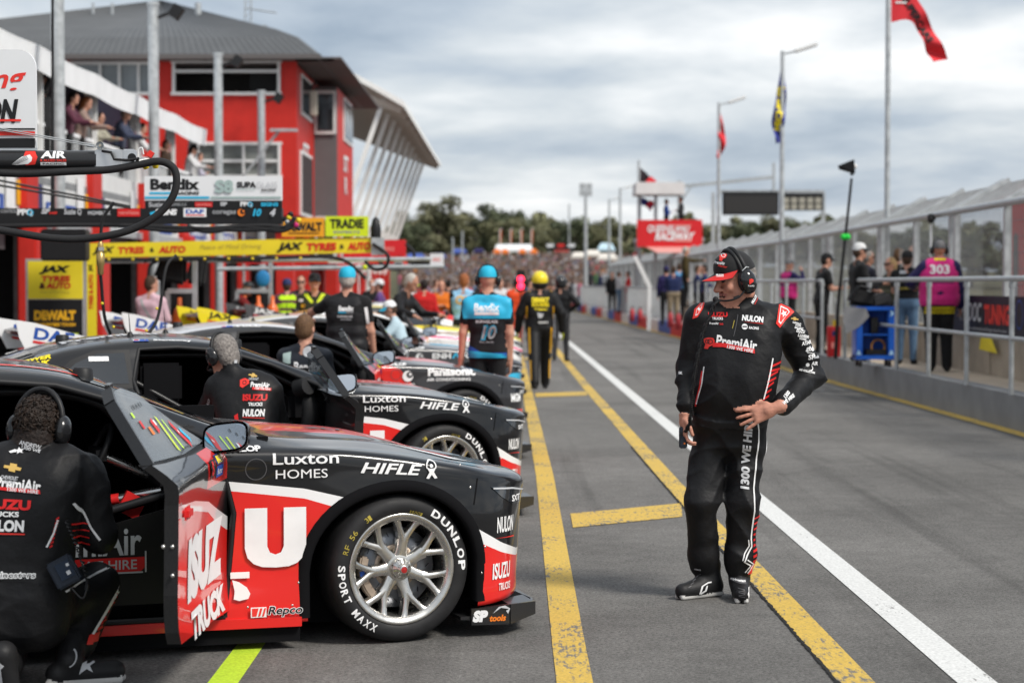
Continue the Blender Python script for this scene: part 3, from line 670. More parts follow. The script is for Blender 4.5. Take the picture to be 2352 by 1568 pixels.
def body_mesh(paint, door_open):
    vs = [Vector(v) for v in _vs]; k = len(GRID[0]); outs = []
    def hole(v):
        if abs(v.y) > .5:
            for ax in (AX, AX - 2.82):
                if in_arch(v.x, v.z, ax): return ('a', ax)
        if door_open and v.y < -.4 and in_poly(v.x, v.z, DOOR): return ('d',)
        return None
    H = [hole(v) for v in vs]; keep = []
    for f in _fs:
        if all(H[i] for i in f): continue
        keep.append(f)
    moved = set()
    for f in keep:
        for i in f:
            if H[i] and i not in moved:
                moved.add(i); v = vs[i]
                if H[i][0] == 'a':
                    ax = H[i][1]
                    AA_ = AA if v.x < ax else AF
                    if v.z <= AZ: nx = ax + math.copysign(AA_, v.x - ax); nz_ = v.z
                    else:
                        d = math.hypot((v.x - ax) / AA_, (v.z - AZ) / AB); d = max(d, 1e-3); nx = ax + (v.x - ax) / d; nz_ = AZ + (v.z - AZ) / d
                else:
                    q = near_poly(v.x, v.z, DOOR); nx, nz_ = q.x, q.y
                h = SHELL.ray_cast(Vector((nx, math.copysign(3, v.y), nz_)), Vector((0, -math.copysign(1, v.y), 0)))
                vs[i] = h[0] if h[0] is not None and abs(h[0].y - v.y) < .25 else Vector((nx, v.y, nz_))
    m = MB(); used = sorted({i for f in keep for i in f}); mp = {i: q for q, i in enumerate(used)}
    m.add([vs[i] for i in used], [tuple(mp[i] for i in f) for f in keep], paint, True)
    return m
def arch_lips(m, paint):
    for sy in (-1, 1):
        for ax in (AX, AX - 2.82):
            pts = [(ax + AF, .17 if ax > -1 else .2)] + [(ax + (AF if math.cos(a) > 0 else AA) * math.cos(a), AZ + AB * math.sin(a)) for a in np.linspace(0, math.pi, 28)] + [(ax - AA, .14)]
            rows = []
            for (x, z) in pts:
                dx, dz = x - ax, max(z - AZ, 0); l = math.hypot(dx, dz); ux, uz = dx / l, dz / l
                def hit(xx, zz):
                    h = SHELL.ray_cast(Vector((xx, sy * 3, zz)), Vector((0, -sy, 0))); return abs(h[0].y) if h[0] is not None else .93
                yo = hit(x + ux * .044, z + uz * .044); yi = max(hit(x, z), yo - .01)
                fl = .016 if (dz > .02) else .004
                rows.append([(x + ux * .044, sy * (yo - .002), z + uz * .044), (x + ux * .034, sy * (yo + fl), z + uz * .034), (x, sy * (yi + fl), z), (x - ux * .012, sy * (yi + fl - .01), z - uz * .012), (x, sy * (yi - .12), z), (x + ux * .02, sy * .55, z + uz * .02)])
            vs = [p for r in rows for p in r]; nn = len(rows[0])
            fs = [(i * nn + j, i * nn + j + 1, (i + 1) * nn + j + 1, (i + 1) * nn + j) for i in range(len(rows) - 1) for j in range(nn - 1)]
            if sy > 0: fs = [f[::-1] for f in fs]
            m.add(vs, fs, paint, True)
LINER = mat('black_liner', (.008, .008, .009), .85, spec=.06); CARBON = mat('carbon_fibre', (.018, .018, .019), .35, coat=.4, noise=.3, nscale=220); TRIM = mat('black_trim', (.015, .015, .016), .5)
SMOKE = mat('tinted_polycarbonate', (.02, .023, .027), .06, spec=.7, coat=.5); MIRR = mat('mirror_glass', (.55, .58, .62), .02, 1.0)
TYRE = mat('tyre_rubber', (.017, .017, .018), .62, noise=.2, nscale=18, bump=.12, bscale=25, rvar=.1); RIMM = mat('machined_alloy', (.60, .585, .555), .27, .95, noise=.10, nscale=14, rvar=.08); DISC = mat('brake_disc_steel', (.17, .18, .20), .35, .8); CALI = mat('bronze_caliper', (.42, .34, .27), .4, .5)
NUTR = mat('red_wheel_nut', (.45, .03, .03), .4, .3); RIMB = mat('rim_barrel', (.20, .195, .19), .4, .8)

# ---- wheel
def make_wheel(parent, loc, lettered):
    side = -1 if loc[1] < 0 else 1; ax = (0, side, 0)
    m = MB(); prof = [(.236, -.11), (.262, -.135), (.30, -.14), (.326, -.125), (.338, -.095), (.341, 0), (.338, .095), (.328, .124), (.31, .138), (.288, .1425), (.268, .140), (.254, .132), (.247, .118)]
    m.lathe(prof, TYRE, axis=ax, seg=64); w_ = m.build('wheel', parent, loc)
    u = V(-side, 0, 0) ; v = Z3; n = V(0, side, 0)              # seen from outside: u points right
    if side < 0: u = V(1, 0, 0)
    r = MB()
    r.lathe([(.247, .115), (.256, .136), (.252, .139), (.243, .137), (.222, .128), (.219, .10), (.214, .05), (.205, -.10)], RIMM, axis=ax, seg=64)
    r.lathe([(.205, -.10), (.05, -.10)], LINER, axis=ax, seg=32)
    def pt(rad, ang, h): return (u * math.cos(ang) + v * math.sin(ang)) * rad + n * h
    for k in range(7):
        a0 = R(81.5) + k * 2 * math.pi / 7
        # stem then two curved arms, each a tapering bar with a flat machined face
        def arm(path, wds, hs, dep):
            vs = []; q = len(path)
            for i, (rad, ang) in enumerate(path):
                c = pt(rad, ang, 0); d = (pt(*path[min(i + 1, q - 1)], 0) - pt(*path[max(i - 1, 0)], 0)).normalized(); s_ = n.cross(d).normalized()
                for (sw, hh) in ((-1, hs[i] - dep[i]), (-1.0, hs[i] - .008), (-.72, hs[i]), (.72, hs[i]), (1.0, hs[i] - .008), (1, hs[i] - dep[i])): vs.append(c + s_ * wds[i] * sw + n * hh)
            fs = [(i * 6 + j, i * 6 + j + 1, (i + 1) * 6 + j + 1, (i + 1) * 6 + j) for i in range(q - 1) for j in range(5)]
            r.add(vs, fs, RIMM, True)
        arm([(.055, a0), (.075, a0), (.10, a0), (.135, a0)], [.034, .028, .025, .029], [.100, .104, .107, .112], [.05, .05, .05, .05])
        for sg in (-1, 1):
            da = [.0, .05, .11, .17, .205, .225]; rr = [.120, .140, .162, .190, .213, .226]
            arm([(rr[i], a0 + sg * da[i]) for i in range(6)], [.020, .0175, .0145, .0135, .015, .019], [.110, .113, .116, .120, .124, .128], [.05] * 6)
    r.lathe([(.072, .05), (.070, .095), (.058, .101), (.047, .102)], RIMM, axis=ax, seg=28)
    r.lathe([(.047, .102), (.046, .122), (.040, .135), (.022, .142), (.022, .165), (.015, .166)], RIMM, axis=ax, seg=24)
    for k in range(12):
        a = k * math.pi / 6; r.bar(pt(.024, a, .142), pt(.044, a, .128), .006, .01, RIMM, up=n)
    r.lathe([(.0155, .164), (0.0, .1665)], NUTR, axis=ax, seg=16); r.build('rim', w_)
    d = MB(); d.lathe([(.185, .03), (.185, .052), (.105, .052)], DISC, axis=ax, seg=40); d.lathe([(.105, .052), (.10, .056), (.085, .056), (.06, .02)], CALI, axis=ax, seg=30)
    for k in range(24):
        a = k * 2 * math.pi / 24; d.box(pt(.155, a, .0525), (.002, .004, .022), LINER, Matrix.Rotation(-side * (a + .8) if side < 0 else a, 3, 'Y'))
    d.build('brake_disc', w_)
    c = MB()
    for k, a in enumerate(np.linspace(R(168), R(218), 6)):
        c.box(pt(.168, a, .062), (.040, .055, .05), CALI, Matrix.Rotation(-a * (1 if side < 0 else -1), 3, 'Y'), bevel=.008)
    c.box(pt(.176, R(190), .092), (.022, .006, .05), pm('blue'), Matrix.Rotation(-R(12), 3, 'Y')); c.build('caliper', w_)
    if lettered:
        t_ = MB()
        def ring_text(s_, a_mid, span, rad, hgt, col, bold, hh=.1425, up=True):
            n_ = len(s_); 
            for i, ch in enumerate(s_):
                if ch == ' ': continue
                a = a_mid + (span / 2 - span * (i + .5) / n_) * (1 if up else -1); rot = (a - math.pi / 2) if up else (a + math.pi / 2)
                co, fs, col_ = shape2d(('t', ch, 0, 0, span * rad / n_ * .80, hgt, col, bold)); c_, s2 = math.cos(rot), math.sin(rot); vs = []
                for p in co:
                    x = c_ * p[0] - s2 * p[1] + rad * math.cos(a); z = s2 * p[0] + c_ * p[1] + rad * math.sin(a); rr = math.hypot(x, z)
                    vs.append(u * x + v * z + n * (float(np.interp(rr, [.25, .256, .268, .288, .31, .328], [.132, .135, .1415, .1440, .1395, .1255])) + .0012))
                t_.add(vs, fs, pm(col_))
        for nm in lettered: ring_text(*nm)
        t_.build('lettering', w_)
    return w_
# ---- a panel cut out of the shell: outer skin, inner skin, edge band
def panel(poly, L, thick, m_out, m_in, mb_, sy=-1, off=0.0):
    co, fs = subdiv2d(np.array(poly), [tuple(range(len(poly)))], L); vo = []; vi = []
    for p in co:
        h = SHELL.ray_cast(Vector((p[0], sy * 3, p[1])), Vector((0, -sy, 0))); y = h[0].y if h[0] is not None else sy * .8
        vo.append(Vector((p[0], y + sy * off, p[1]))); vi.append(Vector((p[0], y - sy * thick, p[1])))
    fs = [f if sy < 0 else f[::-1] for f in fs]
    cnt = {}
    for f in fs:
        for a, b in zip(f, f[1:] + f[:1]): cnt[(a, b)] = 1
    edge = [(a, b) for (a, b) in cnt if (b, a) not in cnt]
    # orient outward (-y for the right side)
    nrm = (vo[fs[0][1]] - vo[fs[0][0]]).cross(vo[fs[0][2]] - vo[fs[0][0]])
    if nrm.y * sy < 0: fs = [f[::-1] for f in fs]; edge = [(b, a) for a, b in edge]
    mb_.add(vo, fs, m_out, True)
    if thick > 0:
        mb_.add(vi, [f[::-1] for f in fs], m_in, True)
        for a, b in edge: mb_.add([vo[a], vi[a], vi[b], vo[b]], [(0, 1, 2, 3)], m_in)
    return vo

def livery(name, up, stripe, low, top, bot, bonnet=None, bw=.34, roof=None, nosew=None):
    """paint in the car's own coordinates: colour up above the line top(x), stripe between, low below bot(x); bonnet panel, roof panel"""
    m = bpy.data.materials.new(name); m.use_nodes = True; t = m.node_tree; b = t.nodes['Principled BSDF']; L = t.links
    tcn = t.nodes.new('ShaderNodeTexCoord'); sp_ = t.nodes.new('ShaderNodeSeparateXYZ'); L.new(tcn.outputs['Object'], sp_.inputs[0]); X_, Y_, Z_ = sp_.outputs
    def mth(op, a, b_=None):
        n = t.nodes.new('ShaderNodeMath'); n.operation = op
        for i, q in enumerate((a, b_)):
            if q is None: continue
            if isinstance(q, (int, float)): n.inputs[i].default_value = q
            else: L.new(q, n.inputs[i])
        return n.outputs[0]
    xn = mth('DIVIDE', mth('ADD', X_, 4.0), 5.0)
    def curve(pts):
        n = t.nodes.new('ShaderNodeFloatCurve'); L.new(xn, n.inputs['Value']); c = n.mapping.curves[0]
        P_ = [((x + 4) / 5, z / 1.5) for x, z in pts]
        c.points[0].location = P_[0]; c.points[1].location = P_[-1]
        for p in P_[1:-1]: c.points.new(*p)
        for p in c.points: p.handle_type = 'VECTOR'
        n.mapping.update(); return mth('MULTIPLY', n.outputs[0], 1.5)
    def mix(f, a, b_):
        n = t.nodes.new('ShaderNodeMix'); n.data_type = 'RGBA'; L.new(f, n.inputs[0])
        for q, i in ((a, 6), (b_, 7)):
            if isinstance(q, tuple): n.inputs[i].default_value = (*q, 1)
            else: L.new(q, n.inputs[i])
        return n.outputs[2]
    c = mix(mth('LESS_THAN', Z_, curve(top)), up, stripe); c = mix(mth('LESS_THAN', Z_, curve(bot)), c, low)
    if bonnet:
        ay = mth('ABSOLUTE', Y_); f = mth('MULTIPLY', mth('LESS_THAN', ay, bw), mth('MULTIPLY', mth('GREATER_THAN', X_, -.50), mth('GREATER_THAN', Z_, .78))); c = mix(f, c, bonnet)
    if roof:
        ay = mth('ABSOLUTE', Y_); f = mth('MULTIPLY', mth('LESS_THAN', ay, .60), mth('MULTIPLY', mth('LESS_THAN', X_, -1.4), mth('GREATER_THAN', Z_, .99))); c = mix(f, c, roof)
    if nosew: c = mix(mth('GREATER_THAN', X_, nosew[0]), c, nosew[1])
    L.new(c, b.inputs['Base Color']); b.inputs['Roughness'].default_value = .28; b.inputs['Coat Weight'].default_value = .7; b.inputs['Coat Roughness'].default_value = .05; b.inputs['Specular IOR Level'].default_value = .2
    nz = t.nodes.new('ShaderNodeTexNoise'); nz.inputs['Scale'].default_value = 2.2; nz.inputs['Detail'].default_value = 2; L.new(tcn.outputs['Object'], nz.inputs[0])
    bp = t.nodes.new('ShaderNodeBump'); bp.inputs['Strength'].default_value = .05; bp.inputs['Distance'].default_value = .05; L.new(nz.outputs[0], bp.inputs['Height']); L.new(bp.outputs[0], b.inputs['Coat Normal'])
    dk = t.nodes.new('ShaderNodeBsdfDiffuse'); dk.inputs[0].default_value = (.01, .01, .011, 1); ge = t.nodes.new('ShaderNodeNewGeometry'); ms = t.nodes.new('ShaderNodeMixShader')
    L.new(ge.outputs['Backfacing'], ms.inputs[0]); L.new(b.outputs[0], ms.inputs[1]); L.new(dk.outputs[0], ms.inputs[2]); L.new(ms.outputs[0], t.nodes['Material Output'].inputs[0])
    return m
BLACKP = (.008, .008, .009); REDC = (.70, .022, .018); WHC = (.80, .80, .80)
STRIPE_T = [(-4, .86), (-2.0, .84), (-.80, .765), (-.44, .722), (-.17, .655), (.05, .60), (.33, .535), (.52, .43), (.65, .38), (1, .33)]
STRIPE_B = [(-4, .80), (-2.0, .78), (-.80, .724), (-.44, .678), (-.23, .612), (.05, .54), (.36, .455), (.52, .385), (.65, .345), (1, .31)]
PA_PAINT = livery('black_red_racing_paint', BLACKP, WHC, REDC, STRIPE_T, STRIPE_B, bonnet=REDC, bw=.33, roof=(.05, .05, .052))

def headlight_poly(): return [(.46, .695), (.56, .69), (.66, .675), (.73, .65), (.68, .60), (.60, .60), (.52, .645)]
TYTX = [('DUNLOP', R(28), R(66), .293, .036, 'white', .035), ('SPORT MAXX', R(209), R(72), .293, .034, 'white', .03, .1425, False), ('PRO RACE FORGED', R(93), R(44), .2475, .011, 'darkgrey', 0.0, .1425), ('RF 56', R(152), R(24), .288, .024, 'dullyellow', 0.0), ('31', R(125), R(7), .288, .024, 'dullyellow', 0.0), ('R8/H21', R(75), R(14), .262, .016, 'dullyellow', 0.0), ('SUPERCARS', R(-25), R(40), .2475, .010, 'darkgrey', 0.0)]
def build_car(name, label, loc, rz, paint, door, side_art, roof_art, group, door_art=None, glass_art=None, wing_col='white', wing_txt=('DAF', 'blue', 'red'), splitter_art=None, lettered=True, door_ang=69.5, steer=4, full=True):
    t = thing(name, label, 'race car', loc, rz, group)
    m = body_mesh(paint, door); arch_lips(m, paint); body = m.build('body', t)
    # shut lines and trims lying on the shell
    trim = MB()
    def line_on(pts, wd, mm, mbx, off=.0015, cut=True, n_=10):
        for i in range(len(pts) - 1):
            a = Vector(pts[i]); b_ = Vector(pts[i + 1]); d = (b_ - a).normalized(); q = Vector((-d.y, d.x)) * wd / 2
            k = max(1, int((b_ - a).length / .05))
            for j in range(k):
                p0 = a.lerp(b_, j / k); p1 = a.lerp(b_, (j + 1) / k); vs = []
                for p in (p0 - q, p1 - q, p1 + q, p0 + q):
                    h = SHELL.ray_cast(Vector((p.x, -3, p.y)), Vector((0, 1, 0)))
                    if h[0] is None: break
                    vs.append(h[0] + Vector((0, -off, 0)))
                if len(vs) == 4: mbx.add(vs, [(0, 1, 2, 3)], mm)
    line_on([(.33, .86), (.385, .74), (.36, .62)], .007, LINER, trim)                       # guard / bumper shut line
    line_on([(-.80, .20), (-.77, .45), (-.755, .62), (-.80, .80), (-.86, .95)], .018, LINER, trim)
    trim.build('shut_line', body)
    # tank cap ring
    rg = MB(); decal(rg, SHELL, [('o', -.66, .815, .047, .004, 'darkgrey')], (0, -.9, 0), X3, Z3, L=.03); rg.build('access_cap', body)
    # glass: rear quarter window, windscreen, rear screen
    QW = [(-2.16, 1.185), (-2.15, .985), (-2.45, .985), (-2.60, 1.02), (-2.48, 1.12), (-2.34, 1.178)]
    q = MB(); panel([(-2.125, 1.205), (-2.12, .955), (-2.47, .955), (-2.66, 1.015), (-2.51, 1.14), (-2.35, 1.202)], .07, 0, TRIM, TRIM, q, off=.003); q.build('window_surround', t)
    q = MB(); panel(QW, .07, 0, SMOKE, SMOKE, q, off=.006); qw = q.build('quarter_window', t)
    q = MB(); decal(q, SHELL, [('r', -2.33, 1.145, .13, .03, 'white')], (0, -.9, 0), X3, Z3, off=.009); q.build('sticker', qw)
    q = MB()
    for (u0, u1) in ((-.60, .60),):
        vs = []; n1, n2 = 16, 14
        for i in range(n1 + 1):
            x = -.66 - (1.38 - .66) * i / n1; wd = TF['yr'](x) - .045
            for j in range(n2 + 1):
                y = -wd + 2 * wd * j / n2; h = SHELL.ray_cast(Vector((x, y, 3)), Vector((0, 0, -1))); vs.append(h[0] + Vector((0, 0, .005)))
        q.add(vs, [(i * (n2 + 1) + j, i * (n2 + 1) + j + 1, (i + 1) * (n2 + 1) + j + 1, (i + 1) * (n2 + 1) + j) for i in range(n1) for j in range(n2)], SMOKE, True)
    q.build('windscreen', t)
    q = MB(); vs = []
    for i in range(9):
        x = -2.72 - .6 * i / 8; wd = TF['yr'](x) - .08
        for j in range(11): h = SHELL.ray_cast(Vector((x, -wd + 2 * wd * j / 10, 3)), Vector((0, 0, -1))); vs.append(h[0] + Vector((0, 0, .005)))
    q.add(vs, [(i * 11 + j, i * 11 + j + 1, (i + 1) * 11 + j + 1, (i + 1) * 11 + j) for i in range(8) for j in range(10)], SMOKE, True); q.build('rear_screen', t)
    if not door:
        q = MB(); panel([(-.98, .985), (-1.22, 1.09), (-1.52, 1.165), (-1.80, 1.18), (-2.02, 1.172), (-2.06, .985)], .07, 0, SMOKE, SMOKE, q, off=.006); q.build('side_window', t)
    # headlight
    q = MB(); panel(headlight_poly(), .04, 0, SMOKE, SMOKE, q, off=.004); q.build('headlight', t)
    q = MB(); decal(q, SHELL, [('t', 'SXT', .625, .628, .07, .03, 'white', .03, .1), ('p', [(.47, .690), (.60, .680), (.72, .655), (.72, .648), (.60, .672), (.47, .683)], 'silver')], (0, -.9, 0), X3, Z3, off=.008); q.build('lettering', t)
    q = MB(); panel(headlight_poly(), .04, 0, SMOKE, SMOKE, q, sy=1, off=.004); q.build('headlight', t)
    for fx_, fz_ in ((.31, .80), (.345, .70), (-.70, .20), (-.50, .20), (-.47, .30), (.40, .30), (.42, .42)):
        h = SHELL.ray_cast(Vector((fx_, -3, fz_)), Vector((0, 1, 0)))
        if h[0] is not None: MB().ball(h[0], .006, RIMM, 8, (1, .5, 1)).build('fastener', body)
    # splitter: tray, upturned side plates
    s_ = MB(); out = [(.30, -.93), (.53, -.93), (.70, -.80), (.81, -.52), (.85, 0), (.81, .52), (.70, .80), (.53, .93), (.30, .93)]
    s_.prism(out, .085, .10, CARBON)
    for sy in (-1, 1):
        a, b_, c_ = V(.35, sy * .93, .06), V(.535, sy * .935, .055), V(.705, sy * .81, .075)
        for (p, q2, h0, h1) in ((a, b_, .135, .148), (b_, c_, .148, .135)):
            n = (q2 - p).cross(Z3).normalized() * .012
            s_.add([p - n, q2 - n, V(q2.x, q2.y, h1) - n, V(p.x, p.y, h0) - n, p + n, q2 + n, V(q2.x, q2.y, h1) + n, V(p.x, p.y, h0) + n], [(0, 1, 2, 3), (5, 4, 7, 6), (3, 2, 6, 7), (1, 5, 6, 2), (4, 0, 3, 7)], CARBON)
        s_.add([V(.535, sy * .935, .148), V(.705, sy * .81, .135), V(.69, sy * .70, .15), V(.52, sy * .86, .16)], [(0, 1, 2, 3)], CARBON)
    spl = s_.build('splitter', t)
    if splitter_art:
        q = MB(); art(q, splitter_art, (.442, -.9325, .100), X3 + V(0, -.027, 0), Z3, off=.0135); q.build('lettering', spl)
    # side skirt and floor
    k_ = MB()
    for sy in (-1, 1):
        pts = [(-.46, sy * .945), (-.9, sy * .915), (-1.5, sy * .905), (-2.0, sy * .915), (-2.35, sy * .935)]
        for i in range(4):
            a, b_ = V(*pts[i], 0), V(*pts[i + 1], 0); k_.bar((a.x, a.y, .128), (b_.x, b_.y, .128), .03, .042, paint); k_.bar((a.x, a.y - sy * .03, .07), (b_.x, b_.y - sy * .03, .07), .02, .07, LINER)
    k_.box((-1.4, 0, .11), (4.3, 1.3, .03), LINER); skirt = k_.build('side_skirt', t)
    # wheels
    for (x, y, st) in ((0, -.82, steer), (-2.82, -.82, 0), (0, .82, steer), (-2.82, .82, 0)):
        if not full and y > 0: continue
        wl = make_wheel(t, (x, y, .34), TYTX if (lettered and y < 0) else None); wl.rotation_euler = (0, 0, R(st))
        q = MB(); q.box((x, y * .80, .42), (.80, .02, .70), LINER); q.lathe([(.44, 0), (.44, .17)], LINER, origin=(x, y * .74, .36), axis=(0, 1 if y > 0 else -1, 0), seg=20, a0=-1.75, a1=1.75); q.build('wheel_well', t)
    # wing
    g = MB(); prof = []
    for a in np.linspace(0, 1, 9): prof.append((-.16 + .32 * a, .02 + .035 * math.sin(a * math.pi) - .03 * a))
    for a in np.linspace(1, 0, 9): prof.append((-.16 + .32 * a, -.012 + .02 * math.sin(a * math.pi) - .03 * a))
    g.prism([(-3.78 + p[0], 1.20 + p[1]) for p in prof], -.72, .72, CARBON, (V(0, 0, 0), X3, Z3, Y3))
    for sy in (-.3, .3): g.bar((-3.70, sy, .98), (-3.78, sy, 1.19), .02, .12, CARBON, up=(1, 0, 0))
    wing = g.build('rear_wing', t)
    wc = mat(wing_col + '_endplate_paint', PRINTS[wing_col], .35, coat=.5)
    for sy in (-1, 1):
        e_ = MB(); pl = [(-4.02, 1.33), (-3.86, 1.305), (-3.35, 1.16), (-3.28, 1.10), (-3.5, 1.06), (-3.92, 1.04), (-3.99, 1.18)]
        e_.prism(pl, -.006, .006, wc, (V(0, sy * .73, 0), X3, Z3, -Y3)); eo = e_.build('endplate', wing)
        q = MB()
        if sy < 0: art(q, [('t', wing_txt[0], 0, .035, .34, .10, wing_txt[1], .03), ('r', 0, -.04, .34, .022, wing_txt[2])], (-3.70, -.737, 1.155), V(.985, 0, -.17), V(.17, 0, .985), off=.0025); q.build('lettering', eo)
        else: art(q, [('t', wing_txt[0], 0, .035, .34, .10, wing_txt[1], .03), ('r', 0, -.04, .34, .022, wing_txt[2])], (-3.70, .723, 1.155), V(.985, 0, -.17), V(.17, 0, .985), off=.0025); q.build('lettering', eo)
    # roof furniture
    for (x, y, nm) in ((-2.05, -.30, 'a'), (-1.35, -.42, 'b'), (-2.45, .1, 'c'), (-1.7, .25, 'a')):
        h = SHELL.ray_cast(Vector((x, y, 3)), Vector((0, 0, -1)))[0]; q = MB()
        if nm == 'a': q.tube([h, h + V(0, 0, .03)], [.025, .012], TRIM); q.tube([h + V(0, 0, .03), h + V(-.01, 0, .17)], [.004, .002], TRIM, 6); q.build('antenna', t)
        else: q.tube([h - V(0, 0, .02), h + V(0, 0, .035), h + V(0, 0, .045)], [.048, .046, .036], TRIM, 16); q.build('roof_pod', t)
    # artwork on the shell
    if side_art:
        q = MB(); decal(q, SHELL, side_art[0], (0, -.9, 0), X3, Z3, L=.022, off=.0075)
        if len(side_art) > 1: decal(q, SHELL, side_art[1], (.535, -.86, 0), V(.86, .51, 0).normalized(), Z3, L=.04)
        q.build('lettering', body)
    if roof_art:
        q = MB()
        for frame_o, frame_u, frame_v, its in roof_art: decal(q, SHELL, its, frame_o, frame_u, frame_v, L=.03, off=.004)
        q.build('lettering', body)
    if door:
        # window surround
        q = MB(); loop = []
        for i in range(len(DOOR)):
            a = Vector(DOOR[i]); b_ = Vector(DOOR[(i + 1) % len(DOOR)]); k = max(1, int((b_ - a).length / .08))
            for j in range(k):
                p = a.lerp(b_, j / k); h = SHELL.ray_cast(Vector((p.x, -3, p.y)), Vector((0, 1, 0)))[0]; loop.append(h + V(0, .012, 0))
        loop.append(loop[0]); q.tube(loop, .016, TRIM, 8, caps=False); q.build('door_seal', t)
        # sill box, intrusion panel, floor, cage, dash, seat
        i_ = MB(); i_.box((-1.42, -.83, .13), (1.26, .14, .06), LINER); i_.box((-1.45, 0, .14), (1.7, 1.7, .04), LINER); i_.box((-1.7, .80, .60), (2.4, .03, .8), LINER); i_.box((-.60, 0, .55), (.05, 1.6, .8), LINER); i_.box((-2.75, 0, .65), (.05, 1.5, .9), LINER)
        i_.box((-.85, 0, .80), (.4, 1.5, .22), LINER, bevel=.04)
        i_.build('cabin', t)
        pn = MB(); pol = [(-2.04, .22), (-.84, .22), (-.84, .69), (-1.2, .60), (-1.62, .49), (-2.04, .44)]
        pn.prism(pol, -.012, .012, mat('black_intrusion_panel', (.012, .0115, .011), .4), (V(0, -.80, 0), X3, Z3, -Y3)); pno = pn.build('intrusion_panel', t)
        pa = MB(); art(pa, door['panel'], (-1.36, -.814, .48), X3, Z3, s=.85); pa.build('lettering', pno)
        cg = MB(); rb = .021; CAGE = mat('black_cage_tube', (.014, .014, .015), .3)
        for path in ([(-2.15, -.70, .2), (-2.12, -.66, .75), (-2.05, -.54, 1.16), (-2.0, 0, 1.20), (-2.05, .54, 1.16), (-2.12, .68, .75), (-2.15, .70, .2)], [(-.82, -.72, .2), (-.85, -.70, .80), (-1.2, -.60, 1.05), (-1.5, -.53, 1.15), (-2.05, -.54, 1.16)], [(-.82, .72, .2), (-.85, .70, .80), (-1.2, .60, 1.05), (-1.5, .53, 1.15), (-2.05, .54, 1.16)],
                     [(-2.1, -.6, 1.0), (-1.0, -.74, .35)], [(-2.1, -.62, .4), (-.9, -.66, .72)], [(-2.05, .54, 1.16), (-2.9, .4, .6)], [(-1.28, -.40, 1.10), (-.98, -.62, .80)], [(-2.0, .1, 1.19), (-2.15, -.70, .3)], [(-.86, -.7, .80), (-.86, .7, .80)]):
            cg.tube(catmull(path, 6) if len(path) > 2 else path, rb, CAGE, 10)
        cg.build('roll_cage', t)
        st = MB(); st.box((-1.75, -.38, .40), (.55, .46, .14), LINER, bevel=.05); st.box((-2.0, -.38, .72), (.14, .46, .62), LINER, Matrix.Rotation(R(-12), 3, 'Y'), bevel=.06); st.box((-1.90, -.15, .98), (.28, .05, .26), LINER, bevel=.02); st.box((-1.90, -.61, .98), (.28, .05, .26), LINER, bevel=.02)
        st.box((-1.93, -.44, .84), (.03, .05, .38), pm('red'), Matrix.Rotation(R(-12), 3, 'Y')); st.box((-1.93, -.32, .84), (.03, .05, .38), pm('red'), Matrix.Rotation(R(-12), 3, 'Y')); st.build('seat', t)
        sw = MB(); ca = Vector((-1.28, -.38, .86)); axv = V(-.9, 0, .42).normalized(); sw.lathe([(.145, -.014), (.160, 0), (.145, .014), (.132, 0), (.145, -.014)], TRIM, ca, axv, 24); sw.box(ca, (.05, .26, .05), TRIM); sw.tube([ca, ca - axv * .35], .022, RIMM); sw.build('steering_wheel', t)
        dt = MB(); dt.tube([(-1.02, -.60, .70), (-1.20, -.50, .66)], .022, RIMM); dt.tube([(-1.20, -.50, .66), (-1.29, -.47, .645)], .026, pm('red')); dt.box((-1.16, -.60, .64), (.10, .03, .10), pm('red'), Matrix.Rotation(.5, 3, 'Y'));  dt.build('quick_release', t)
        # duct hose in the front of the opening
        hz_ = MB(); path = catmull([(-.90, -.72, .30), (-.92, -.74, .55), (-.90, -.73, .78), (-.95, -.66, .93)], 10); hz_.tube(path, [.062 + .005 * (i % 2) for i in range(len(path))], RUB, 14); hz_.tube([(-.97, -.72, .93), (-.93, -.80, .95)], [.075, .062], RUB, 14); hz_.build('air_duct', t)
        # the open door: outer skin, thick carbon inner, window, mirror, pull
        hp = V(-.79, -.915, 0); dp = MB()
        low = [(-.80, .19), (-.77, .45), (-.755, .62), (-.80, .80), (-.85, .935), (-1.3, .930), (-1.9, .945), (-2.11, .955), (-2.07, .80), (-2.035, .45), (-2.0, .30), (-1.96, .25)]
        panel(low, .06, .055, paint, CARBON, dp)
        for v_i in range(len(dp.v)): dp.v[v_i] = tuple(Vector(dp.v[v_i]) - hp)
        dob = dp.build('door', t, hp); dob.rotation_euler = (0, 0, R(door_ang))
        # shape of the outer skin for artwork
        if door_art:
            q = MB(); decal(q, SHELL, door_art, (0, -.9, 0), X3, Z3, L=.06); q.v = [tuple(Vector(v) - hp) for v in q.v]; q.build('lettering', dob)
        win = [(-.90, .955), (-1.16, 1.085), (-1.50, 1.195), (-1.80, 1.232), (-1.96, 1.228), (-2.04, 1.185), (-2.10, .965), (-1.5, .945)]
        POLY = door.get('glass'); q = MB(); panel(win, .06, .006, POLY, POLY, q)
        q.v = [tuple(Vector(v) - hp) for v in q.v]; wo_ = q.build('door_window', dob)
        q = MB(); fr = []
        for p in [(-2.10, .95), (-2.045, 1.185), (-1.98, 1.23), (-1.9, 1.235)]:
            h = SHELL.ray_cast(Vector((p[0], -3, p[1])), Vector((0, 1, 0)))[0]; fr.append(h - hp)
        for i in range(len(fr) - 1): q.bar(fr[i] + V(0, .02, 0), fr[i + 1] + V(0, .02, 0), .045, .02, CARBON, up=(1, 0, 0))
        q.build('window_frame', dob)
        if glass_art:
            for ga in glass_art: q = MB(); decal(q, SHELL, [ga], (0, -.9, 0), X3, Z3, L=.06, off=.004); q.v = [tuple(Vector(v) - hp) for v in q.v]; q.build('sticker', dob)
        q = MB()
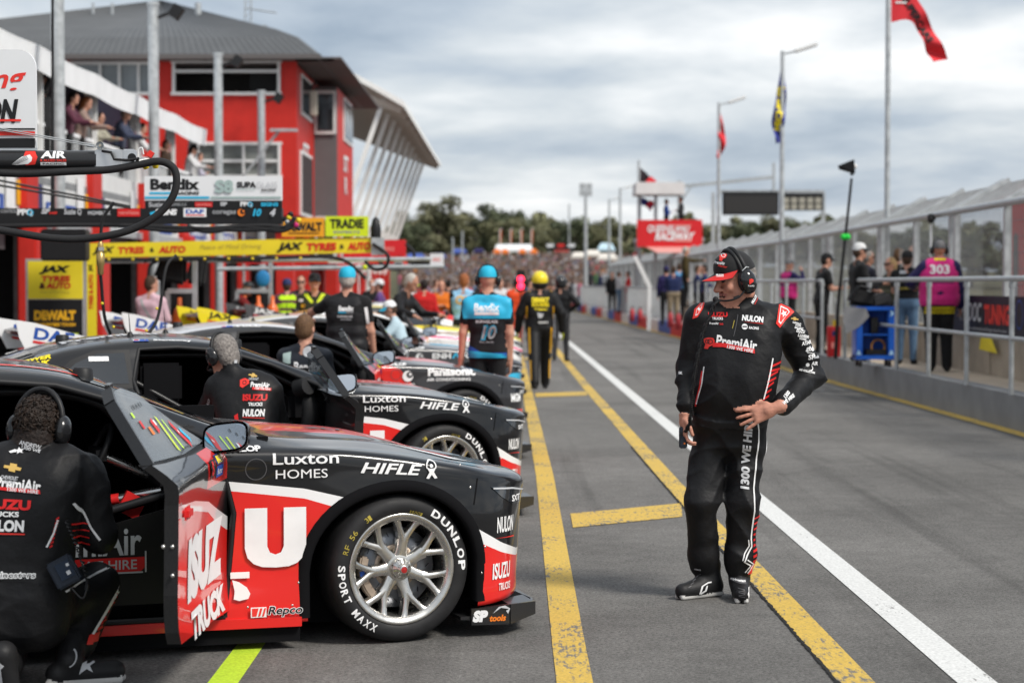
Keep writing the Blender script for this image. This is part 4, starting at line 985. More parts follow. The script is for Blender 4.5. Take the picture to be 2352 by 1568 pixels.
        q.box(V(-1.92, -.935, .755) - hp, (.12, .03, .05), pm('red'), bevel=.012); q.build('pull_handle', dob)
        mr_ = MB(); mo = V(-.99, -.945, .975) - hp; build_mirror(mr_, mo, door_ang); mr_.build('mirror', dob)
        for zz, dxx in ((.64, 0), (.64, .035), (.53, 0)):
            hq = V(-2.055 + .0, -.90 + dxx, zz) - hp; MB().ball(hq, .009, RIMM, 8).build('rivet', dob)
    else:
        mr_ = MB(); build_mirror(mr_, V(-.99, -1.00, 1.03), 0); mr_.build('mirror', t)
    return t
def build_mirror(mr_, mo, ang):
    """rear-view mirror: rounded shell, angled glass facing the back of the car, stalk"""
    A = Matrix.Rotation(R(-8 if ang else -4), 3, 'Z') @ Matrix.Rotation(R(9), 3, 'Y')      # the glass faces backwards and a little up
    sec = [(.0, .102, .066), (.03, .105, .069), (.075, .09, .058), (.11, .055, .036)]; vs = []; k = 20
    for (d, hw, hh) in sec:
        for q in range(k):
            a = 2 * math.pi * q / k; cx = math.copysign(abs(math.cos(a)) ** .55, math.cos(a)) * hw; cz = math.copysign(abs(math.sin(a)) ** .55, math.sin(a)) * hh
            vs.append(mo + A @ V(d - .02, cx * 1.0 + .18 * cz * .0, cz - .12 * cx))
    fs = [(i * k + q, i * k + (q + 1) % k, (i + 1) * k + (q + 1) % k, (i + 1) * k + q) for i in range(3) for q in range(k)] + [tuple(3 * k + q for q in range(k))]
    mr_.add(vs, fs, mat('black_gloss_shell', (.012, .012, .013), .2, coat=.6), True)
    mr_.add([mo + A @ V(-.018, (p[0]), p[1] - .12 * p[0]) for p in [(math.copysign(abs(math.cos(a)) ** .55, math.cos(a)) * .092, math.copysign(abs(math.sin(a)) ** .55, math.sin(a)) * .056) for a in np.linspace(0, 2 * math.pi, 24, endpoint=False)]], [tuple(range(24))], MIRR)
    mr_.bar(mo + A @ V(.03, .05, -.05), V(mo.x + .03, mo.y + .10, mo.z - .12), .05, .03, TRIM)

def poly_mat(name):
    m = bpy.data.materials.new(name); m.use_nodes = True; t = m.node_tree; L = t.links; b = t.nodes['Principled BSDF']
    b.inputs['Base Color'].default_value = (.30, .33, .36, 1); b.inputs['Roughness'].default_value = .12; b.inputs['Coat Weight'].default_value = .6
    tr = t.nodes.new('ShaderNodeBsdfTransparent'); tr.inputs[0].default_value = (.75, .78, .80, 1); ms = t.nodes.new('ShaderNodeMixShader'); ms.inputs[0].default_value = .42
    L.new(b.outputs[0], ms.inputs[2]); L.new(tr.outputs[0], ms.inputs[1]); L.new(ms.outputs[0], t.nodes['Material Output'].inputs[0]); return m
POLYC = poly_mat('clear_polycarbonate')
def flex_man(cx, cz, s):
    return [('o', cx, cz + .55 * s, .42 * s, .10 * s, 'white', -.5, math.pi + .5), ('c', cx, cz + .55 * s, .14 * s, 'white'), ('p', [(cx - .42 * s, cz + .45 * s), (cx - .16 * s, cz + .34 * s), (cx + .16 * s, cz + .34 * s), (cx + .42 * s, cz + .45 * s), (cx + .2 * s, cz + .05 * s), (cx + .5 * s, cz - .45 * s), (cx + .25 * s, cz - .5 * s), (cx, cz - .16 * s), (cx - .25 * s, cz - .5 * s), (cx - .5 * s, cz - .45 * s), (cx - .2 * s, cz + .05 * s)], 'white')]
PA_SIDE = ([('t', 'Luxton', -.435, .858, .30, .050, 'white', .012), ('t', 'HOMES', -.455, .790, .235, .040, 'white', .0), ('t', 'HIFLE', -.04, .800, .29, .048, 'white', .022, .25, -.07)] + flex_man(.150, .776, .054) +
           [('t', 'DUNLOP', -.735, .903, .20, .022, 'white', .04), ('p', [(-.712, .642), (-.612, .642), (-.612, .47), (-.60, .442), (-.575, .432), (-.55, .442), (-.538, .47), (-.538, .642), (-.438, .642), (-.438, .462), (-.450, .42), (-.478, .392), (-.515, .378), (-.575, .374), (-.635, .378), (-.672, .392), (-.700, .42), (-.712, .462)], 'white'), ('r', -.735, .345, .085, .028, 'white'), ('p', [(-.77, .325), (-.74, .315), (-.705, .29), (-.69, .262), (-.70, .24), (-.74, .232), (-.765, .24), (-.76, .275)], 'white'), ('t', 'Repco', -.535, .178, .16, .052, 'white', .06, .2), ('t', 'Repco', -.535, .178, .155, .046, 'black', .02, .2),
            ('r', -.655, .178, .07, .045, 'white'), ('p', [(-.685, .160), (-.665, .160), (-.655, .196), (-.685, .196)], 'brightred'), ('p', [(-.658, .160), (-.648, .160), (-.638, .196), (-.648, .196)], 'brightred'), ('p', [(-.640, .160), (-.632, .160), (-.622, .196), (-.630, .196)], 'brightred'),
            ('r', 0, -1, .01, .01, 'white')],
           [('t', 'NULON', .01, .515, .15, .075, 'white', .03, .1), ('p', [(-.08, .455), (.10, .452), (.10, .446)], 'brightred'), ('t', 'ISUZU', -.02, .300, .155, .075, 'white', .025, .2), ('t', 'TRUCKS', 0, .225, .11, .035, 'white', .02, .2)])
PA_DOOR = [('t', 'ISUZ', -1.33, .50, .88, .26, 'white', .07, .05), ('t', 'TRUCK', -1.30, .27, .80, .12, 'white', .06, .1), ('r', -1.02, .835, .17, .05, 'blue'), ('t', 'Better', -1.02, .835, .12, .026, 'white', .0), ('r', -1.02, .885, .17, .04, 'navy'), ('t', 'PAY', -1.02, .885, .12, .03, 'yellow', .05), ('r', -1.20, .86, .12, .07, 'black'), ('t', 'S', -1.22, .86, .05, .06, 'red', .05)]
GLASS_ART = [('r', -1.50, 1.03, .03, .14, 'lime', -.3), ('r', -1.40, 1.02, .02, .12, 'neon', -.3), ('r', -1.75, 1.06, .05, .03, 'orange'), ('r', -1.85, 1.09, .04, .03, 'red'), ('r', -1.9, 1.13, .03, .02, 'neon'), ('r', -1.62, 1.07, .06, .05, 'red', .2), ('r', -1.58, 1.08, .03, .02, 'white'), ('r', -1.15, 1.0, .05, .05, 'cyan', .3), ('r', -1.24, 1.01, .06, .1, 'red', .4), ('r', -1.24, 1.01, .04, .02, 'white', .4)] + [('c', -1.80 + k * .07, 1.155, .010, 'black') for k in range(4)]
PA_PANEL = [('t', 'PremiAir', -.03, .03, .55, .15, 'silver', .02), ('p', [(-.25, -.13), (.24, -.13), (.26, -.11), (.26, -.055), (-.25, -.055)], 'red'), ('t', '1300 WE HIRE', .0, -.092, .44, .05, 'silver', .01), ('r', .265, -.08, .008, .11, 'silver'), ('r', .0, -.134, .5, .008, 'silver')]
SPL_ART = [('t', 'SP', -.05, .0, .075, .055, 'white', .08, .2), ('t', 'tools', .035, -.012, .08, .03, 'orange', .04, .2), ('p', [(.01, .01), (.05, .035), (.09, .028), (.075, .02), (.085, .005), (.095, .03), (.07, .045), (.04, .04)], 'silver')]
NZ_FLAG = lambda x, z: [('r', x, z, .10, .04, 'blue'), ('r', x - .028, z + .008, .044, .022, 'white'), ('r', x - .028, z + .008, .03, .016, 'red'), ('r', x + .03, z + .008, .006, .006, 'white'), ('r', x + .03, z - .008, .006, .006, 'red')]
def place(outer, hd):                                           # car origin from the outer face of its right front wheel
    return (outer[0] - .93 * math.sin(hd), outer[1] + .93 * math.cos(hd), 0)
GRP = 'race cars angle parked along the pit lane'
RV = V(0, .65, .75)                                             # roof rail artwork leans with the roof side
def rail(x, name_, wd, flag=None):
    its = [('t', name_, 0, 0, wd, .042, 'white', .03)]
    if flag: its += NZ_FLAG(-wd / 2 - .085, 0)
    return (V(x, -.60, 1.255), X3, RV, its)
def top(x, y, its): return (V(x, y, 1.5), X3, Y3, its)
POWER = (V(-2.74, -.62, 1.115), X3, RV, [('t', 'POWER', 0, .03, .22, .045, 'yellow', .05, .25), ('t', 'CRANK', .0, -.025, .20, .045, 'yellow', .05, .25), ('p', [(-.12, -.07), (.0, -.05), (.15, -.085), (.15, -.072), (.0, -.035)], 'red')])
PA_ROOF = [rail(-1.82, 'Stanaway', .26, 1), POWER, top(-2.15, -.15, [('t', 'PremiAir', 0, 0, .70, .22, 'silver', .03)]), top(-.15, -.12, [('t', 'ZL1', 0, 0, .2, .09, 'darkgrey', .04, .2)]),
           top(.12, -.62, [('p', [(-.12, .03), (.22, -.03), (.36, .06), (.20, .04)], 'white')])]
PA_ROOF1 = [(V(-2.2, -.60, 1.21), X3, RV, [('t', 'PremiAir', .1, 0, .55, .08, 'white', .03)]), top(-1.75, -.45, [('p', [(-.4, -.03), (.45, -.03), (.42, .02), (-.4, .02)], 'brightred'), ('r', -.1, 0, .12, .03, 'white'), ('r', .2, 0, .2, .02, 'white')]), PA_ROOF[3], PA_ROOF[4]]
hd1 = R(20)
build_car('race_car', 'nearest black and red race car, driver door wide open beside the kneeling crewman', place((-.52, 9.08), hd1), hd1, PA_PAINT, dict(panel=PA_PANEL, glass=POLYC), PA_SIDE, PA_ROOF1, GRP, door_art=PA_DOOR, glass_art=GLASS_ART, splitter_art=SPL_ART)
hd2 = R(21)
build_car('race_car', 'second black and red race car, grey haired crewman leaning into its open door', place((-.47, 13.75), hd2), hd2, PA_PAINT, dict(panel=PA_PANEL, glass=POLYC), PA_SIDE, PA_ROOF, GRP, door_ang=82, door_art=PA_DOOR, glass_art=GLASS_ART, splitter_art=SPL_ART)
def swirl(x, z, r): return [('c', x, z, r, 'white'), ('c', x + r * .35, z + r * .25, r * .62, 'darkgrey'), ('c', x + r * .45, z + r * .35, r * .25, 'white')]
SPL3 = [('t', 'ARC', 0, 0, .1, .05, 'white', .05)]
P3 = livery('grey_red_racing_paint', (.030, .030, .033), REDC, REDC, [(-4, .5), (-2.2, .85), (-.86, .95), (-.62, .86), (-.40, .60), (.2, .44), (.45, .47), (1, .46)], [(-4, .5), (-2.2, .85), (-.86, .95), (-.62, .86), (-.40, .60), (.2, .44), (.45, .47), (1, .46)], bonnet=REDC, bw=.60, roof=(.62, .62, .64))
S3 = ([('t', 'Panasonic', -.13, .835, .46, .075, 'white', .05), ('t', 'AIR CONDITIONING', -.16, .765, .42, .028, 'white', .02), ('t', 'DUNLOP', -.66, .905, .22, .024, 'white', .04), ('t', 'coregas', -.55, .72, .13, .03, 'white', .0)] + swirl(-.55, .80, .05), [('t', 'MGM', .0, .58, .17, .08, 'white', .05), ('t', 'ARC', .02, .37, .15, .11, 'white', .04)])
hd3 = R(21)
build_car('race_car', 'dark grey race car with red bonnet, young man standing in its open door', place((-.44, 18.35), hd3), hd3, P3, dict(panel=[('t', 'PremiAir', 0, 0, .1, .04, 'darkgrey')], glass=POLYC), S3, [rail(-1.95, 'HILL', .22, 1), (V(-2.75, -.60, 1.17), X3, RV, [('t', 'Hydraulink', 0, .02, .34, .05, 'white', .05), ('t', 'HOSE AND FITTINGS', 0, -.03, .28, .02, 'white')])], GRP,
          door_art=[('t', 'ARB', -1.3, .75, .5, .12, 'white', .05), ('r', -1.02, .86, .15, .05, 'navy'), ('r', -1.02, .90, .12, .03, 'yellow')], glass_art=GLASS_ART, splitter_art=SPL3)
P4 = livery('grey_white_racing_paint', (.045, .046, .05), (.05, .45, .70), (.75, .75, .76), [(-4, .6), (-2.2, .7), (-.8, .62), (0, .52), (.5, .60), (1, .60)], [(-4, .55), (-2.2, .65), (-.8, .57), (0, .47), (.5, .50), (1, .50)], bonnet=(.72, .73, .74), bw=.66, roof=(.70, .70, .70))
S4 = ([('t', 'ENH', -.40, .815, .22, .062, 'white', .03), ('p', [(-.28, .785), (-.255, .785), (-.23, .83), (-.205, .785), (-.18, .785), (-.225, .848), (-.235, .848)], 'cyan'), ('t', 'NCE', -.05, .815, .20, .062, 'white', .03), ('t', 'DUNLOP', -.70, .905, .22, .024, 'white', .04), ('t', 'coregas', -.68, .715, .13, .03, 'white', .0)] + swirl(-.66, .80, .05), [('r', 0, .4, .05, .05, 'white')])
hd4 = R(21)
build_car('race_car', 'dark grey race car with white and cyan bonnet, blue capped man leaning on its roof', place((-.44, 23.0), hd4), hd4, P4, dict(panel=[('t', 'PremiAir', 0, 0, .1, .04, 'darkgrey')], glass=POLYC), S4, [rail(-1.75, 'FEENEY', .25, 1), (V(-1.18, -.66, 1.08), V(.8, 0, -.6).normalized(), V(.5, .6, .6).normalized(), [])][:1] + [top(-.1, -.35, [('p', [(-.3, -.1), (.3, -.1), (.2, .06), (-.2, .06)], 'cyan')])], GRP, glass_art=GLASS_ART)
P5 = livery('white_orange_racing_paint', (.76, .76, .76), (.78, .10, .22), (.76, .76, .76), [(-4, .9), (-.9, .93), (-.5, .90), (.2, .84), (1, .6)], [(-4, .86), (-.9, .90), (-.5, .87), (.2, .81), (1, .57)], bonnet=(.85, .36, .03), bw=.68, roof=(.85, .36, .03))
hd5 = R(20)
build_car('race_car', 'white race car with orange bonnet, crewman in white and blue cap at its window', place((-.42, 28.1), hd5), hd5, P5, dict(panel=[('t', 'JAX', 0, 0, .1, .04, 'darkgrey')], glass=POLYC), ([('p', [(-.4, .72), (-.3, .80), (-.2, .74), (-.1, .78), (-.15, .70), (-.3, .68)], 'darkgrey'), ('t', 'TRADIE', .05, .74, .3, .06, 'darkgrey', .03)],), None, GRP, wing_col='yellow', wing_txt=('JAX', 'black', 'red'), lettered=False)
P6 = livery('white_yellow_racing_paint', (.04, .04, .042), (.80, .62, .03), (.76, .76, .76), [(-4, .95), (-.9, .96), (-.3, .90), (.3, .84), (1, .66)], [(-4, .88), (-.9, .90), (-.3, .84), (.3, .78), (1, .6)], bonnet=(.80, .68, .12), bw=.68, roof=(.80, .66, .05))
hd6 = R(20)
build_car('race_car', 'white race car with bright yellow roof edge beyond the orange one', place((-.42, 32.9), hd6), hd6, P6, None, ([('t', 'JAX', -.2, .72, .3, .10, 'black', .05)],), None, GRP, wing_col='darkgrey', wing_txt=('JAX', 'white', 'red'), lettered=False)
P7 = livery('white_racing_paint', (.76, .76, .76), (.70, .03, .03), (.76, .76, .76), [(-4, .75), (-.9, .75), (.3, .62), (1, .5)], [(-4, .70), (-.9, .70), (.3, .58), (1, .46)], roof=(.76, .76, .77))
build_car('race_car', 'plain white race car whose pale roof shows beyond the yellow edged one', place((-.44, 37.1), hd6), hd6, P7, None, ([('t', 'ARC', -.2, .80, .3, .08, 'red', .05)],), None, GRP, lettered=False)
P8 = livery('red_racing_paint', REDC, WHC, (.03, .03, .03), [(-4, .5), (1, .4)], [(-4, .45), (1, .35)], roof=(.70, .03, .03))
build_car('race_car', 'farthest visible race car in red, mostly hidden by the white one', place((-.5, 41.8), hd6), hd6, P8, None, ([('t', 'ARC', -.2, .80, .3, .08, 'white', .05)],), None, GRP, lettered=False, wing_col='red', wing_txt=('ARC', 'white', 'white'))
# ================================================================ people: one continuous surface each, grown from a posed skeleton
class Body:
    def __init__(s): s.p = []
    def cap(s, a, b, ra, rb, lab, k=.03, fl=None):
        """tapered limb from a to b; fl=(direction, factor) flattens it"""
        s.p.append(('c', np.array(a, float), np.array(b, float), ra, rb, lab, k, fl)); return s
    def ell(s, c, r, lab, k=.02, rot=None):
        s.p.append(('e', np.array(c, float), np.array(r, float), None if rot is None else np.array(rot), None, lab, k, None)); return s
    def hand(s, w, d, pn, ts, curl=.35, sc=1.0, lab='skin', spread=.12, thumb=.6):
        w = Vector(w); d = Vector(d).normalized(); ts = Vector(ts); ts = (ts - d * ts.dot(d)).normalized(); pn_ = d.cross(ts); pn = pn_ if pn_.dot(Vector(pn)) > 0 else -pn_
        s.cap(w - d * .03 * sc, w + d * .03 * sc, .027 * sc, .027 * sc, lab, .015)
        for q in (-.026, -.009, .009, .026): s.cap(w + d * .022 * sc + ts * q * .75 * sc, w + d * .088 * sc + ts * q * sc, .014 * sc, .0125 * sc, lab, .014)
        for i, (q, L) in enumerate(((.030, .072), (.010, .080), (-.010, .075), (-.030, .058))):
            b = w + d * .088 * sc + ts * q * sc; dd = (d + ts * spread * (1.5 - i) * .6).normalized(); ang = curl * .55; r = .0092 * sc
            for j, fr in enumerate((.45, .31, .24)):
                v = dd * math.cos(ang) + pn * math.sin(ang); e = b + v * L * fr * sc; s.cap(b, e, r, r * .93, lab, .004); b = e; r *= .93; ang += curl * (.9 if j == 0 else .7)
        b = w + d * .025 * sc + ts * .030 * sc; v = (d * .62 + ts * thumb + pn * .30).normalized(); e = b + v * .044 * sc; s.cap(b, e, .0135 * sc, .011 * sc, lab, .008)
        v2 = (d * .9 + ts * thumb * .3 + pn * .35).normalized(); s.cap(e, e + v2 * .034 * sc, .0105 * sc, .009 * sc, lab, .004)
        return s
    def mesh(s, h, wr=0.0, cloth=(), seed=0):
        lo = np.full(3, 1e9); hi = -lo; bb = []
        for (t, a, b, ra, rb, lab, k, fl) in s.p:
            if t == 'c': r = max(ra, rb); l_ = np.minimum(a, b) - r; h_ = np.maximum(a, b) + r
            else: r = b.max(); l_ = a - r; h_ = a + r
            bb.append((l_, h_)); lo = np.minimum(lo, l_); hi = np.maximum(hi, h_)
        lo -= 3 * h; hi += 3 * h; n = np.ceil((hi - lo) / h).astype(int) + 1
        D = np.full(n, 1.0, np.float32); RAW = np.full(n, 1.0, np.float32); LB = np.zeros(n, np.int16); labs = []
        ax = [lo[i] + h * np.arange(n[i]) for i in range(3)]
        for (t, a, b, ra, rb, lab, k, fl), (l_, h_) in zip(s.p, bb):
            if lab not in labs: labs.append(lab)
            m = k + 3 * h; i0 = np.maximum(((l_ - m - lo) / h).astype(int), 0); i1 = np.minimum(((h_ + m - lo) / h).astype(int) + 2, n)
            X, Y, Z = np.meshgrid(*[ax[i][i0[i]:i1[i]] for i in range(3)], indexing='ij'); p = np.stack((X, Y, Z), -1)
            if t == 'c':
                q = p - a; ba = b - a
                if fl is not None:
                    fd = np.array(fl[0], float); fd /= np.linalg.norm(fd); mid = (a + b) / 2; q = q + ((p - mid) @ fd)[..., None] * fd * (fl[1] - 1)
                L2_ = max(ba @ ba, 1e-9); tt = np.clip((q @ ba) / L2_, 0, 1); d = np.linalg.norm(q - tt[..., None] * ba, axis=-1) - (ra + (rb - ra) * tt)
                if fl is not None and fl[1] > 1: d = d / (fl[1] ** .5)
            else:
                q = p - a
                if ra is not None: q = q @ ra
                k0 = np.linalg.norm(q / b, axis=-1); k1 = np.linalg.norm(q / (b * b), axis=-1); d = k0 * (k0 - 1) / np.maximum(k1, 1e-6)
            sl_ = tuple(slice(i0[i], i1[i]) for i in range(3)); Ds = D[sl_]; R_ = RAW[sl_]; w_ = d < R_
            R_[w_] = d[w_]; LB[sl_][w_] = labs.index(lab)
            hh = np.clip(.5 + .5 * (Ds - d) / k, 0, 1); D[sl_] = Ds * (1 - hh) + d * hh - k * hh * (1 - hh)
        if wr > 0:
            X, Y, Z = np.meshgrid(*ax, indexing='ij', sparse=True); ph = seed * 1.7
            rd = lambda q: .5 - np.abs(np.sin(q)) ** .7; f = -(rd(17 * (Z + .45 * X + .16 * np.sin(7 * X + ph) + .12 * np.sin(9 * Y + 5 * Z + 1.3 * ph)) + ph) * .8 + rd(13 * (Z - .75 * X + .3 * Y + .14 * np.sin(9 * Z + 6 * X + ph))) * .8 + rd(29 * (Z - .3 * X + .5 * Y + .08 * np.sin(17 * X + 13 * Y + ph))) * .35)
            msk = np.isin(LB, [labs.index(c) for c in cloth if c in labs]); g = np.clip(.55 + .6 * np.sin(4.5 * Z + 5 * X + 3 * Y + ph), .12, 1)
            D = D + np.where(msk, wr * f * g, 0).astype(np.float32)
        ins = D < 0; c8 = np.zeros(tuple(n - 1), np.int8)
        for dx in (0, 1):
            for dy in (0, 1):
                for dz in (0, 1): c8 += ins[dx:n[0] - 1 + dx, dy:n[1] - 1 + dy, dz:n[2] - 1 + dz]
        act = (c8 > 0) & (c8 < 8); idx = np.full(act.shape, -1, np.int64); cells = np.argwhere(act); idx[act] = np.arange(len(cells))
        acc = np.zeros((len(cells), 3)); cnt = np.zeros(len(cells)); I = cells
        cor = {(dx, dy, dz): D[I[:, 0] + dx, I[:, 1] + dy, I[:, 2] + dz] for dx in (0, 1) for dy in (0, 1) for dz in (0, 1)}
        for axis in range(3):
            for u in (0, 1):
                for v in (0, 1):
                    a = [0, 0, 0]; o_ = [q for q in range(3) if q != axis]; a[o_[0]] = u; a[o_[1]] = v; b = list(a); b[axis] = 1
                    da, db = cor[tuple(a)], cor[tuple(b)]; x = (da < 0) != (db < 0); t = np.where(x, da / np.where(x, da - db, 1), 0)
                    for q in range(3): acc[:, q] += np.where(x, a[q] + (t if q == axis else 0), 0)
                    cnt += x
        vs = lo + (cells + acc / cnt[:, None]) * h; fs = []; fl_ = []
        for axis in range(3):
            o_ = [q for q in range(3) if q != axis]
            A = [slice(1, n[q] - 1) for q in range(3)]; B = list(A); A[axis] = slice(0, n[axis] - 1); B[axis] = slice(1, n[axis])
            sa = ins[tuple(A)]; sb = ins[tuple(B)]; e = np.argwhere(sa != sb); s0 = sa[tuple(e.T)]
            e = e + 1; e[:, axis] -= 1
            qs = []
            for (u, v) in ((-1, -1), (0, -1), (0, 0), (-1, 0)):
                c = e.copy(); c[:, o_[0]] += u; c[:, o_[1]] += v; qs.append(idx[tuple(c.T)])
            q = np.stack(qs, 1); flip = s0 if axis != 1 else ~s0
            q = np.where(flip[:, None], q, q[:, ::-1]); fs.append(q); fl_.append(e)
        fs = np.concatenate(fs); return vs, fs, labs, LB, lo, h

def face_labels(vs, fs, LB, lo, h):
    c = vs[fs].mean(1); i = np.clip(np.round((c - lo) / h).astype(int), 0, np.array(LB.shape) - 1); return LB[tuple(i.T)]
def body_object(B, name, parent, mats, h, wr=0.0, cloth=('top', 'bot'), seed=0, relax=1):
    vs, fs, labs, LB, lo, hh = B.mesh(h, wr, cloth, seed); fl = face_labels(vs, fs, LB, lo, hh)
    # light smoothing of the surface
    for _ in range(relax):
        acc = np.zeros_like(vs); cnt = np.zeros(len(vs))
        for a, b in ((0, 1), (1, 2), (2, 3), (3, 0)):
            np.add.at(acc, fs[:, a], vs[fs[:, b]]); np.add.at(cnt, fs[:, a], 1); np.add.at(acc, fs[:, b], vs[fs[:, a]]); np.add.at(cnt, fs[:, b], 1)
        vs = vs * .5 + .5 * acc / np.maximum(cnt, 1)[:, None]
    me = bpy.data.meshes.new(name); me.vertices.add(len(vs)); me.vertices.foreach_set('co', vs.astype(np.float32).ravel())
    me.loops.add(len(fs) * 4); me.loops.foreach_set('vertex_index', fs.astype(np.int32).ravel()); me.polygons.add(len(fs))
    me.polygons.foreach_set('loop_start', np.arange(len(fs), dtype=np.int32) * 4)
    for l in labs: me.materials.append(mats[l])
    me.polygons.foreach_set('material_index', fl.astype(np.int32)); me.polygons.foreach_set('use_smooth', np.ones(len(fs), bool)); me.update(calc_edges=True); me.validate()
    o = bpy.data.objects.new(name, me); COL.objects.link(o); o.parent = parent; return o

def skin(tone=0):
    c = [(.52, .27, .19), (.42, .21, .14), (.58, .33, .24), (.30, .15, .095)][tone]
    return mat('skin_tone_' + 'abcd'[tone], c, .5, noise=.10, nscale=26, bump=.12, bscale=90)
def cloth(nm, c): return mat(nm + '_cloth', c, .82, noise=.10, nscale=16, bump=.22, bscale=22, sheen=.08, spec=.15)
SUIT = mat('black_race_suit', (.0085, .0085, .0095), .56, noise=.15, nscale=14, bump=.8, bscale=13, sheen=.0, spec=.24); BLACKC = cloth('black', (.013, .013, .014)); NAVYC = cloth('navy', (.022, .018, .075)); JEAN = cloth('denim', (.10, .17, .26)); GREYC = cloth('charcoal', (.035, .035, .038)); WHITEC = cloth('white', (.62, .62, .63)); PINKC = cloth('pink', (.62, .42, .48)); REDC_ = cloth('red', (.50, .018, .018)); ORANGEC = cloth('orange', (.62, .16, .02)); CYANC = cloth('cyan', (.02, .36, .58)); LBLUE = cloth('pale_blue', (.30, .55, .78)); LIMEC = cloth('hi_vis_lime', (.50, .80, .02)); KHAKI = cloth('khaki', (.30, .24, .16)); PLUM = cloth('plum', (.10, .03, .05)); TAUPE = cloth('taupe', (.28, .2, .17)); MAG = cloth('magenta', (.60, .03, .20)); YELC = cloth('yellow', (.78, .60, .03)); STRC = cloth('dark_blue_stripe', (.05, .06, .10))
SHOE = mat('black_shoe', (.014, .014, .015), .55, bump=.2, bscale=40); SOLE = mat('pale_sole', (.55, .54, .52), .7)
def hairm(c): return mat('hair_' + c, dict(brown=(.055, .030, .018), dark=(.018, .012, .010), grey=(.20, .18, .165), white=(.42, .39, .35), ginger=(.30, .10, .035), blonde=(.34, .22, .10), sandy=(.13, .07, .035))[c], .65, noise=.45, nscale=60, bump=.9, bscale=70)

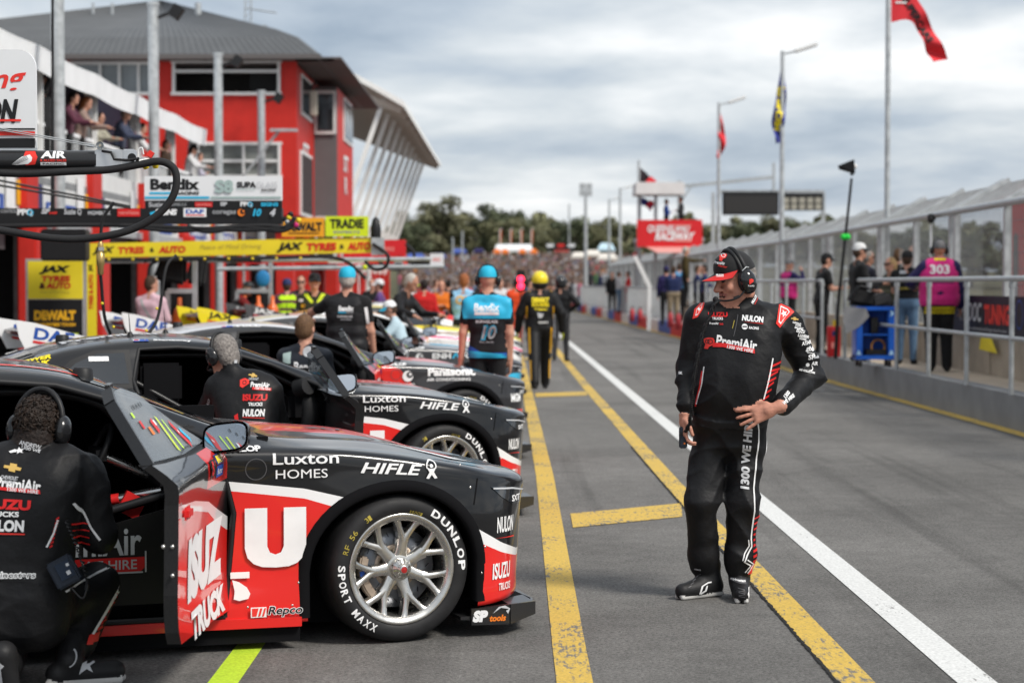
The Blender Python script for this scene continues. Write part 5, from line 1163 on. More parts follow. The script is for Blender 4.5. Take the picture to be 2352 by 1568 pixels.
def rotm(z): return np.array(Matrix.Rotation(z, 3, 'Z'))
def person(name, label, base, rz=0.0, H=1.75, top=BLACKC, bot=BLACKC, tone=0, hair='brown', cap=None, headset=False, arms=('hang', 'hang'), sleeve=True, bulk=1.0, lean=0.0, stride=0.0, vox=.018, group=None, shorts=False, vest=None, helmet=None, art_=None, longhair=False, turn=0.0, sit=0.0, gloves=None, glasses=False, baggy=.012, mats_extra=None):
    """facing +y in its own frame, right hand on +x"""
    t = thing(name, label, 'person', base, rz, group); s = H / 1.75; B = Body(); lean_ = Matrix.Rotation(-lean, 3, 'X'); hip = Vector((0, 0, .93 * s - sit))
    def U(x, y, z): return hip + lean_ @ (Vector((x * s, y * s, z * s)) - Vector((0, 0, .93 * s)))   # upper body leans from the hips
    b = bulk; Tl = 'top'
    B.cap(U(-.085, 0, .94), U(.085, 0, .94), .115 * s * b, .115 * s * b, 'bot', .04); B.cap(U(-.075, .01, 1.05), U(.075, .01, 1.05), .112 * s * b, .112 * s * b, Tl, .05)
    B.cap(U(-.085, .0, 1.19), U(.085, .0, 1.19), .115 * s * b, .115 * s * b, Tl, .05); B.cap(U(-.10, -.005, 1.32), U(.10, -.005, 1.32), .115 * s * (b * .5 + .5), .115 * s * (b * .5 + .5), Tl, .05)
    if b > 1.1: B.ell(U(0, .05, 1.10), Vector((.17, .17, .18)) * s * b * .92, Tl, .05)
    for sx in (-1, 1): B.cap(U(sx * .05, -.015, 1.46), U(sx * .185, -.01, 1.405), .055 * s, .062 * s, Tl, .04)
    B.cap(U(0, -.01, 1.43), U(0, .012, 1.56), .058 * s, .054 * s, 'skin', .02)
    hd = U(0, .02, 1.64); HR = lean_ @ Matrix.Rotation(turn, 3, 'Z'); HRn = np.array(HR)
    def Hh(x, y, z): return hd + HR @ Vector((x * s, y * s, z * s))
    B.ell(Hh(0, -.008, .018), Vector((.076, .096, .108)) * s, 'skin', .02, HRn); B.cap(Hh(0, .045, -.062), Hh(0, .058, -.072), .050 * s, .040 * s, 'skin', .03)
    B.cap(Hh(0, .086, .012), Hh(0, .108, -.022), .010 * s, .014 * s, 'skin', .012)
    for sx in (-1, 1): B.ell(Hh(sx * .078, -.005, -.008), Vector((.012, .02, .032)) * s, 'skin', .008, HRn); B.cap(Hh(sx * .018, .086, .030), Hh(sx * .048, .076, .030), .010 * s, .008 * s, 'skin', .012)
    B.cap(Hh(-.022, .083, -.058), Hh(.022, .083, -.058), .007 * s, .007 * s, 'lip', .004)
    for sx in (-1, 1): B.ell(Hh(sx * .033, .079, .012), Vector((.013, .008, .006)) * s, 'eye', .004, HRn)
    if hair and not helmet:
        hb = .012 if cap else .016
        B.ell(Hh(0, -.022, .030), Vector((.083, .093, .105 - (0.03 if cap else 0))) * s, 'hair', .01, HRn)
        B.ell(Hh(0, -.050, -.02), Vector((.076, .062, .070)) * s, 'hair', .015, HRn)
        if longhair: B.cap(Hh(0, -.085, .02), Hh(0, -.105, -.20), .05 * s, .035 * s, 'hair', .03)
    for i, sx in enumerate((-1, 1)):
        a = arms[i]; sh = U(sx * .182, -.01, 1.40)
        if isinstance(a, str):
            ev, wv = dict(hang=((sx * .20, -.02, -1), (sx * .02, .22, -1)), fold=((sx * .12, .35, -1), (-sx * .95, .55, .18)), hip=((sx * .75, -.25, -.75), (-sx * .72, .35, -.55)), phone=((sx * .10, .30, -1), (-sx * .42, 1, .12)), rail=((sx * .25, .62, -.75), (-sx * .25, 1, -.05)), up=((sx * .45, .75, .30), (-sx * .20, .35, 1)), ear=((sx * .75, .35, -.45), (-sx * .55, .15, 1)), swing=((sx * .18, .38, -1), (sx * .0, .55, -1)), back=((sx * .18, -.38, -1), (sx * .04, -.1, -1)), point=((sx * .2, .95, -.15), (sx * .1, 1, .05)), out=((sx * .75, .35, -.55), (sx * .35, .9, -.25)))[a]
        else: ev, wv = a
        if lean and a in ('hang', 'rail', 'phone'): pass
        el = sh + Vector(ev).normalized() * .285 * s; wr_ = el + Vector(wv).normalized() * .255 * s; sl_ = 'sleeve' if sleeve else 'skin'; bg_ = baggy
        B.cap(sh, sh.lerp(el, .55 if not sleeve else 1.0), (.058 + bg_) * s * (b * .4 + .6), (.050 + bg_) * s, 'sleeve', .03)
        B.cap(sh.lerp(el, .5), el, .046 * s, .040 * s, sl_, .02) if not sleeve else None
        B.cap(el, wr_, (.042 + (bg_ if sleeve else 0)) * s, (.030 + (bg_ if sleeve else 0)) * s, sl_, .02)
        d = Vector(wv).normalized(); pn = Vector((-sx, .3, 0)); ts = Vector((-.2 * sx, 1, .3))
        if abs(d.z) < .6: pn = Vector((0, 0, -1)); ts = Vector((-sx, .2, 0))
        B.hand(wr_ + d * .02 * s, d, pn, ts, .45, s * 1.02, lab='glove' if gloves else 'skin')
    for i, sx in enumerate((-1, 1)):
        hp = Vector((sx * .092 * s, 0, .91 * s - sit)); st_ = stride * sx
        kn = Vector((sx * .10 * s, .02 * s + st_ * .55 + min(.36, sit * 1.3), .50 * s - sit * .18)); an = Vector((sx * .105 * s, -.02 * s + st_ * .9 - (.06 if st_ < 0 else 0), .095 * s + (.03 if st_ < 0 else 0)))
        lb = 'skin' if shorts else 'bot'
        B.cap(hp, kn.lerp(hp, .15) if shorts else kn, (.088 + baggy * .6) * s * (b * .5 + .5), (.060 + baggy + (.02 if shorts else 0)) * s, 'bot', .03)
        B.cap(kn, an, (.056 + (0 if shorts else baggy)) * s, (.040 + (0 if shorts else baggy)) * s, lb, .02)
        B.cap(an + Vector((0, -.035 * s, -.055 * s)), an + Vector((sx * .02 * s, .13 * s, -.062 * s)), .040 * s, .036 * s, 'shoe', .02); B.cap(an + Vector((0, 0, -.03)), an + Vector((0, .01, .015)), .045 * s, .044 * s, 'shoe', .02)
    if vest:
        for q in ((.0, .98), (.0, 1.12), (0, 1.28), (0, 1.38)):
            B.cap(U(-.09, 0, q[1]), U(.09, 0, q[1]), (.124 if q[1] < 1.35 else .105) * s * b, (.124 if q[1] < 1.35 else .105) * s * b, 'vest', .03)
    M_ = dict(skin=skin(tone), top=top, sleeve=top, bot=bot, shoe=SHOE, hair=hairm(hair or 'dark'), lip=mat('lip', (.38, .14, .11), .5), eye=mat('eye_dark', (.03, .022, .018), .3), vest=vest or top, glove=gloves or SHOE)
    if mats_extra: M_.update(mats_extra)
    bo = body_object(B, 'body', t, M_, vox, wr=.006 if vox < .02 else 0, cloth=('top', 'sleeve', 'bot', 'vest'), seed=hash(label) % 17 if False else len(label))
    F_ = lambda x, y, z: Hh(x, y, z)
    if cap: make_cap(t, F_, HR, s, cap)
    if headset: make_headset(t, F_, HR, s)
    if glasses:
        g = MB(); g.tube([F_(-.08, .02, .016), F_(-.072, .075, .016), F_(-.035, .094, .014), F_(0, .098, .016), F_(.035, .094, .014), F_(.072, .075, .016), F_(.08, .02, .016)], [.004, .012, .017, .008, .017, .012, .004], BLK, 8); g.build('sunglasses', t)
    if helmet:
        g = MB(); g.ball(F_(0, .0, .02), .135 * s, helmet[0], 20, (.95, 1.1, 1.0), HR); g.build('helmet', t)
        g = MB(); g.ball(F_(0, .0, -.045), .128 * s, helmet[1], 20, (.97, 1.08, .75), HR); g.tube([F_(-.12, .06, .02), F_(-.07, .135, .02), F_(.07, .135, .02), F_(.12, .06, .02)], .035 * s, BLK, 10); g.build('helmet_trim', t)
    if art_:
        bv = bvh_of(bo); g = MB()
        for side, its in art_:
            o_ = V(0, 0, 1.28 * s); u_ = X3 if side == 'back' else -X3
            if side == 'back': decal(g, bv, its, U(0, 0, 1.28), X3, lean_ @ Z3, L=.03, off=.006, back=.6, reach=1.2)
            else: decal(g, bv, its, U(0, 0, 1.28), -X3, lean_ @ Z3, L=.03, off=.006, back=.6, reach=1.2)
        g.build('lettering', bo)
    return t
def make_cap(t, F_, HR, s, c, back=False):
    m1, m2 = c if isinstance(c, tuple) else (c, c); g = MB(); vs = []; n = 20; rows = 8
    for i in range(rows + 1):
        th = math.pi / 2 * i / rows
        for k in range(n):
            a = 2 * math.pi * k / n; vs.append(F_(.089 * math.cos(a) * math.cos(th) ** .75, -.012 + .106 * math.sin(a) * math.cos(th) ** .75, .042 - .022 * (math.sin(a) < 0) + (.092 + .022 * (math.sin(a) < 0)) * math.sin(th)))
    g.add(vs, [(i * n + k, i * n + (k + 1) % n, (i + 1) * n + (k + 1) % n, (i + 1) * n + k) for i in range(rows) for k in range(n)], m1, True)
    co = g.build('cap', t); g = MB(); vs = []
    for i in range(6):
        r_ = i / 5
        for k in range(13):
            a = R(20) + R(140) * k / 12; x = .088 * math.cos(a) * (1 - .04 * r_); y = -.012 + .104 * math.sin(a) + .075 * r_ * math.sin(a) ** .6; vs.append(F_(x, y, .046 - .022 * r_ - .030 * (x / .088) ** 2 * (r_)))
    f = [(i * 13 + k, i * 13 + k + 1, (i + 1) * 13 + k + 1, (i + 1) * 13 + k) for i in range(5) for k in range(12)]
    g.add(vs, f, m2, True); g.add([v - HR @ Vector((0, 0, .004)) for v in vs], [q[::-1] for q in f], m2, True); g.build('peak', co); return co
def make_headset(t, F_, HR, s, gloss=None):
    g = MB(); pts = [F_(.098 * math.cos(a), -.012, .01 + .132 * math.sin(a)) for a in np.linspace(0, math.pi, 15)]; g.tube(pts, .011 * s, BLK, 8); g.build('headband', t)
    for sx in (-1, 1):
        g = MB(); g.ball(F_(sx * .100, -.005, -.012), .050 * s, gloss or mat('black_earcup', (.012, .012, .013), .22, coat=.5), 16, (.62, .86, 1.15), HR); g.build('earcup', t)
    g = MB(); g.tube(catmull([F_(-.105, .02, -.05), F_(-.085, .08, -.075), F_(-.03, .115, -.075)], 5), .005, BLK, 6); g.ball(F_(-.025, .115, -.073), .013, BLK, 8); g.build('microphone_boom', t)
# ---------------------------------------------------------------- the standing crewman in the lane
D0 = 10.36
def man():
    base = V(P(1662, 1385, D0).x, D0, 0); t = thing('person', 'heavyset crewman in black suit standing on the lane, hand on hip, headset over cap', 'person', base); B = Body()
    def J(px, py, dy=0.0): return P(px, py, D0 + dy) - base
    C_ = 'top'; f = V(-.26, -.96, 0)                             # chest faces the camera, turned a little to his right
    rt = V(-.96, .26, 0)                                         # his right
    def ring(px, py, half, depth, lab, dy=0, k=.05, w2=0):
        c = J(px, py, dy); h_ = rt * (half - depth)
        B.cap(c - h_, c + h_, depth, depth, lab, k)
    ring(1706, 738, .205, .098, C_, 0.02); ring(1698, 772, .220, .128, C_, 0); ring(1696, 812, .222, .142, C_, -.01); ring(1690, 855, .222, .158, C_, -.02); ring(1683, 893, .215, .160, C_, -.025); ring(1680, 925, .200, .150, C_, -.015)
    ring(1677, 948, .190, .140, 'belt', 0, .03); ring(1674, 975, .192, .138, 'bot', .02); ring(1672, 1010, .190, .125, 'bot', .03)
    for (a, b) in (((1690, 712), (1615, 728)), ((1706, 708), (1800, 735))): B.cap(J(*a, .03), J(*b, .03), .062, .075, C_, .05)
    # neck, collar, head
    B.cap(J(1706, 715, .02), J(1693, 668, 0), .068, .066, 'skin', .02); B.cap(J(1712, 706, .035), J(1703, 693, .022), .088, .080, C_, .02)
    hf = V(-.91, -.38, -.32).normalized(); hr = hf.cross(Z3).normalized(); hu = hr.cross(hf); HM = Matrix((hr, hf, hu)).transposed(); HMn = np.array(HM); hc = J(1688, 640, 0)
    def H(x, y, z): return hc + HM @ Vector((x, y, z))
    B.ell(H(0, -.012, .020), (.082, .102, .112), 'skin', .02, HMn); B.cap(H(0, .035, -.070), H(0, .062, -.088), .062, .046, 'skin', .035)
    B.cap(H(-.035, .03, -.07), H(-.045, -.02, -.075), .036, .04, 'skin', .03); B.cap(H(.035, .03, -.07), H(.045, -.02, -.075), .036, .04, 'skin', .03)
    B.cap(H(0, .0, -.10), H(0, .045, -.105), .055, .045, 'skin', .03)                                                   # under the chin
    B.cap(H(0, .092, .018), H(0, .117, -.020), .011, .0175, 'skin', .012); B.ell(H(0, .122, -.024), (.016, .014, .013), 'skin', .008, HMn)
    for sx in (-1, 1):
        B.ell(H(sx * .015, .106, -.028), (.011, .013, .010), 'skin', .008, HMn); B.cap(H(sx * .016, .094, .034), H(sx * .056, .074, .030), .013, .010, 'skin', .012)
        B.ell(H(sx * .046, .066, -.028), (.028, .026, .024), 'skin', .02, HMn); B.ell(H(sx * .034, .086, .012), (.013, .007, .0055), 'eye', .003, HMn); B.cap(H(sx * .02, .092, .005), H(sx * .05, .078, .002), .006, .005, 'skin', .006)
        B.cap(H(sx * .026, .094, -.040), H(sx * .040, .078, -.062), .006, .005, 'skin', .010); B.ell(H(sx * .086, -.01, -.005), (.014, .022, .034), 'skin', .008, HMn)
    B.cap(H(-.024, .094, -.056), H(.024, .094, -.056), .0085, .0085, 'lip', .006); B.cap(H(-.020, .092, -.070), H(.020, .092, -.070), .0085, .0085, 'lip', .008); B.cap(H(-.026, .103, -.063), H(.026, .103, -.063), .0032, .0032, 'eye', .002)
    B.ell(H(0, .074, -.094), (.026, .022, .020), 'skin', .02, HMn); B.ell(H(0, -.035, .01), (.086, .088, .075), 'hair', .01, HMn)
    # arms
    s1, e1, w1 = J(1606, 735, .03), J(1580, 850, .06), J(1574, 934, -.04); B.cap(s1, e1, .082, .064, 'sleeve', .03); B.cap(e1, w1, .066, .046, 'sleeve', .03); B.cap(w1 + V(.01, 0, .03), w1, .050, .047, 'sleeve', .012)
    s2, e2, w2_ = J(1806, 745, .03), J(1862, 862, .13), J(1798, 930, -.15); B.cap(s2, e2, .090, .076, 'sleeve', .03); B.cap(e2, w2_, .078, .050, 'sleeve', .03); B.cap(e2.lerp(w2_, .8), w2_, .058, .054, 'sleeve', .012)
    hw = J(1573, 955, -.05); B.hand(hw, (-.06, -.12, -1), (1, -.1, .1), (.15, -1, 0), .75, 1.08, thumb=.35)
    hl = J(1778, 938, -.195); B.hand(hl, (-1, -.02, -.36), (-.1, 1, .0), (-.18, .12, 1), .10, 1.16, spread=.30, thumb=.35)
    # legs
    for (hp, kn, an, r1) in (((1634, 1020, .03), (1611, 1152, -.04), (1617, 1296, .06), .104), ((1712, 1020, .03), (1706, 1152, -.03), (1698, 1300, .02), .108)):
        a, k_, n_ = J(*hp), J(*kn), J(*an); B.cap(a, k_, r1, .088, 'bot', .03); B.cap(k_, n_, .088, .074, 'bot', .03); B.cap(n_ + V(0, -.01, .05), n_ + V(0, -.01, .01), .076, .072, 'bot', .02)
        q = k_.lerp(n_, .82); B.cap(q + V(-.012, -.012, 0), q + V(.012, -.012, 0), .072, .072, 'bot', .03)
    for (an, toe) in (((1632, 1335, .06), (-.155, -.10)), ((1698, 1340, .03), (-.01, -.19))):
        a = J(*an); a.z = .10; d = V(toe[0], toe[1], 0); tz = a + d; L_ = d.normalized()
        B.cap(a + V(0, .0, .06), a, .052, .050, 'shoe', .02); B.cap(V(a.x, a.y, .055) - L_ * .03, V(tz.x, tz.y, .045), .046, .040, 'shoe', .025); B.cap(V(a.x, a.y, .09), V(a.x, a.y, .05) + d * .6, .048, .040, 'shoe', .03)
        for q in (-.022, .022):
            sd = V(-L_.y, L_.x, 0) * q; B.cap(V(a.x, a.y, .018) - L_ * .055 + sd, V(tz.x, tz.y, .014) + L_ * .016 + sd, .0145, .0145, 'sole', .004)
    M_ = dict(skin=mat('ruddy_skin', (.50, .235, .165), .48, noise=.16, nscale=34, bump=.25, bscale=75), top=SUIT, sleeve=SUIT, bot=SUIT, belt=mat('black_belt', (.010, .010, .011), .5), shoe=SHOE, sole=SOLE, hair=hairm('grey'), lip=mat('lip', (.38, .14, .11), .5), eye=mat('eye_dark', (.03, .022, .018), .3))
    bo = body_object(B, 'body', t, M_, 0.0062, wr=.015, cloth=('top', 'sleeve', 'bot'), seed=3)
    bv = bvh_of(bo)
    # artwork, measured from the picture and pressed onto the suit
    g = MB(); s = D0 / F
    def A(cx, cy, its, L=.012, m=g, back=1.5): decal(m, bv, its, J(cx, cy), X3, Z3, s=s, L=L, off=.004, back=back, reach=2.2)
    A(1646, 722, [('t', 'ISUZU', 0, 0, 44, 11, 'red', .05)]); A(1645, 731, [('t', 'TRUCKS', 0, 0, 24, 6, 'white', .03)]); A(1641, 742, [('t', 'PremiAir', -4, 0, 20, 5, 'white', .02), ('t', 'fuels', 12, -1, 8, 5, 'red', .02)])
    A(1723, 731, [('t', 'NULON', 0, 0, 48, 14, 'white', .05, .12, -.10), ('p', [(-23, -7), (22, -12), (22, -10.5)], 'brightred')]); A(1704, 749, [('c', 0, 0, 6.5, 'white'), ('r', 0, 0, 10, 3.2, 'darkgrey')]); A(1724, 752, [('t', 'RACING', 0, 0, 22, 6, 'white', .04, .2, -.08)])
    A(1688, 787, [('t', 'PremiAir', -3, 1, 90, 25, 'white', .03, 0, -.14), ('p', [(-56, -8), (-34, -8), (36, -22), (36, -12), (-30, 1), (-56, 2)], 'red'), ('t', '1300 WE HIRE', 4, -12, 58, 7.5, 'white', .02, .1, -.17)])
    A(1626, 787, [('p', [(-12, 10), (-4, 13), (2, 13), (8, 12), (11, 5), (6, -4), (-2, -8), (-4, -13), (-12, -12), (-9, -2), (-12, 3)], 'brightred'), ('o', 1, 4, 5, 1.6, 'black'), ('o', -5, 4, 4, 1.4, 'black')])
    for i, (y0, y1) in enumerate(((836, 826), (846, 842), (858, 848), (871, 862), (884, 872), (897, 888), (910, 902))):
        x0 = 1764 - 22 * (y0 - 820) / 94; w_ = max(8, 30 - i * 2.6); A(1765, 870, [('p', [(x0 - 1765, 870 - y0), (x0 + w_ - 1765, 870 - y1), (x0 + w_ - 1765, 870 - y1 - 4.5), (x0 - 1765, 870 - y0 - 5.5)], 'red')])
    def pipe(pts, wd, col='white'):
        for (a, b) in zip(pts, pts[1:]):
            d = (Vector(b) - Vector(a)).normalized(); q = Vector((-d.y, d.x)) * wd / 2; a_ = Vector(a) - d * .6; b_ = Vector(b) + d * .6
            A(1700, 1000, [('p', [(p[0] - 1700, 1000 - p[1]) for p in (a_ - q, b_ - q, b_ + q, a_ + q)], col)], back=.165 if a[1] > 940 else 1.5)
    pipe([(1765.5, 820), (1760, 848), (1752, 882), (1744, 912)], 3.2); pipe([(1729.6, 952), (1737, 985), (1737.5, 1010), (1732, 1070), (1727, 1116), (1727.6, 1169), (1722, 1235), (1724, 1252), (1713, 1272), (1708, 1285)], 3.2)
    pipe([(1766, 962), (1760, 1020), (1756.6, 1064), (1752, 1103), (1749, 1149), (1746.7, 1199), (1744, 1250)], 2.4); pipe([(1716, 1236), (1718, 1250), (1707, 1268), (1703, 1283)], 2.6); pipe([(1562, 1090), (1560, 1140), (1566, 1200)], 2.0); pipe([(1612, 840), (1606, 880), (1596, 925)], 2.4, 'white'); pipe([(1608, 850), (1600, 900), (1594, 930)], 3.5, 'red')
    for i in range(10):
        y = 1180 + i * 12.5; A(1737, 1245, [('p', [(-10, 1245 - y - 4), (9, 1245 - y + 3), (9, 1245 - y - 1.5 - i * .35), (-10, 1245 - y - 8 - i * .35)], 'red')])
    A(1735, 1308, [('p', [(-20, -8), (9, -8), (10, 14), (2, 24), (-14, 10)], 'brightred')]); pipe([(1706, 1286), (1722, 1296), (1710, 1312)], 2.6); pipe([(1714, 1282), (1730, 1294), (1716, 1314)], 2.6)
    A(1709, 1036, [('t', '1300 WE HIRE', 0, 0, 166, 20, 'silver', .045, .12, math.pi / 2 - .04)], back=.165)
    for (cx, cy, tx, w_, h_, rt_, col) in ((1828, 742, 'CHEVROLET', 22, 4.6, -.25, 'white'), (1831, 747, 'RACING', 14, 3.4, -.25, 'white'), (1833, 753, 'BALLARAT', 22, 5, -.22, 'white'), (1837, 760, 'ISUZU', 22, 8, -.2, 'white'), (1845, 770, 'Luxton', 30, 10, -.2, 'white'), (1843, 778, 'HOMES', 18, 5, -.2, 'white'), (1853, 787, 'ATAR', 26, 9, .15, 'white'), (1862, 802, 'gbb', 22, 14, -.15, 'white'), (1864, 811, 'BODY BUILDERS', 20, 3, -.2, 'white'), (1866, 820, 'SP', 18, 12, .1, 'white'), (1878, 820, 'tools', 14, 7, .1, 'silver'), (1874, 835, 'AIR', 16, 9, -.05, 'white'), (1856, 853, 'BIZ COLLECTION', 36, 4.8, -.22, 'white'), (1800, 912, 'WE HIRE', 34, 8, .55, 'white'), (1797, 902, '1300', 18, 8, .75, 'white'), (1563, 856, 'SK', 8, 6, 0, 'white')):
        A(cx, cy, [('t', tx, 0, 0, w_, h_, col, .04, .1, rt_)])
    A(1823, 731, [('p', [(-9, 1), (-3, 2), (-3, 4), (3, 2.5), (3, .5), (9, -1), (8, -4), (2, -3), (2, -5), (-4, -3.5), (-4, -1.5), (-10, -1)], 'gold')]); A(1857, 838, [('c', 0, 0, 4.5, 'white'), ('p', [(-4, -4), (-9, -7), (0, -1)], 'white'), ('o', 6, -8, 6, 2, 'white', -2, 1)])
    def star(cx, cy, r): return ('p', [(cx + (r if k % 2 == 0 else r * .42) * math.cos(math.pi / 2 + k * math.pi / 5 + .3), cy + (r if k % 2 == 0 else r * .42) * math.sin(math.pi / 2 + k * math.pi / 5 + .3)) for k in range(10)], 'white')
    A(1798, 722, [('p', [(-9, 26), (14, 16), (24, 6), (8, -8), (-12, -30), (-22, -20)], 'brightred'), ('p', [(-7, 20), (9, 13), (14, 6), (3, -6), (-10, -22), (-16, -16)], 'white'), ('p', [(-6, 17), (7, 11), (11, 6), (2, -6), (-9, -18), (-13, -14)], 'brightred'), star(0, 2, 9)])
    A(1606, 712, [('p', [(16, 24), (6, 20), (-12, 2), (-17, -20), (-6, -16), (6, 2)], 'brightred'), ('p', [(8, 16), (-7, 2), (-11, -13), (-6, -11), (3, 3)], 'white'), ('p', [(6, 13), (-6, 2), (-9, -10), (-5, -8), (2, 3)], 'brightred'), star(-2, 2, 5)])
    A(1731, 686, [('t', 'NULON', 0, 0, 25, 7, 'white', .05, .15, 1.0), ('r', 6, -3, 24, 1.2, 'brightred', 1.0)])
    # zip flap
    pipe([(1690, 722), (1684, 748), (1678, 770)], 1.6, 'darkgrey'); pipe([(1681, 735), (1676, 752)], 1.2, 'dullyellow')
    # shoes
    A(1618, 1347, [('p', [(-14, -14), (-8, 4), (8, 12), (16, 13), (16, 10), (8, 9), (-4, 3), (-9, -11), (0, -6), (4, 4), (7, 4), (4, -8), (-8, -15)], 'white')]); A(1711, 1352, [('p', [(-1, -12), (-4, 2), (2, 12), (5, 11), (0, 2), (2, -10)], 'white')])
    A(1693, 1328, [('r', 0, 0, 34, 9, 'darkgrey', -.12), ('t', 'alpinestars', 0, 0, 31, 6, 'white', .05, .1, -.12)]); A(1602, 1306, [('t', 'stars', 0, 0, 14, 4, 'silver', .03, .1, -.1)])
    for k in range(5): A(1582 + k * 6, 1343 - k * 6, [('r', 0, 0, 9, 1.6, 'darkgrey', .5)]); A(1694, 1340 + k * 4, [('r', 0, 0, 14, 1.3, 'darkgrey', .2 if k % 2 else -.2)])
    g.build('lettering', bo)
    # cap
    g = MB(); vs = []; n = 28; rows = 10
    for i in range(rows + 1):
        th = math.pi / 2 * i / rows
        for k in range(n):
            a = 2 * math.pi * k / n; r_ = math.cos(th) ** .72; vs.append(H(.094 * math.cos(a) * r_, -.012 + .112 * math.sin(a) * r_ + .008 * math.sin(th), .036 + .110 * math.sin(th) + (.006 * math.sin(a) * math.cos(th))))
    CAPM = mat('black_cap_cloth', (.012, .012, .013), .75, bump=.2, bscale=40, sheen=.1)
    g.add(vs, [(i * n + k, i * n + (k + 1) % n, (i + 1) * n + (k + 1) % n, (i + 1) * n + k) for i in range(rows) for k in range(n)], CAPM, True); g.ball(H(0, -.004, .147), .008, CAPM, 8); co = g.build('cap', t)
    cb = bvh_of(co); g = MB(); vs = []; nb = 17
    for i in range(7):
        r_ = i / 6
        for k in range(nb):
            a = R(14) + R(152) * k / (nb - 1); x = .093 * math.cos(a) * (1 - .05 * r_); y = -.010 + .110 * math.sin(a) + .088 * r_ * math.sin(a) ** .55; vs.append(H(x, y, .052 - .004 * r_ - .030 * (x / .093) ** 2 * r_))
    f_ = [(i * nb + k, i * nb + k + 1, (i + 1) * nb + k + 1, (i + 1) * nb + k) for i in range(6) for k in range(nb - 1)]
    red_f = [q for j, q in enumerate(f_) if (j % (nb - 1)) >= 8]; blk_f = [q for j, q in enumerate(f_) if (j % (nb - 1)) < 8]
    RB = mat('red_cap_cloth', (.58, .02, .02), .6); lh = (V(0, 0, CAMZ) - base - H(0, .15, .03)).dot(hr)
    if lh > 0: red_f = [q for j, q in enumerate(f_) if (j % (nb - 1)) < 8]; blk_f = [q for j, q in enumerate(f_) if (j % (nb - 1)) >= 8]
    g.add(vs, red_f, RB, True); g.add(vs, blk_f, CAPM, True); g.add([v - hu * .004 for v in vs], [q[::-1] for q in f_], CAPM, True); g.build('peak', co)
    g = MB()
    def A2(cx, cy, its): decal(g, cb, its, J(cx, cy), X3, Z3, s=s, L=.01, off=.003, back=1.5, reach=2.2)
    A2(1657, 590, [('p', [(-8, 8), (-2, 11), (6, 10), (10, 4), (6, -3), (0, -5), (-2, -10), (-8, -9), (-6, -1), (-9, 3)], 'brightred'), ('o', 2, 3, 4, 1.2, 'white')]); A2(1650, 604, [('t', 'PremiAir', 0, 0, 22, 7, 'white', .03, 0, -.18)]); A2(1656, 612, [('t', 'Racing', 0, 0, 20, 6, 'brightred', .02, .3, -.25)]); A2(1700, 614, [('t', 'NULON', 0, 0, 16, 5, 'white', .04, 0, -.2)])
    g.build('lettering', co)
    g = MB(); art(g, [('t', 'NULON', 0, 0, 17, 5, 'white', .04, 0, -.02), ('r', 0, -4, 17, .8, 'white')], J(1653, 632, -.165), X3, V(0, .35, .94), s=s, off=.004); g.build('lettering', t)
    # headset: band over the cap, cups, boom with microphone
    g = MB(); pts = [H(.106 * math.cos(a), -.020, -.005 + .162 * math.sin(a)) for a in np.linspace(.12, math.pi - .12, 19)]
    g.tube(pts, .0125, BLK, 10); g.tube([p + hf * .022 for p in pts], .0105, BLK, 8); g.build('headband', t)
    EC = mat('black_gloss_earcup', (.010, .010, .011), .14, coat=.7); near = 1 if hr.dot(V(0, -1, 0)) > 0 else -1
    for sx in (-1, 1):
        g = MB(); g.ball(H(sx * .108, -.012, -.020), .056, EC, 22, (.60, .84, 1.16), HM); g.ball(H(sx * .095, -.012, -.018), .058, RUB, 18, (.42, .90, 1.18), HM); g.tube([H(sx * .112, -.035, .050), H(sx * .125, -.015, .058), H(sx * .118, .01, .045)], .003, STEEL, 6); eo = g.build('earcup', t)
        if sx == near:
            q = MB(); eb = bvh_of(eo); c_ = J(1719, 648); decal(q, eb, [('p', [(-5, 6), (0, 8), (5, 6), (5, 1), (-1, -3), (-4, -6), (-5, 0)], 'brightred'), ('t', 'PremiAir', 0, -8, 15, 4, 'white', .02)], c_, X3, Z3, s=s, L=.01, off=.003, back=1.0, reach=2); q.build('lettering', eo)
    g = MB(); bp_ = [H(near * .112, .02, -.055), H(near * .105, .065, -.080), H(near * .075, .115, -.082), H(near * .025, .145, -.070)]; g.tube(catmull(bp_, 6), .0052, BLK, 8); g.tube([H(near * .100, .055, -.077), H(near * .088, .085, -.080)], .008, BLK, 8); g.ball(H(near * .012, .147, -.066), .0165, RUB, 12); g.build('microphone_boom', t)
    # coiled lead down to the hand radio
    way = [(1652, 690, -.16), (1640, 700, -.17), (1634, 716, -.17), (1623, 740, -.19), (1613, 769, -.20), (1607, 798, -.21), (1601, 827, -.22), (1595, 862, -.23), (1590, 903, -.22), (1587, 944, -.20), (1583, 974, -.15), (1574, 992, -.10)]
    cl = catmull([J(*q) for q in way], 26); g = MB(); hel = []
    for i, p in enumerate(cl):
        a = i * 2.2; hel.append(p + V(math.cos(a) * .0105, math.sin(a) * .0105, 0))
    g.tube(hel, .0036, BLK, 6); g.tube(cl, .004, BLK, 6); g.build('coiled_lead', t)
    ra = thing('two_way_radio', 'small dark blue handheld radio gripped by the standing crewman', 'radio', base + J(1569, 1004, -.075)); g = MB(); g.box((0, 0, 0), (.042, .032, .112), mat('radio_plastic', (.018, .024, .036), .4), bevel=.006); g.box((.006, -.017, -.03), (.008, .004, .008), pm('orange')); g.tube([(.012, 0, .05), (.012, 0, .075)], .006, BLK, 8); g.build('case', ra)
    q = MB(); q.box((-.005, -.017, .02), (.03, .003, .02), BLK); q.build('button', ra)
    return t
man()

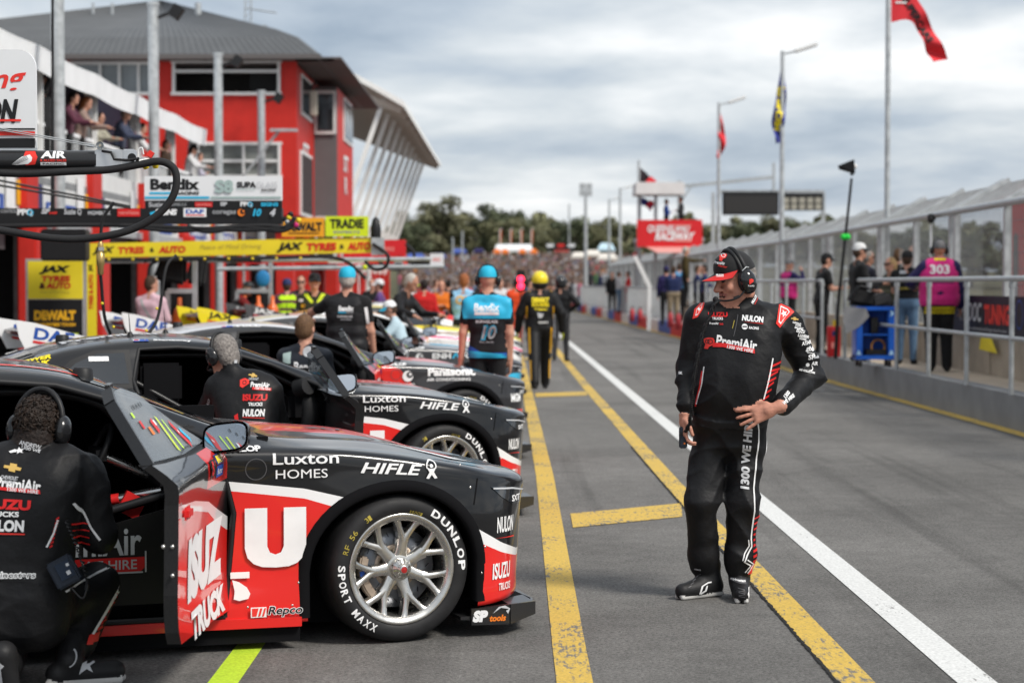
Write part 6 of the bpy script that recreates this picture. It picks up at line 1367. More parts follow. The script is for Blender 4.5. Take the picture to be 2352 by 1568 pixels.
# ---------------------------------------------------------------- the crewman kneeling at the near car's door, seen from behind
D1 = 8.05
def kneeler():
    base = V(P(90, 1500, D1).x, D1, 0); t = thing('person', 'curly haired crewman in black team suit kneeling at the nearest open car door', 'person', base); B = Body(); s = D1 / F
    def J(px, py, dy=0.0): return P(px, py, D1 + dy) - base
    def ring(px, py, half, depth, lab, dy=0, k=.05, sk=0):
        c = J(px, py, dy); h_ = V(1, sk, 0) * (half - depth); B.cap(c - h_, c + h_, depth, depth, lab, k)
    ring(82, 1075, .215, .105, 'top', .06, .05, -.2); ring(78, 1120, .215, .130, 'top', .02, .05, -.2); ring(72, 1180, .205, .135, 'top', 0, .05, -.15); ring(66, 1245, .190, .130, 'top', 0, .05, -.1); ring(60, 1295, .190, .130, 'top', .0); ring(56, 1322, .188, .132, 'belt', 0, .02); ring(52, 1365, .205, .150, 'bot', 0); ring(46, 1415, .205, .150, 'bot', 0)
    B.cap(J(75, 1040, .06), J(190, 1085, .08), .07, .085, 'top', .05); B.cap(J(75, 1040, .06), J(-25, 1080, .02), .07, .085, 'top', .05)
    B.cap(J(80, 1050, .06), J(90, 1000, .10), .064, .06, 'skin', .02); B.cap(J(78, 1055, .055), J(81, 1032, .06), .078, .074, 'collar', .015)
    hf = V(.22, .95, -.20).normalized(); hr = hf.cross(Z3).normalized(); hu = hr.cross(hf); HM = Matrix((hr, hf, hu)).transposed(); HMn = np.array(HM); hc = J(91, 980, .10)
    def H(x, y, z): return hc + HM @ Vector((x, y, z))
    B.ell(H(0, 0, .01), (.078, .098, .110), 'skin', .02, HMn); B.cap(H(0, .05, -.07), H(0, .06, -.08), .05, .04, 'skin', .03); B.cap(H(0, .09, .01), H(0, .11, -.02), .01, .014, 'skin', .01)
    rr = random.Random(4)
    B.ell(H(0, -.016, .020), (.086, .097, .101), 'hair', .01, HMn); B.ell(H(0, -.055, -.04), (.080, .06, .075), 'hair', .02, HMn)
    s1, e1, w1 = J(196, 1100, .08), J(228, 1225, .10), J(190, 1225, .38); B.cap(s1, e1, .092, .080, 'sleeve', .03); B.cap(e1, w1, .078, .05, 'sleeve', .03); B.hand(w1 + V(-.02, .04, 0), (-.2, 1, .1), (0, 0, -1), (-1, 0, 0), .5)
    s1, e1, w1 = J(-35, 1095, .04), J(-70, 1215, .12), J(0, 1190, .38); B.cap(s1, e1, .090, .076, 'sleeve', .03); B.cap(e1, w1, .074, .05, 'sleeve', .03); B.hand(w1 + V(.02, .04, 0), (.2, 1, .1), (0, 0, -1), (1, 0, 0), .5)
    a, k_, n_ = J(90, 1400, .05), J(222, 1345, .34), J(178, 1478, .16); B.cap(a, k_, .125, .098, 'bot', .03); B.cap(k_, n_, .098, .075, 'bot', .03); n_.z = max(n_.z, .14)
    f = V(.30, .10, 0).normalized(); h0 = J(150, 1530, .05); h0.z = .05
    B.cap(V(n_.x - .02, n_.y - .04, .16), h0 + V(.02, 0, .05), .060, .056, 'shoe', .02); B.cap(h0 - f * .03, h0 + f * .20, .050, .044, 'shoe', .02)
    for q in (-.03, .03): B.cap(V(h0.x, h0.y + q, .016) - f * .06, V(h0.x, h0.y + q, .016) + f * .225, .017, .017, 'sole', .006)
    a, k_, n_ = J(20, 1420, .05), J(10, 1500, .30), J(18, 1500, -.14); k_.z = .09; n_.z = .12; B.cap(a, k_, .125, .095, 'bot', .03); B.cap(k_, n_, .092, .068, 'bot', .03)
    B.cap(n_ + V(0, -.02, .0), n_ + V(.005, -.07, .06), .052, .05, 'shoe', .02); B.cap(n_ + V(0, -.09, .06), n_ + V(.02, -.06, -.06), .046, .042, 'shoe', .02)
    M_ = dict(skin=skin(2), top=SUIT, sleeve=SUIT, bot=SUIT, belt=mat('black_belt', (.010, .010, .011), .5), collar=SUIT, shoe=SHOE, sole=SOLE, hair=hairm('dark'))
    bo = body_object(B, 'body', t, M_, .0075, wr=.014, cloth=('top', 'sleeve', 'bot'), seed=5); bv = bvh_of(bo); g = MB()
    def A(cx, cy, its, L=.015): decal(g, bv, its, J(cx, cy), X3, Z3, s=s, L=L, off=.004, back=1.5, reach=2.2)
    def star(cx, cy, r): return ('p', [(cx + (r if k % 2 == 0 else r * .42) * math.cos(math.pi / 2 + k * math.pi / 5 + .2) * 1.5, cy + (r if k % 2 == 0 else r * .42) * math.sin(math.pi / 2 + k * math.pi / 5 + .2)) for k in range(10)], 'white')
    A(47, 1033, [star(2, 0, 8), ('p', [(-22, -2), (-8, 3), (-4, -3), (-18, -5)], 'white')]); A(40, 1068, [('p', [(-21, 4), (-8, 2), (-8, 8), (8, 5), (8, 0), (20, -3), (18, -9), (6, -7), (6, -12), (-10, -9), (-10, -4), (-22, -2)], 'gold')]); A(35, 1092, [('t', 'CHEVROLET', 0, 0, 42, 8, 'silver', .03, 0, -.08), ('t', 'RACING', 2, -9, 26, 6, 'silver', .03, 0, -.08)])
    A(57, 1106, [('t', 'PremiAir', 0, 0, 108, 26, 'white', .03, 0, -.08), ('p', [(-66, -10), (-30, -14), (54, -20), (52, -11), (-40, -6), (-66, 0)], 'red'), ('t', '1300 WE HIRE', 12, -13.5, 74, 8, 'white', .02, 0, -.07)])
    A(32, 1150, [('t', 'ISUZU', 0, 0, 116, 23, 'red', .05, 0, -.03)]); A(22, 1172, [('t', 'TRUCKS', 0, 0, 82, 12, 'white', .04)]); A(22, 1198, [('t', 'NULON', 0, 0, 108, 27, 'white', .05, .1), ('p', [(-50, -16), (54, -17), (55, -20), (-50, -20)], 'brightred')])
    A(46, 1310, [('t', 'alpinestars', 0, 0, 112, 22, 'white', .06, .1), ('t', 'alpinestars', 0, 0, 109, 15, 'black', .0, .1)]); A(8, 1370, [star(2, 0, 9), ('p', [(-18, -8), (-2, 0), (-4, -6)], 'white')]); A(72, 1022, [('t', 'ANDREW', 0, 2, 50, 10, 'silver', .02, 0, -.25), ('t', '1300 WE', 3, -8, 44, 7, 'silver', .02, 0, -.25)])
    def pipe(pts, wd, col='white'):
        for (a, b) in zip(pts, pts[1:]):
            d = (Vector(b) - Vector(a)).normalized(); q = Vector((-d.y, d.x)) * wd / 2; a_ = Vector(a) - d * .8; b_ = Vector(b) + d * .8
            A(150, 1300, [('p', [(p[0] - 150, 1300 - p[1]) for p in (a_ - q, b_ - q, b_ + q, a_ + q)], col)])
    pipe([(180, 1150), (195, 1180), (208, 1210), (228, 1240)], 5); pipe([(150, 1185), (140, 1215), (125, 1245)], 4); pipe([(172, 1318), (200, 1304), (226, 1298)], 5); pipe([(160, 1352), (195, 1335), (228, 1322)], 5); pipe([(245, 1345), (238, 1380), (215, 1430), (196, 1470)], 5)
    for i in range(8): A(140, 1215 + i * 0, [('p', [(6 - i * 2.2, 34 - i * 9), (12 - i * 2.2, 38 - i * 9), (12 - i * 2.2, 33 - i * 9), (5 - i * 2.2, 29 - i * 9)], 'red')])
    for i in range(11): y = 1345 + i * 12; x = 247 - i * 4.6; A(240, 1400, [('p', [(x - 240 - 2, 1400 - y - 5), (x - 240 + 14, 1400 - y + 3), (x - 240 + 14, 1400 - y - 4), (x - 240 - 2, 1400 - y - 12)], 'red')])
    for i in range(4): A(190, 1200 + i * 16, [('p', [(-16, 4), (14, -2), (14, -5), (-16, 0)], 'red')])
    A(200, 1480, [('p', [(-14, -10), (8, -14), (12, 4), (0, 14), (-10, 10)], 'brightred')]); A(195, 1535, [('p', [(-16, -16), (-10, 10), (2, 18), (4, 12), (16, 8), (6, 2), (14, -12), (0, -4), (-12, -12)], 'silver')]); A(36, 1510, [('p', [(-10, 36), (-2, 40), (2, 20), (12, 10), (4, 2), (6, -30), (-8, -34), (-4, -4), (-12, 4)], 'silver')]); A(152, 1510, [('o', 0, 0, 22, 3, 'silver', -1.2, .9)])
    g.build('lettering', bo); make_headset(t, lambda x, y, z: H(x * 1.08, y, z * 1.1), HM, 1.08)
    hm = MB(); HB = mat('dark_curly_hair', (.020, .012, .008), .5, noise=.5, nscale=40)
    for _ in range(620):
        v = Vector((rr.gauss(0, 1), rr.gauss(0, 1) - .45, rr.gauss(0, 1) + .25)).normalized()
        if v.z < -.75 or (v.y > .55 and v.z < .45): continue
        p = Vector((v.x * .080, -.016 + v.y * .092, .016 + v.z * .096)); x_ = v.cross(Vector((rr.gauss(0, 1), rr.gauss(0, 1), rr.gauss(0, 1)))).normalized(); y_ = v.cross(x_); cr, ph = rr.uniform(.006, .011), rr.uniform(0, 6); ln = rr.uniform(.014, .026)
        dr = (v + x_ * rr.uniform(-.7, .7) + Vector((0, 0, -.3))).normalized(); pts = [H(*(p + dr * ln * q / 9 + (x_ * math.cos(ph + q * .95) + y_ * math.sin(ph + q * .95)) * cr)) for q in range(10)]
        hm.tube(pts, [.0042] * 7 + [.0035, .0028, .0016], HB, 5, caps=False)
    hm.build('hair', t)
    ra = thing('radio_pack', 'dark radio pack clipped at the kneeling crewman\'s belt', 'radio', base + J(148, 1312, -.17)); q = MB(); RM = Matrix.Rotation(R(-28), 3, 'Y'); q.box((0, 0, 0), (.105, .04, .115), mat('radio_plastic', (.018, .024, .036), .4), RM, bevel=.008); q.box(RM @ V(.01, -.022, .005), (.06, .004, .07), mat('radio_screen', (.02, .03, .05), .15), RM); q.box(RM @ V(.03, -.025, .02), (.012, .003, .012), pm('silver'), RM); q.box(RM @ V(.02, -.025, -.01), (.016, .003, .016), pm('silver'), RM); q.build('case', ra)
    q = MB(); cl = catmull([V(.0, .03, .20), V(.05, -.0, .10), V(.09, -.01, -.02), V(.09, -.02, -.07)], 20); q.tube([p + V(math.cos(i * 2.1) * .008, math.sin(i * 2.1) * .008, 0) for i, p in enumerate(cl)], .004, BLK, 6); q.tube(catmull([V(.03, -.02, -.06), V(.08, -.04, -.10), V(.10, -.03, -.05)], 6), .004, BLK, 6); q.build('coiled_lead', ra)
    return t
kneeler()

# ---------------------------------------------------------------- the grey haired crewman reaching into the second car
D2 = 12.55
def leaner():
    base = V(P(570, 1300, D2).x, D2, 0); t = thing('person', 'grey haired crewman with ear muffs reaching into the second black car', 'person', base); B = Body(); s = D2 / F
    def J(px, py, dy=0.0): return P(px, py, D2 + dy) - base
    def ring(px, py, half, depth, lab, dy=0, k=.05, sk=0.0):
        c = J(px, py, dy); h_ = V(1, sk, 0) * (half - depth); B.cap(c - h_, c + h_, depth, depth, lab, k)
    ring(552, 888, .195, .10, 'top', .10, .05, -.15); ring(560, 915, .205, .125, 'top', .06, .05, -.15); ring(568, 950, .20, .13, 'top', .02); ring(572, 985, .19, .13, 'top', 0); ring(574, 1030, .19, .13, 'bot', 0)
    B.cap(J(535, 866, .12), J(500, 890, .14), .06, .08, 'top', .05); B.cap(J(545, 866, .12), J(612, 885, .08), .06, .08, 'top', .05); B.cap(J(536, 868, .10), J(520, 832, .16), .06, .06, 'skin', .02); B.cap(J(540, 868, .09), J(534, 856, .10), .072, .068, 'top', .012)
    hf = V(-.72, .62, -.30).normalized(); hr = hf.cross(Z3).normalized(); hu = hr.cross(hf); HM = Matrix((hr, hf, hu)).transposed(); HMn = np.array(HM); hc = J(512, 814, .16)
    def H(x, y, z): return hc + HM @ Vector((x, y, z))
    B.ell(H(0, 0, .01), (.080, .100, .112), 'skin', .02, HMn); B.cap(H(0, .05, -.07), H(0, .06, -.08), .05, .04, 'skin', .03); B.ell(H(0, -.02, .03), (.087, .096, .102), 'hair', .01, HMn); B.ell(H(0, -.055, -.03), (.078, .056, .07), 'hair', .02, HMn); B.cap(H(0, .09, .01), H(0, .11, -.02), .01, .014, 'skin', .01)
    s1, e1, w1 = J(498, 900, .12), J(470, 955, .26), J(445, 985, .42); B.cap(s1, e1, .08, .068, 'sleeve', .03); B.cap(e1, w1, .066, .048, 'sleeve', .03); B.hand(w1, (-.4, .8, -.2), (0, 0, -1), (1, 0, 0), .6)
    s1, e1, w1 = J(622, 900, .06), J(640, 970, .16), J(600, 985, .40); B.cap(s1, e1, .08, .066, 'sleeve', .03); B.cap(e1, w1, .064, .048, 'sleeve', .03); B.hand(w1, (-.3, 1, 0), (0, 0, -1), (-1, 0, 0), .6)
    for sx in (-1, 1):
        a = J(574 + sx * 32, 1040, 0); k_ = V(a.x, a.y + .22, .10); n_ = V(a.x, a.y - .22, .12); B.cap(a, k_, .10, .085, 'bot', .03); B.cap(k_, n_, .08, .06, 'bot', .03); B.cap(n_, n_ + V(0, -.10, -.06), .045, .04, 'shoe', .02)
    M_ = dict(skin=skin(0), top=SUIT, sleeve=SUIT, bot=SUIT, shoe=SHOE, hair=hairm('grey'))
    bo = body_object(B, 'body', t, M_, .010, wr=.010, cloth=('top', 'sleeve', 'bot'), seed=8); bv = bvh_of(bo); g = MB()
    def A(cx, cy, its): decal(g, bv, its, J(cx, cy), X3, Z3, s=s, L=.02, off=.005, back=1.5, reach=2.2)
    A(599, 883, [('t', 'PremiAir', 0, 0, 42, 12, 'white', .03, 0, -.05), ('r', 4, -9, 42, 6, 'red', -.08), ('t', '1300 WE HIRE', 6, -9, 34, 4, 'white', .02, 0, -.08)]); A(563, 880, [('p', [(-11, 8), (0, 12), (10, 8), (11, 0), (2, -6), (-4, -10), (-10, -6)], 'brightred'), ('o', 0, 2, 4, 1.5, 'black')]); A(589, 911, [('t', 'ISUZU', 0, 0, 55, 15, 'red', .05)]); A(591, 926, [('t', 'TRUCKS', 0, 0, 32, 8, 'white', .04)]); A(588, 945, [('t', 'NULON', 0, 0, 50, 17, 'white', .05, .1), ('r', 0, -11, 50, 1.5, 'brightred', -.05)])
    A(581, 861, [('p', [(-10, 2), (-3, 1), (-3, 4), (4, 2), (4, 0), (10, -2), (8, -5), (2, -4), (2, -6), (-4, -5), (-4, -2), (-11, -1)], 'gold')]); A(583, 870, [('t', 'CHEVROLET', 0, 0, 22, 5, 'silver', .02)]); A(568, 839, [('c', 0, 0, 4, 'white')]); A(545, 832, [('r', 0, 0, 22, 8, 'silver', -.1)]); A(470, 935, [('t', 'BALLARAT', 0, 0, 40, 6, 'silver', .03, 0, 1.1)]); A(548, 962, [('p', [(-4, 10), (4, 16), (8, -10), (0, -14)], 'red')])
    g.build('lettering', bo); make_headset(t, H, HM, 1.1); return t
leaner()
# ================================================================ people farther along the lane
def bx(px, d, z=0.0): p = P(px, 652, d); return (p.x, d, z)
AWAY, FACE, RIGHT, LEFT = 0.0, math.pi, -math.pi / 2, math.pi / 2
BENDTOP = cloth('cyan_black_polo', (.013, .013, .015))
person('person', 'crewman in cyan and black polo with cyan cap, seen from behind beside the cars', bx(1120, 19.9), R(-4), 1.80, top=BENDTOP, bot=BLACKC, hair=None, cap=(mat('cyan_cap', (.02, .42, .62), .6), mat('cyan_cap', (.02, .42, .62), .6)), headset=True, arms=(((-.20, -.05, -1), (-.08, .12, -1)), ((.12, .0, -1), (.0, .15, -1))), sleeve=False, bulk=.93, vox=.012, turn=R(0), tone=0, stride=.0,
       art_=[('back', [('p', [(-.23, .215), (.23, .215), (.25, .06), (.235, -.02), (-.235, -.02), (-.25, .06)], 'cyan'), ('t', 'Bendix', 0, .09, .25, .08, 'white', .03), ('r', 0, .03, .24, .03, 'white'), ('t', 'SUPAGLASS', 0, -.05, .22, .03, 'silver', .03), ('t', '10', .02, -.16, .16, .15, 'cyan', .09, .25), ('t', '10', .02, -.16, .15, .135, 'black', .05, .25), ('t', '10', .02, -.16, .15, .13, 'grey', .015, .25), ('t', 'Matt Naulty', .0, -.255, .14, .02, 'silver', .0),
                     ('p', [(-.19, -.28), (-.05, -.36), (.19, -.36), (.19, -.40), (-.19, -.40)], 'blue'), ('p', [(-.19, -.34), (.19, -.375), (.19, -.41), (-.19, -.41)], 'cyan')])])
person('person', 'walking driver in black and gold race suit with yellow topped helmet', bx(1240, 30.9), R(3), 1.80, top=SUIT, bot=SUIT, hair=None, helmet=(mat('yellow_helmet_paint', (.80, .62, .02), .25, coat=.6), BLK), arms=(((-.45, .2, -1), (-.12, .4, -1)), ((.55, -.1, -1), (.1, .3, -1))), stride=.45, vox=.016, bulk=1.15, baggy=.03, gloves=cloth('lime_glove', (.42, .48, .02)),
       art_=[('back', [('t', 'DEWALT', 0, .07, .26, .085, 'yellow', .07), ('t', 'RACING', 0, .0, .26, .05, 'yellow', .07), ('t', 'Team', 0, -.065, .2, .035, 'yellow', .05), ('p', [(-.05, -.12), (.05, -.14), (.02, -.2), (-.03, -.2)], 'silver'), ('t', 'alpinestars', .04, -.27, .15, .04, 'white', .05), ('r', -.205, -.12, .02, .2, 'amber'), ('r', .205, -.12, .02, .2, 'amber'), ('r', -.17, .215, .05, .02, 'amber'), ('r', .17, .215, .05, .02, 'amber'), ('r', -.17, -.55, .022, .4, 'amber'), ('r', .17, -.55, .022, .4, 'amber'), ('r', -.165, -1.0, .02, .3, 'amber'), ('r', .165, -1.0, .02, .3, 'amber')])])
person('person', 'driver in black race suit and dark helmet ahead of the yellow helmeted one', bx(1288, 42), R(-10), 1.78, top=SUIT, bot=GREYC, hair=None, helmet=(mat('dark_helmet_paint', (.02, .02, .022), .2, coat=.6), BLK), arms=('hang', 'hip'), stride=.12, art_=[('back', [('r', -.12, -.55, .02, .5, 'silver'), ('r', .02, -.1, .05, .06, 'silver')])])
person('person', 'person in pale blue shirt with black sleeves behind the white cars', bx(1066, 34), R(-15), 1.80, top=LBLUE, bot=BLACKC, hair='ginger', arms=('fold', 'fold'), art_=[('back', [('o', -.04, .05, .06, .03, 'amber'), ('o', .08, .05, .05, .03, 'amber')])], mats_extra=dict(sleeve=BLACKC))
person('person', 'person in bright orange overalls far along the lane', bx(1185, 52), AWAY, 1.75, top=cloth('bright_orange_suit', (.68, .07, .02)), bot=cloth('bright_orange_suit', (.68, .07, .02)), hair='dark', vox=.024)
# between the cars
person('person', 'white haired man in black padded vest and cyan cap leaning on a car roof', bx(797, 20.6), R(-8), 1.80, top=BLACKC, bot=BLACKC, hair='white', cap=(mat('cyan_cap', (.02, .42, .62), .6), mat('cyan_cap', (.02, .42, .62), .6)), arms=(((-.8, .55, -.35), (-.3, .9, -.2)), ((.22, .05, -1), (.05, .35, -1))), sleeve=False, bulk=1.02, vox=.013, vest=mat('quilted_black_vest', (.016, .016, .018), .55, bump=.5, bscale=9, stretch=(1, 1, 9)), turn=R(8), art_=[('back', [('t', 'Bendix', .02, .07, .16, .055, 'white', .05), ('r', -.02, .03, .08, .012, 'cyan'), ('t', 'RACING', .06, .03, .07, .014, 'silver', .03), ('t', 'SUPAGLASS', .01, -.01, .16, .02, 'white', .03), ('t', 'RACING', .02, -.04, .11, .018, 'silver', .03), ('r', .225, .0, .03, .17, 'white', .12)])])
person('person', 'young man with ginger quiff standing in the third car doorway', bx(700, 17.2), R(-12), 1.72, sit=.36, top=cloth('blue_black_suit', (.018, .022, .030)), bot=SUIT, hair='sandy', arms=('fold', 'fold'), vox=.012, turn=R(-10), art_=[('back', [('c', .05, .16, .045, 'silver'), ('c', .08, .13, .03, 'silver'), ('t', 'Bendix', .06, .03, .24, .085, 'white', .03), ('r', .03, -.03, .26, .035, 'cyan'), ('c', .02, -.11, .035, 'teal'), ('c', .07, -.11, .035, 'teal'), ('t', 'coregas', .04, -.19, .22, .04, 'darkgrey', .0), ('p', [(-.17, .14), (-.10, .16), (-.09, .06), (-.16, .05)], 'teal')])])
person('person', 'man in pale pink shirt with a shoulder strap, standing before the garages', bx(347, 28.5), R(-25), 1.74, top=PINKC, bot=KHAKI, hair='brown', arms=('fold', 'fold'), bulk=1.08, turn=R(-30), art_=[('back', [('p', [(-.13, .15), (-.11, .16), (.16, -.22), (.14, -.24)], 'teal')])])
person('person', 'driver in black and red suit leaning down at the garages with dark cap', bx(527, 34), RIGHT + R(20), 1.74, top=SUIT, bot=SUIT, hair='sandy', cap=BLK, arms=('rail', 'rail'), lean=.45, art_=[('back', [('r', 0, .18, .3, .04, 'red')])], mats_extra=dict(sleeve=cloth('red_black_sleeve', (.16, .015, .015))))
person('person', 'person in lime hi vis vest over maroon sleeves, back turned, by the gas bottles', bx(659, 36), R(10), 1.72, top=PLUM, bot=BLACKC, hair='brown', cap=(mat('navy_cap', (.02, .03, .10), .7), mat('navy_cap', (.02, .03, .10), .7)), vest=LIMEC, art_=[('back', [('r', 0, -.20, .36, .03, 'silver')])])
person('person', 'smiling driver in black cap and sunglasses wearing a lime edged black suit', bx(722, 29), FACE + R(10), 1.78, top=cloth('lime_black_suit', (.03, .035, .02)), bot=SUIT, hair='brown', cap=BLK, glasses=True, tone=2, art_=[('front', [('p', [(-.16, .19), (-.10, .20), (-.02, .07), (-.06, .06)], 'lime'), ('p', [(.16, .19), (.10, .20), (.02, .07), (.06, .06)], 'lime'), ('r', -.2, .1, .06, .04, 'white'), ('r', .17, .05, .05, .05, 'amber'), ('r', -.17, .02, .05, .05, 'amber')])])
person('person', 'dark shirted man with sunglasses half hidden between hi vis vest and black cap', bx(692, 38), FACE, 1.78, top=GREYC, bot=BLACKC, hair='brown', glasses=True)
person('person', 'crewman in black and red suit bending over the orange roofed car', bx(905, 28.6), RIGHT - R(20), 1.82, top=SUIT, bot=SUIT, hair='dark', arms=('rail', 'out'), lean=.35, tone=1, art_=[('back', [('t', 'ISUZU', -.02, .05, .22, .06, 'red', .06), ('t', 'TRUCKS', -.02, -.03, .18, .04, 'red', .05), ('p', [(.10, .1), (.18, .02), (.2, -.2), (.12, -.1)], 'red')])], mats_extra=dict(hair=hairm('white')))
person('person', 'crewman in white and cyan cap crouching at the fourth car\'s open window', bx(930, 24.6), LEFT, 1.45, top=cloth('white_cyan_shirt', (.45, .58, .64)), bot=BLACKC, hair='brown', cap=(mat('white_cap', (.7, .7, .7), .6), mat('cyan_cap', (.02, .42, .62), .6)), arms=('rail', 'rail'), lean=.3)
for i, (px, d, H, tp, hr_, lab, cp) in enumerate([(975, 41, 1.72, REDC_, 'dark', 'person in scarlet shirt with yellow badge among the far crowd', None), (1014, 45, 1.70, ORANGEC, 'ginger', 'person in orange top just right of the scarlet shirt', None), (945, 43, 1.70, WHITEC, 'blonde', 'person in white top with lime headwear near the white roofed car', LIMEC), (872, 40, 1.72, cloth('purple', (.12, .06, .2)), 'brown', 'person in purple and white kit behind the bending crewman', WHITEC), (1030, 55, 1.75, GREYC, 'dark', 'dark clad person standing behind the row of car roofs', None), (1150, 60, 1.75, WHITEC, 'brown', 'small pale figure between polo shirt and orange overalls', None), (1215, 58, 1.75, NAVYC, 'dark', 'small navy figure beside the red pit light', None), (1108, 57, 1.72, REDC_, 'dark', 'small red figure behind the pale blue shirt', None), (1270, 64, 1.75, GREYC, 'grey', 'small grey figure left of the dark helmet', None), (855, 47, 1.74, BLACKC, 'dark', 'dark figure at the far garages beneath the red boom', None), (1000, 62, 1.75, TAUPE, 'brown', 'taupe dressed figure far beyond the orange top', None)]):
    person('person', lab, bx(px, d), [AWAY, FACE, RIGHT, LEFT][i % 4], H, top=tp, bot=BLACKC, hair=hr_, cap=cp, vox=.026, arms=[('hang', 'hang'), ('fold', 'fold'), ('hip', 'hang')][i % 3])
# ---------------------------------------------------------------- on the pit wall
PZ = .40
def wb(px, d): return bx(px, d, PZ)
person('person', 'broad marshal in magenta 303 tabard over navy jacket, grey cap and ear muffs', wb(2157, 28.2), R(-6), 1.84, top=NAVYC, bot=BLACKC, hair=None, cap=(mat('grey_cap', (.12, .12, .125), .7), mat('grey_cap', (.12, .12, .125), .7)), headset=True, arms=(((-.75, .25, -.75), (.2, .9, -.2)), ((.32, .05, -1), (.1, .45, -1))), bulk=1.45, vox=.016, vest=MAG, turn=R(4), tone=1, baggy=.03,
       art_=[('back', [('t', '303', -.01, .10, .27, .13, 'white', .03), ('t', 'PIT LANE', -.01, -.03, .24, .05, 'silver', .02), ('r', 0, -.44, .42, .02, 'yellow'), ('r', 0, -.475, .42, .02, 'yellow'), ('r', 0, -.51, .42, .02, 'yellow'), ('r', 0, .24, .16, .03, 'yellow')])])
person('person', 'man in black shirt and dark cap with faded jeans beside the blue trolley', wb(2083, 30.8), R(-20), 1.74, top=BLACKC, bot=JEAN, hair='brown', cap=(BLACKC, BLACKC), arms=('fold', 'rail'), sleeve=False, art_=[('back', [('r', -.05, .15, .10, .05, 'silver'), ('t', 'RACING', -.02, -.1, .22, .035, 'dullyellow', .05)])])
person('person', 'tall man in black jacket and shorts with white fronted cap behind the trolley', wb(1972, 32.0), RIGHT + R(10), 1.88, top=BLACKC, bot=cloth('faded_denim_shorts', (.16, .22, .30)), hair='brown', cap=(mat('white_front_cap', (.6, .6, .6), .6), BLK), arms=('phone', 'phone'), shorts=True, glasses=True, tone=1, bulk=1.08)
person('person', 'red faced man in sunglasses standing close behind the white fronted cap', wb(1992, 33.8), RIGHT + R(15), 1.80, top=cloth('dark_patterned_shirt', (.03, .03, .045)), bot=BLACKC, hair='grey', arms=('phone', 'phone'), glasses=True, tone=1)
person('person', 'short haired man with greying hair and black collar under the fence', wb(2064, 34.6), RIGHT + R(30), 1.84, top=BLACKC, bot=BLACKC, hair='sandy', arms=('fold', 'fold'))
person('person', 'brown haired man in sunglasses above the dark capped jeans wearer', wb(2098, 35.0), LEFT + R(40), 1.90, top=GREYC, bot=BLACKC, hair='brown', glasses=True, arms=('fold', 'fold'))
person('person', 'fair haired woman with dark sunglasses and tied back hair, bending forward', wb(2046, 32.6), LEFT + R(20), 1.66, top=cloth('olive', (.05, .05, .03)), bot=BLACKC, hair='blonde', longhair=True, glasses=True, arms=('fold', 'fold'))
person('person', 'man in black polo and cap looking down at a phone on the railing', wb(1886, 35.6), RIGHT + R(10), 1.78, top=BLACKC, bot=BLACKC, hair='dark', cap=BLACKC, arms=('phone', 'phone'), lean=.12, sleeve=False)
person('person', 'distant marshal in magenta tabard with raised hands at the ears', wb(1812, 45), R(-60), 1.78, top=NAVYC, bot=BLACKC, hair=None, cap=(mat('grey_cap', (.12, .12, .125), .7), mat('grey_cap', (.12, .12, .125), .7)), arms=('ear', 'ear'), vest=MAG, bulk=1.1)
for i, (px, d, tp, bt, hr_, rz, ar, lab, cp, dz) in enumerate([
    (1574, 58, cloth('black_amber_top', (.05, .035, .01)), BLACKC, 'white', RIGHT, 'point', 'person in black and amber top pointing over the barrier', None, .55), (1530, 60, NAVYC, BLACKC, 'dark', AWAY, 'hang', 'navy clad crew member with cap, leftmost behind the railing', NAVYC, 0), (1547, 59, cloth('navy_team', (.02, .03, .09)), KHAKI, 'brown', AWAY, 'fold', 'navy team shirt wearer in khaki shorts behind the railing', None, 0), (1560, 61, cloth('sky_top', (.03, .30, .58)), BLACKC, 'brown', AWAY, 'fold', 'person in bright sky blue top behind the railing', None, .1), (1602, 57, cloth('navy_team', (.02, .03, .09)), BLACKC, 'brown', RIGHT, 'rail', 'navy team member bending at the railing by the standing crewman', None, 0), (1618, 55, cloth('navy_team', (.02, .03, .09)), BLACKC, 'dark', LEFT, 'hip', 'navy team member partly behind the standing crewman', None, 0),
    (1443, 84, REDC_, REDC_, 'dark', LEFT, 'hang', 'person in full red overalls at the far barred railing', None, 0), (1421, 86, WHITEC, JEAN, 'brown', RIGHT, 'fold', 'person in white jacket and jeans at the far barred railing', None, 0), (1406, 88, BLACKC, BLACKC, 'dark', FACE, 'hang', 'person in black at the far barred railing', None, 0)]):
    person('person', lab, wb(px, d) if dz == 0 else bx(px, d, PZ + dz), rz, 1.76, top=tp, bot=bt, hair=hr_, cap=cp, arms=(ar, ar if ar != 'point' else 'hang'), vox=.024)
# on the tower platform
person('person', 'person in blue jacket sitting up on the red tower', bx(1530, 84, 3.55), RIGHT, 1.65, top=cloth('royal_blue', (.02, .06, .28)), bot=BLACKC, hair='dark', vox=.028, arms=('fold', 'fold'))
person('person', 'person in grey camouflage top up on the red tower', bx(1564, 84, 3.55), LEFT, 1.75, top=GREYC, bot=BLACKC, hair='dark', vox=.028, arms=('fold', 'fold'))
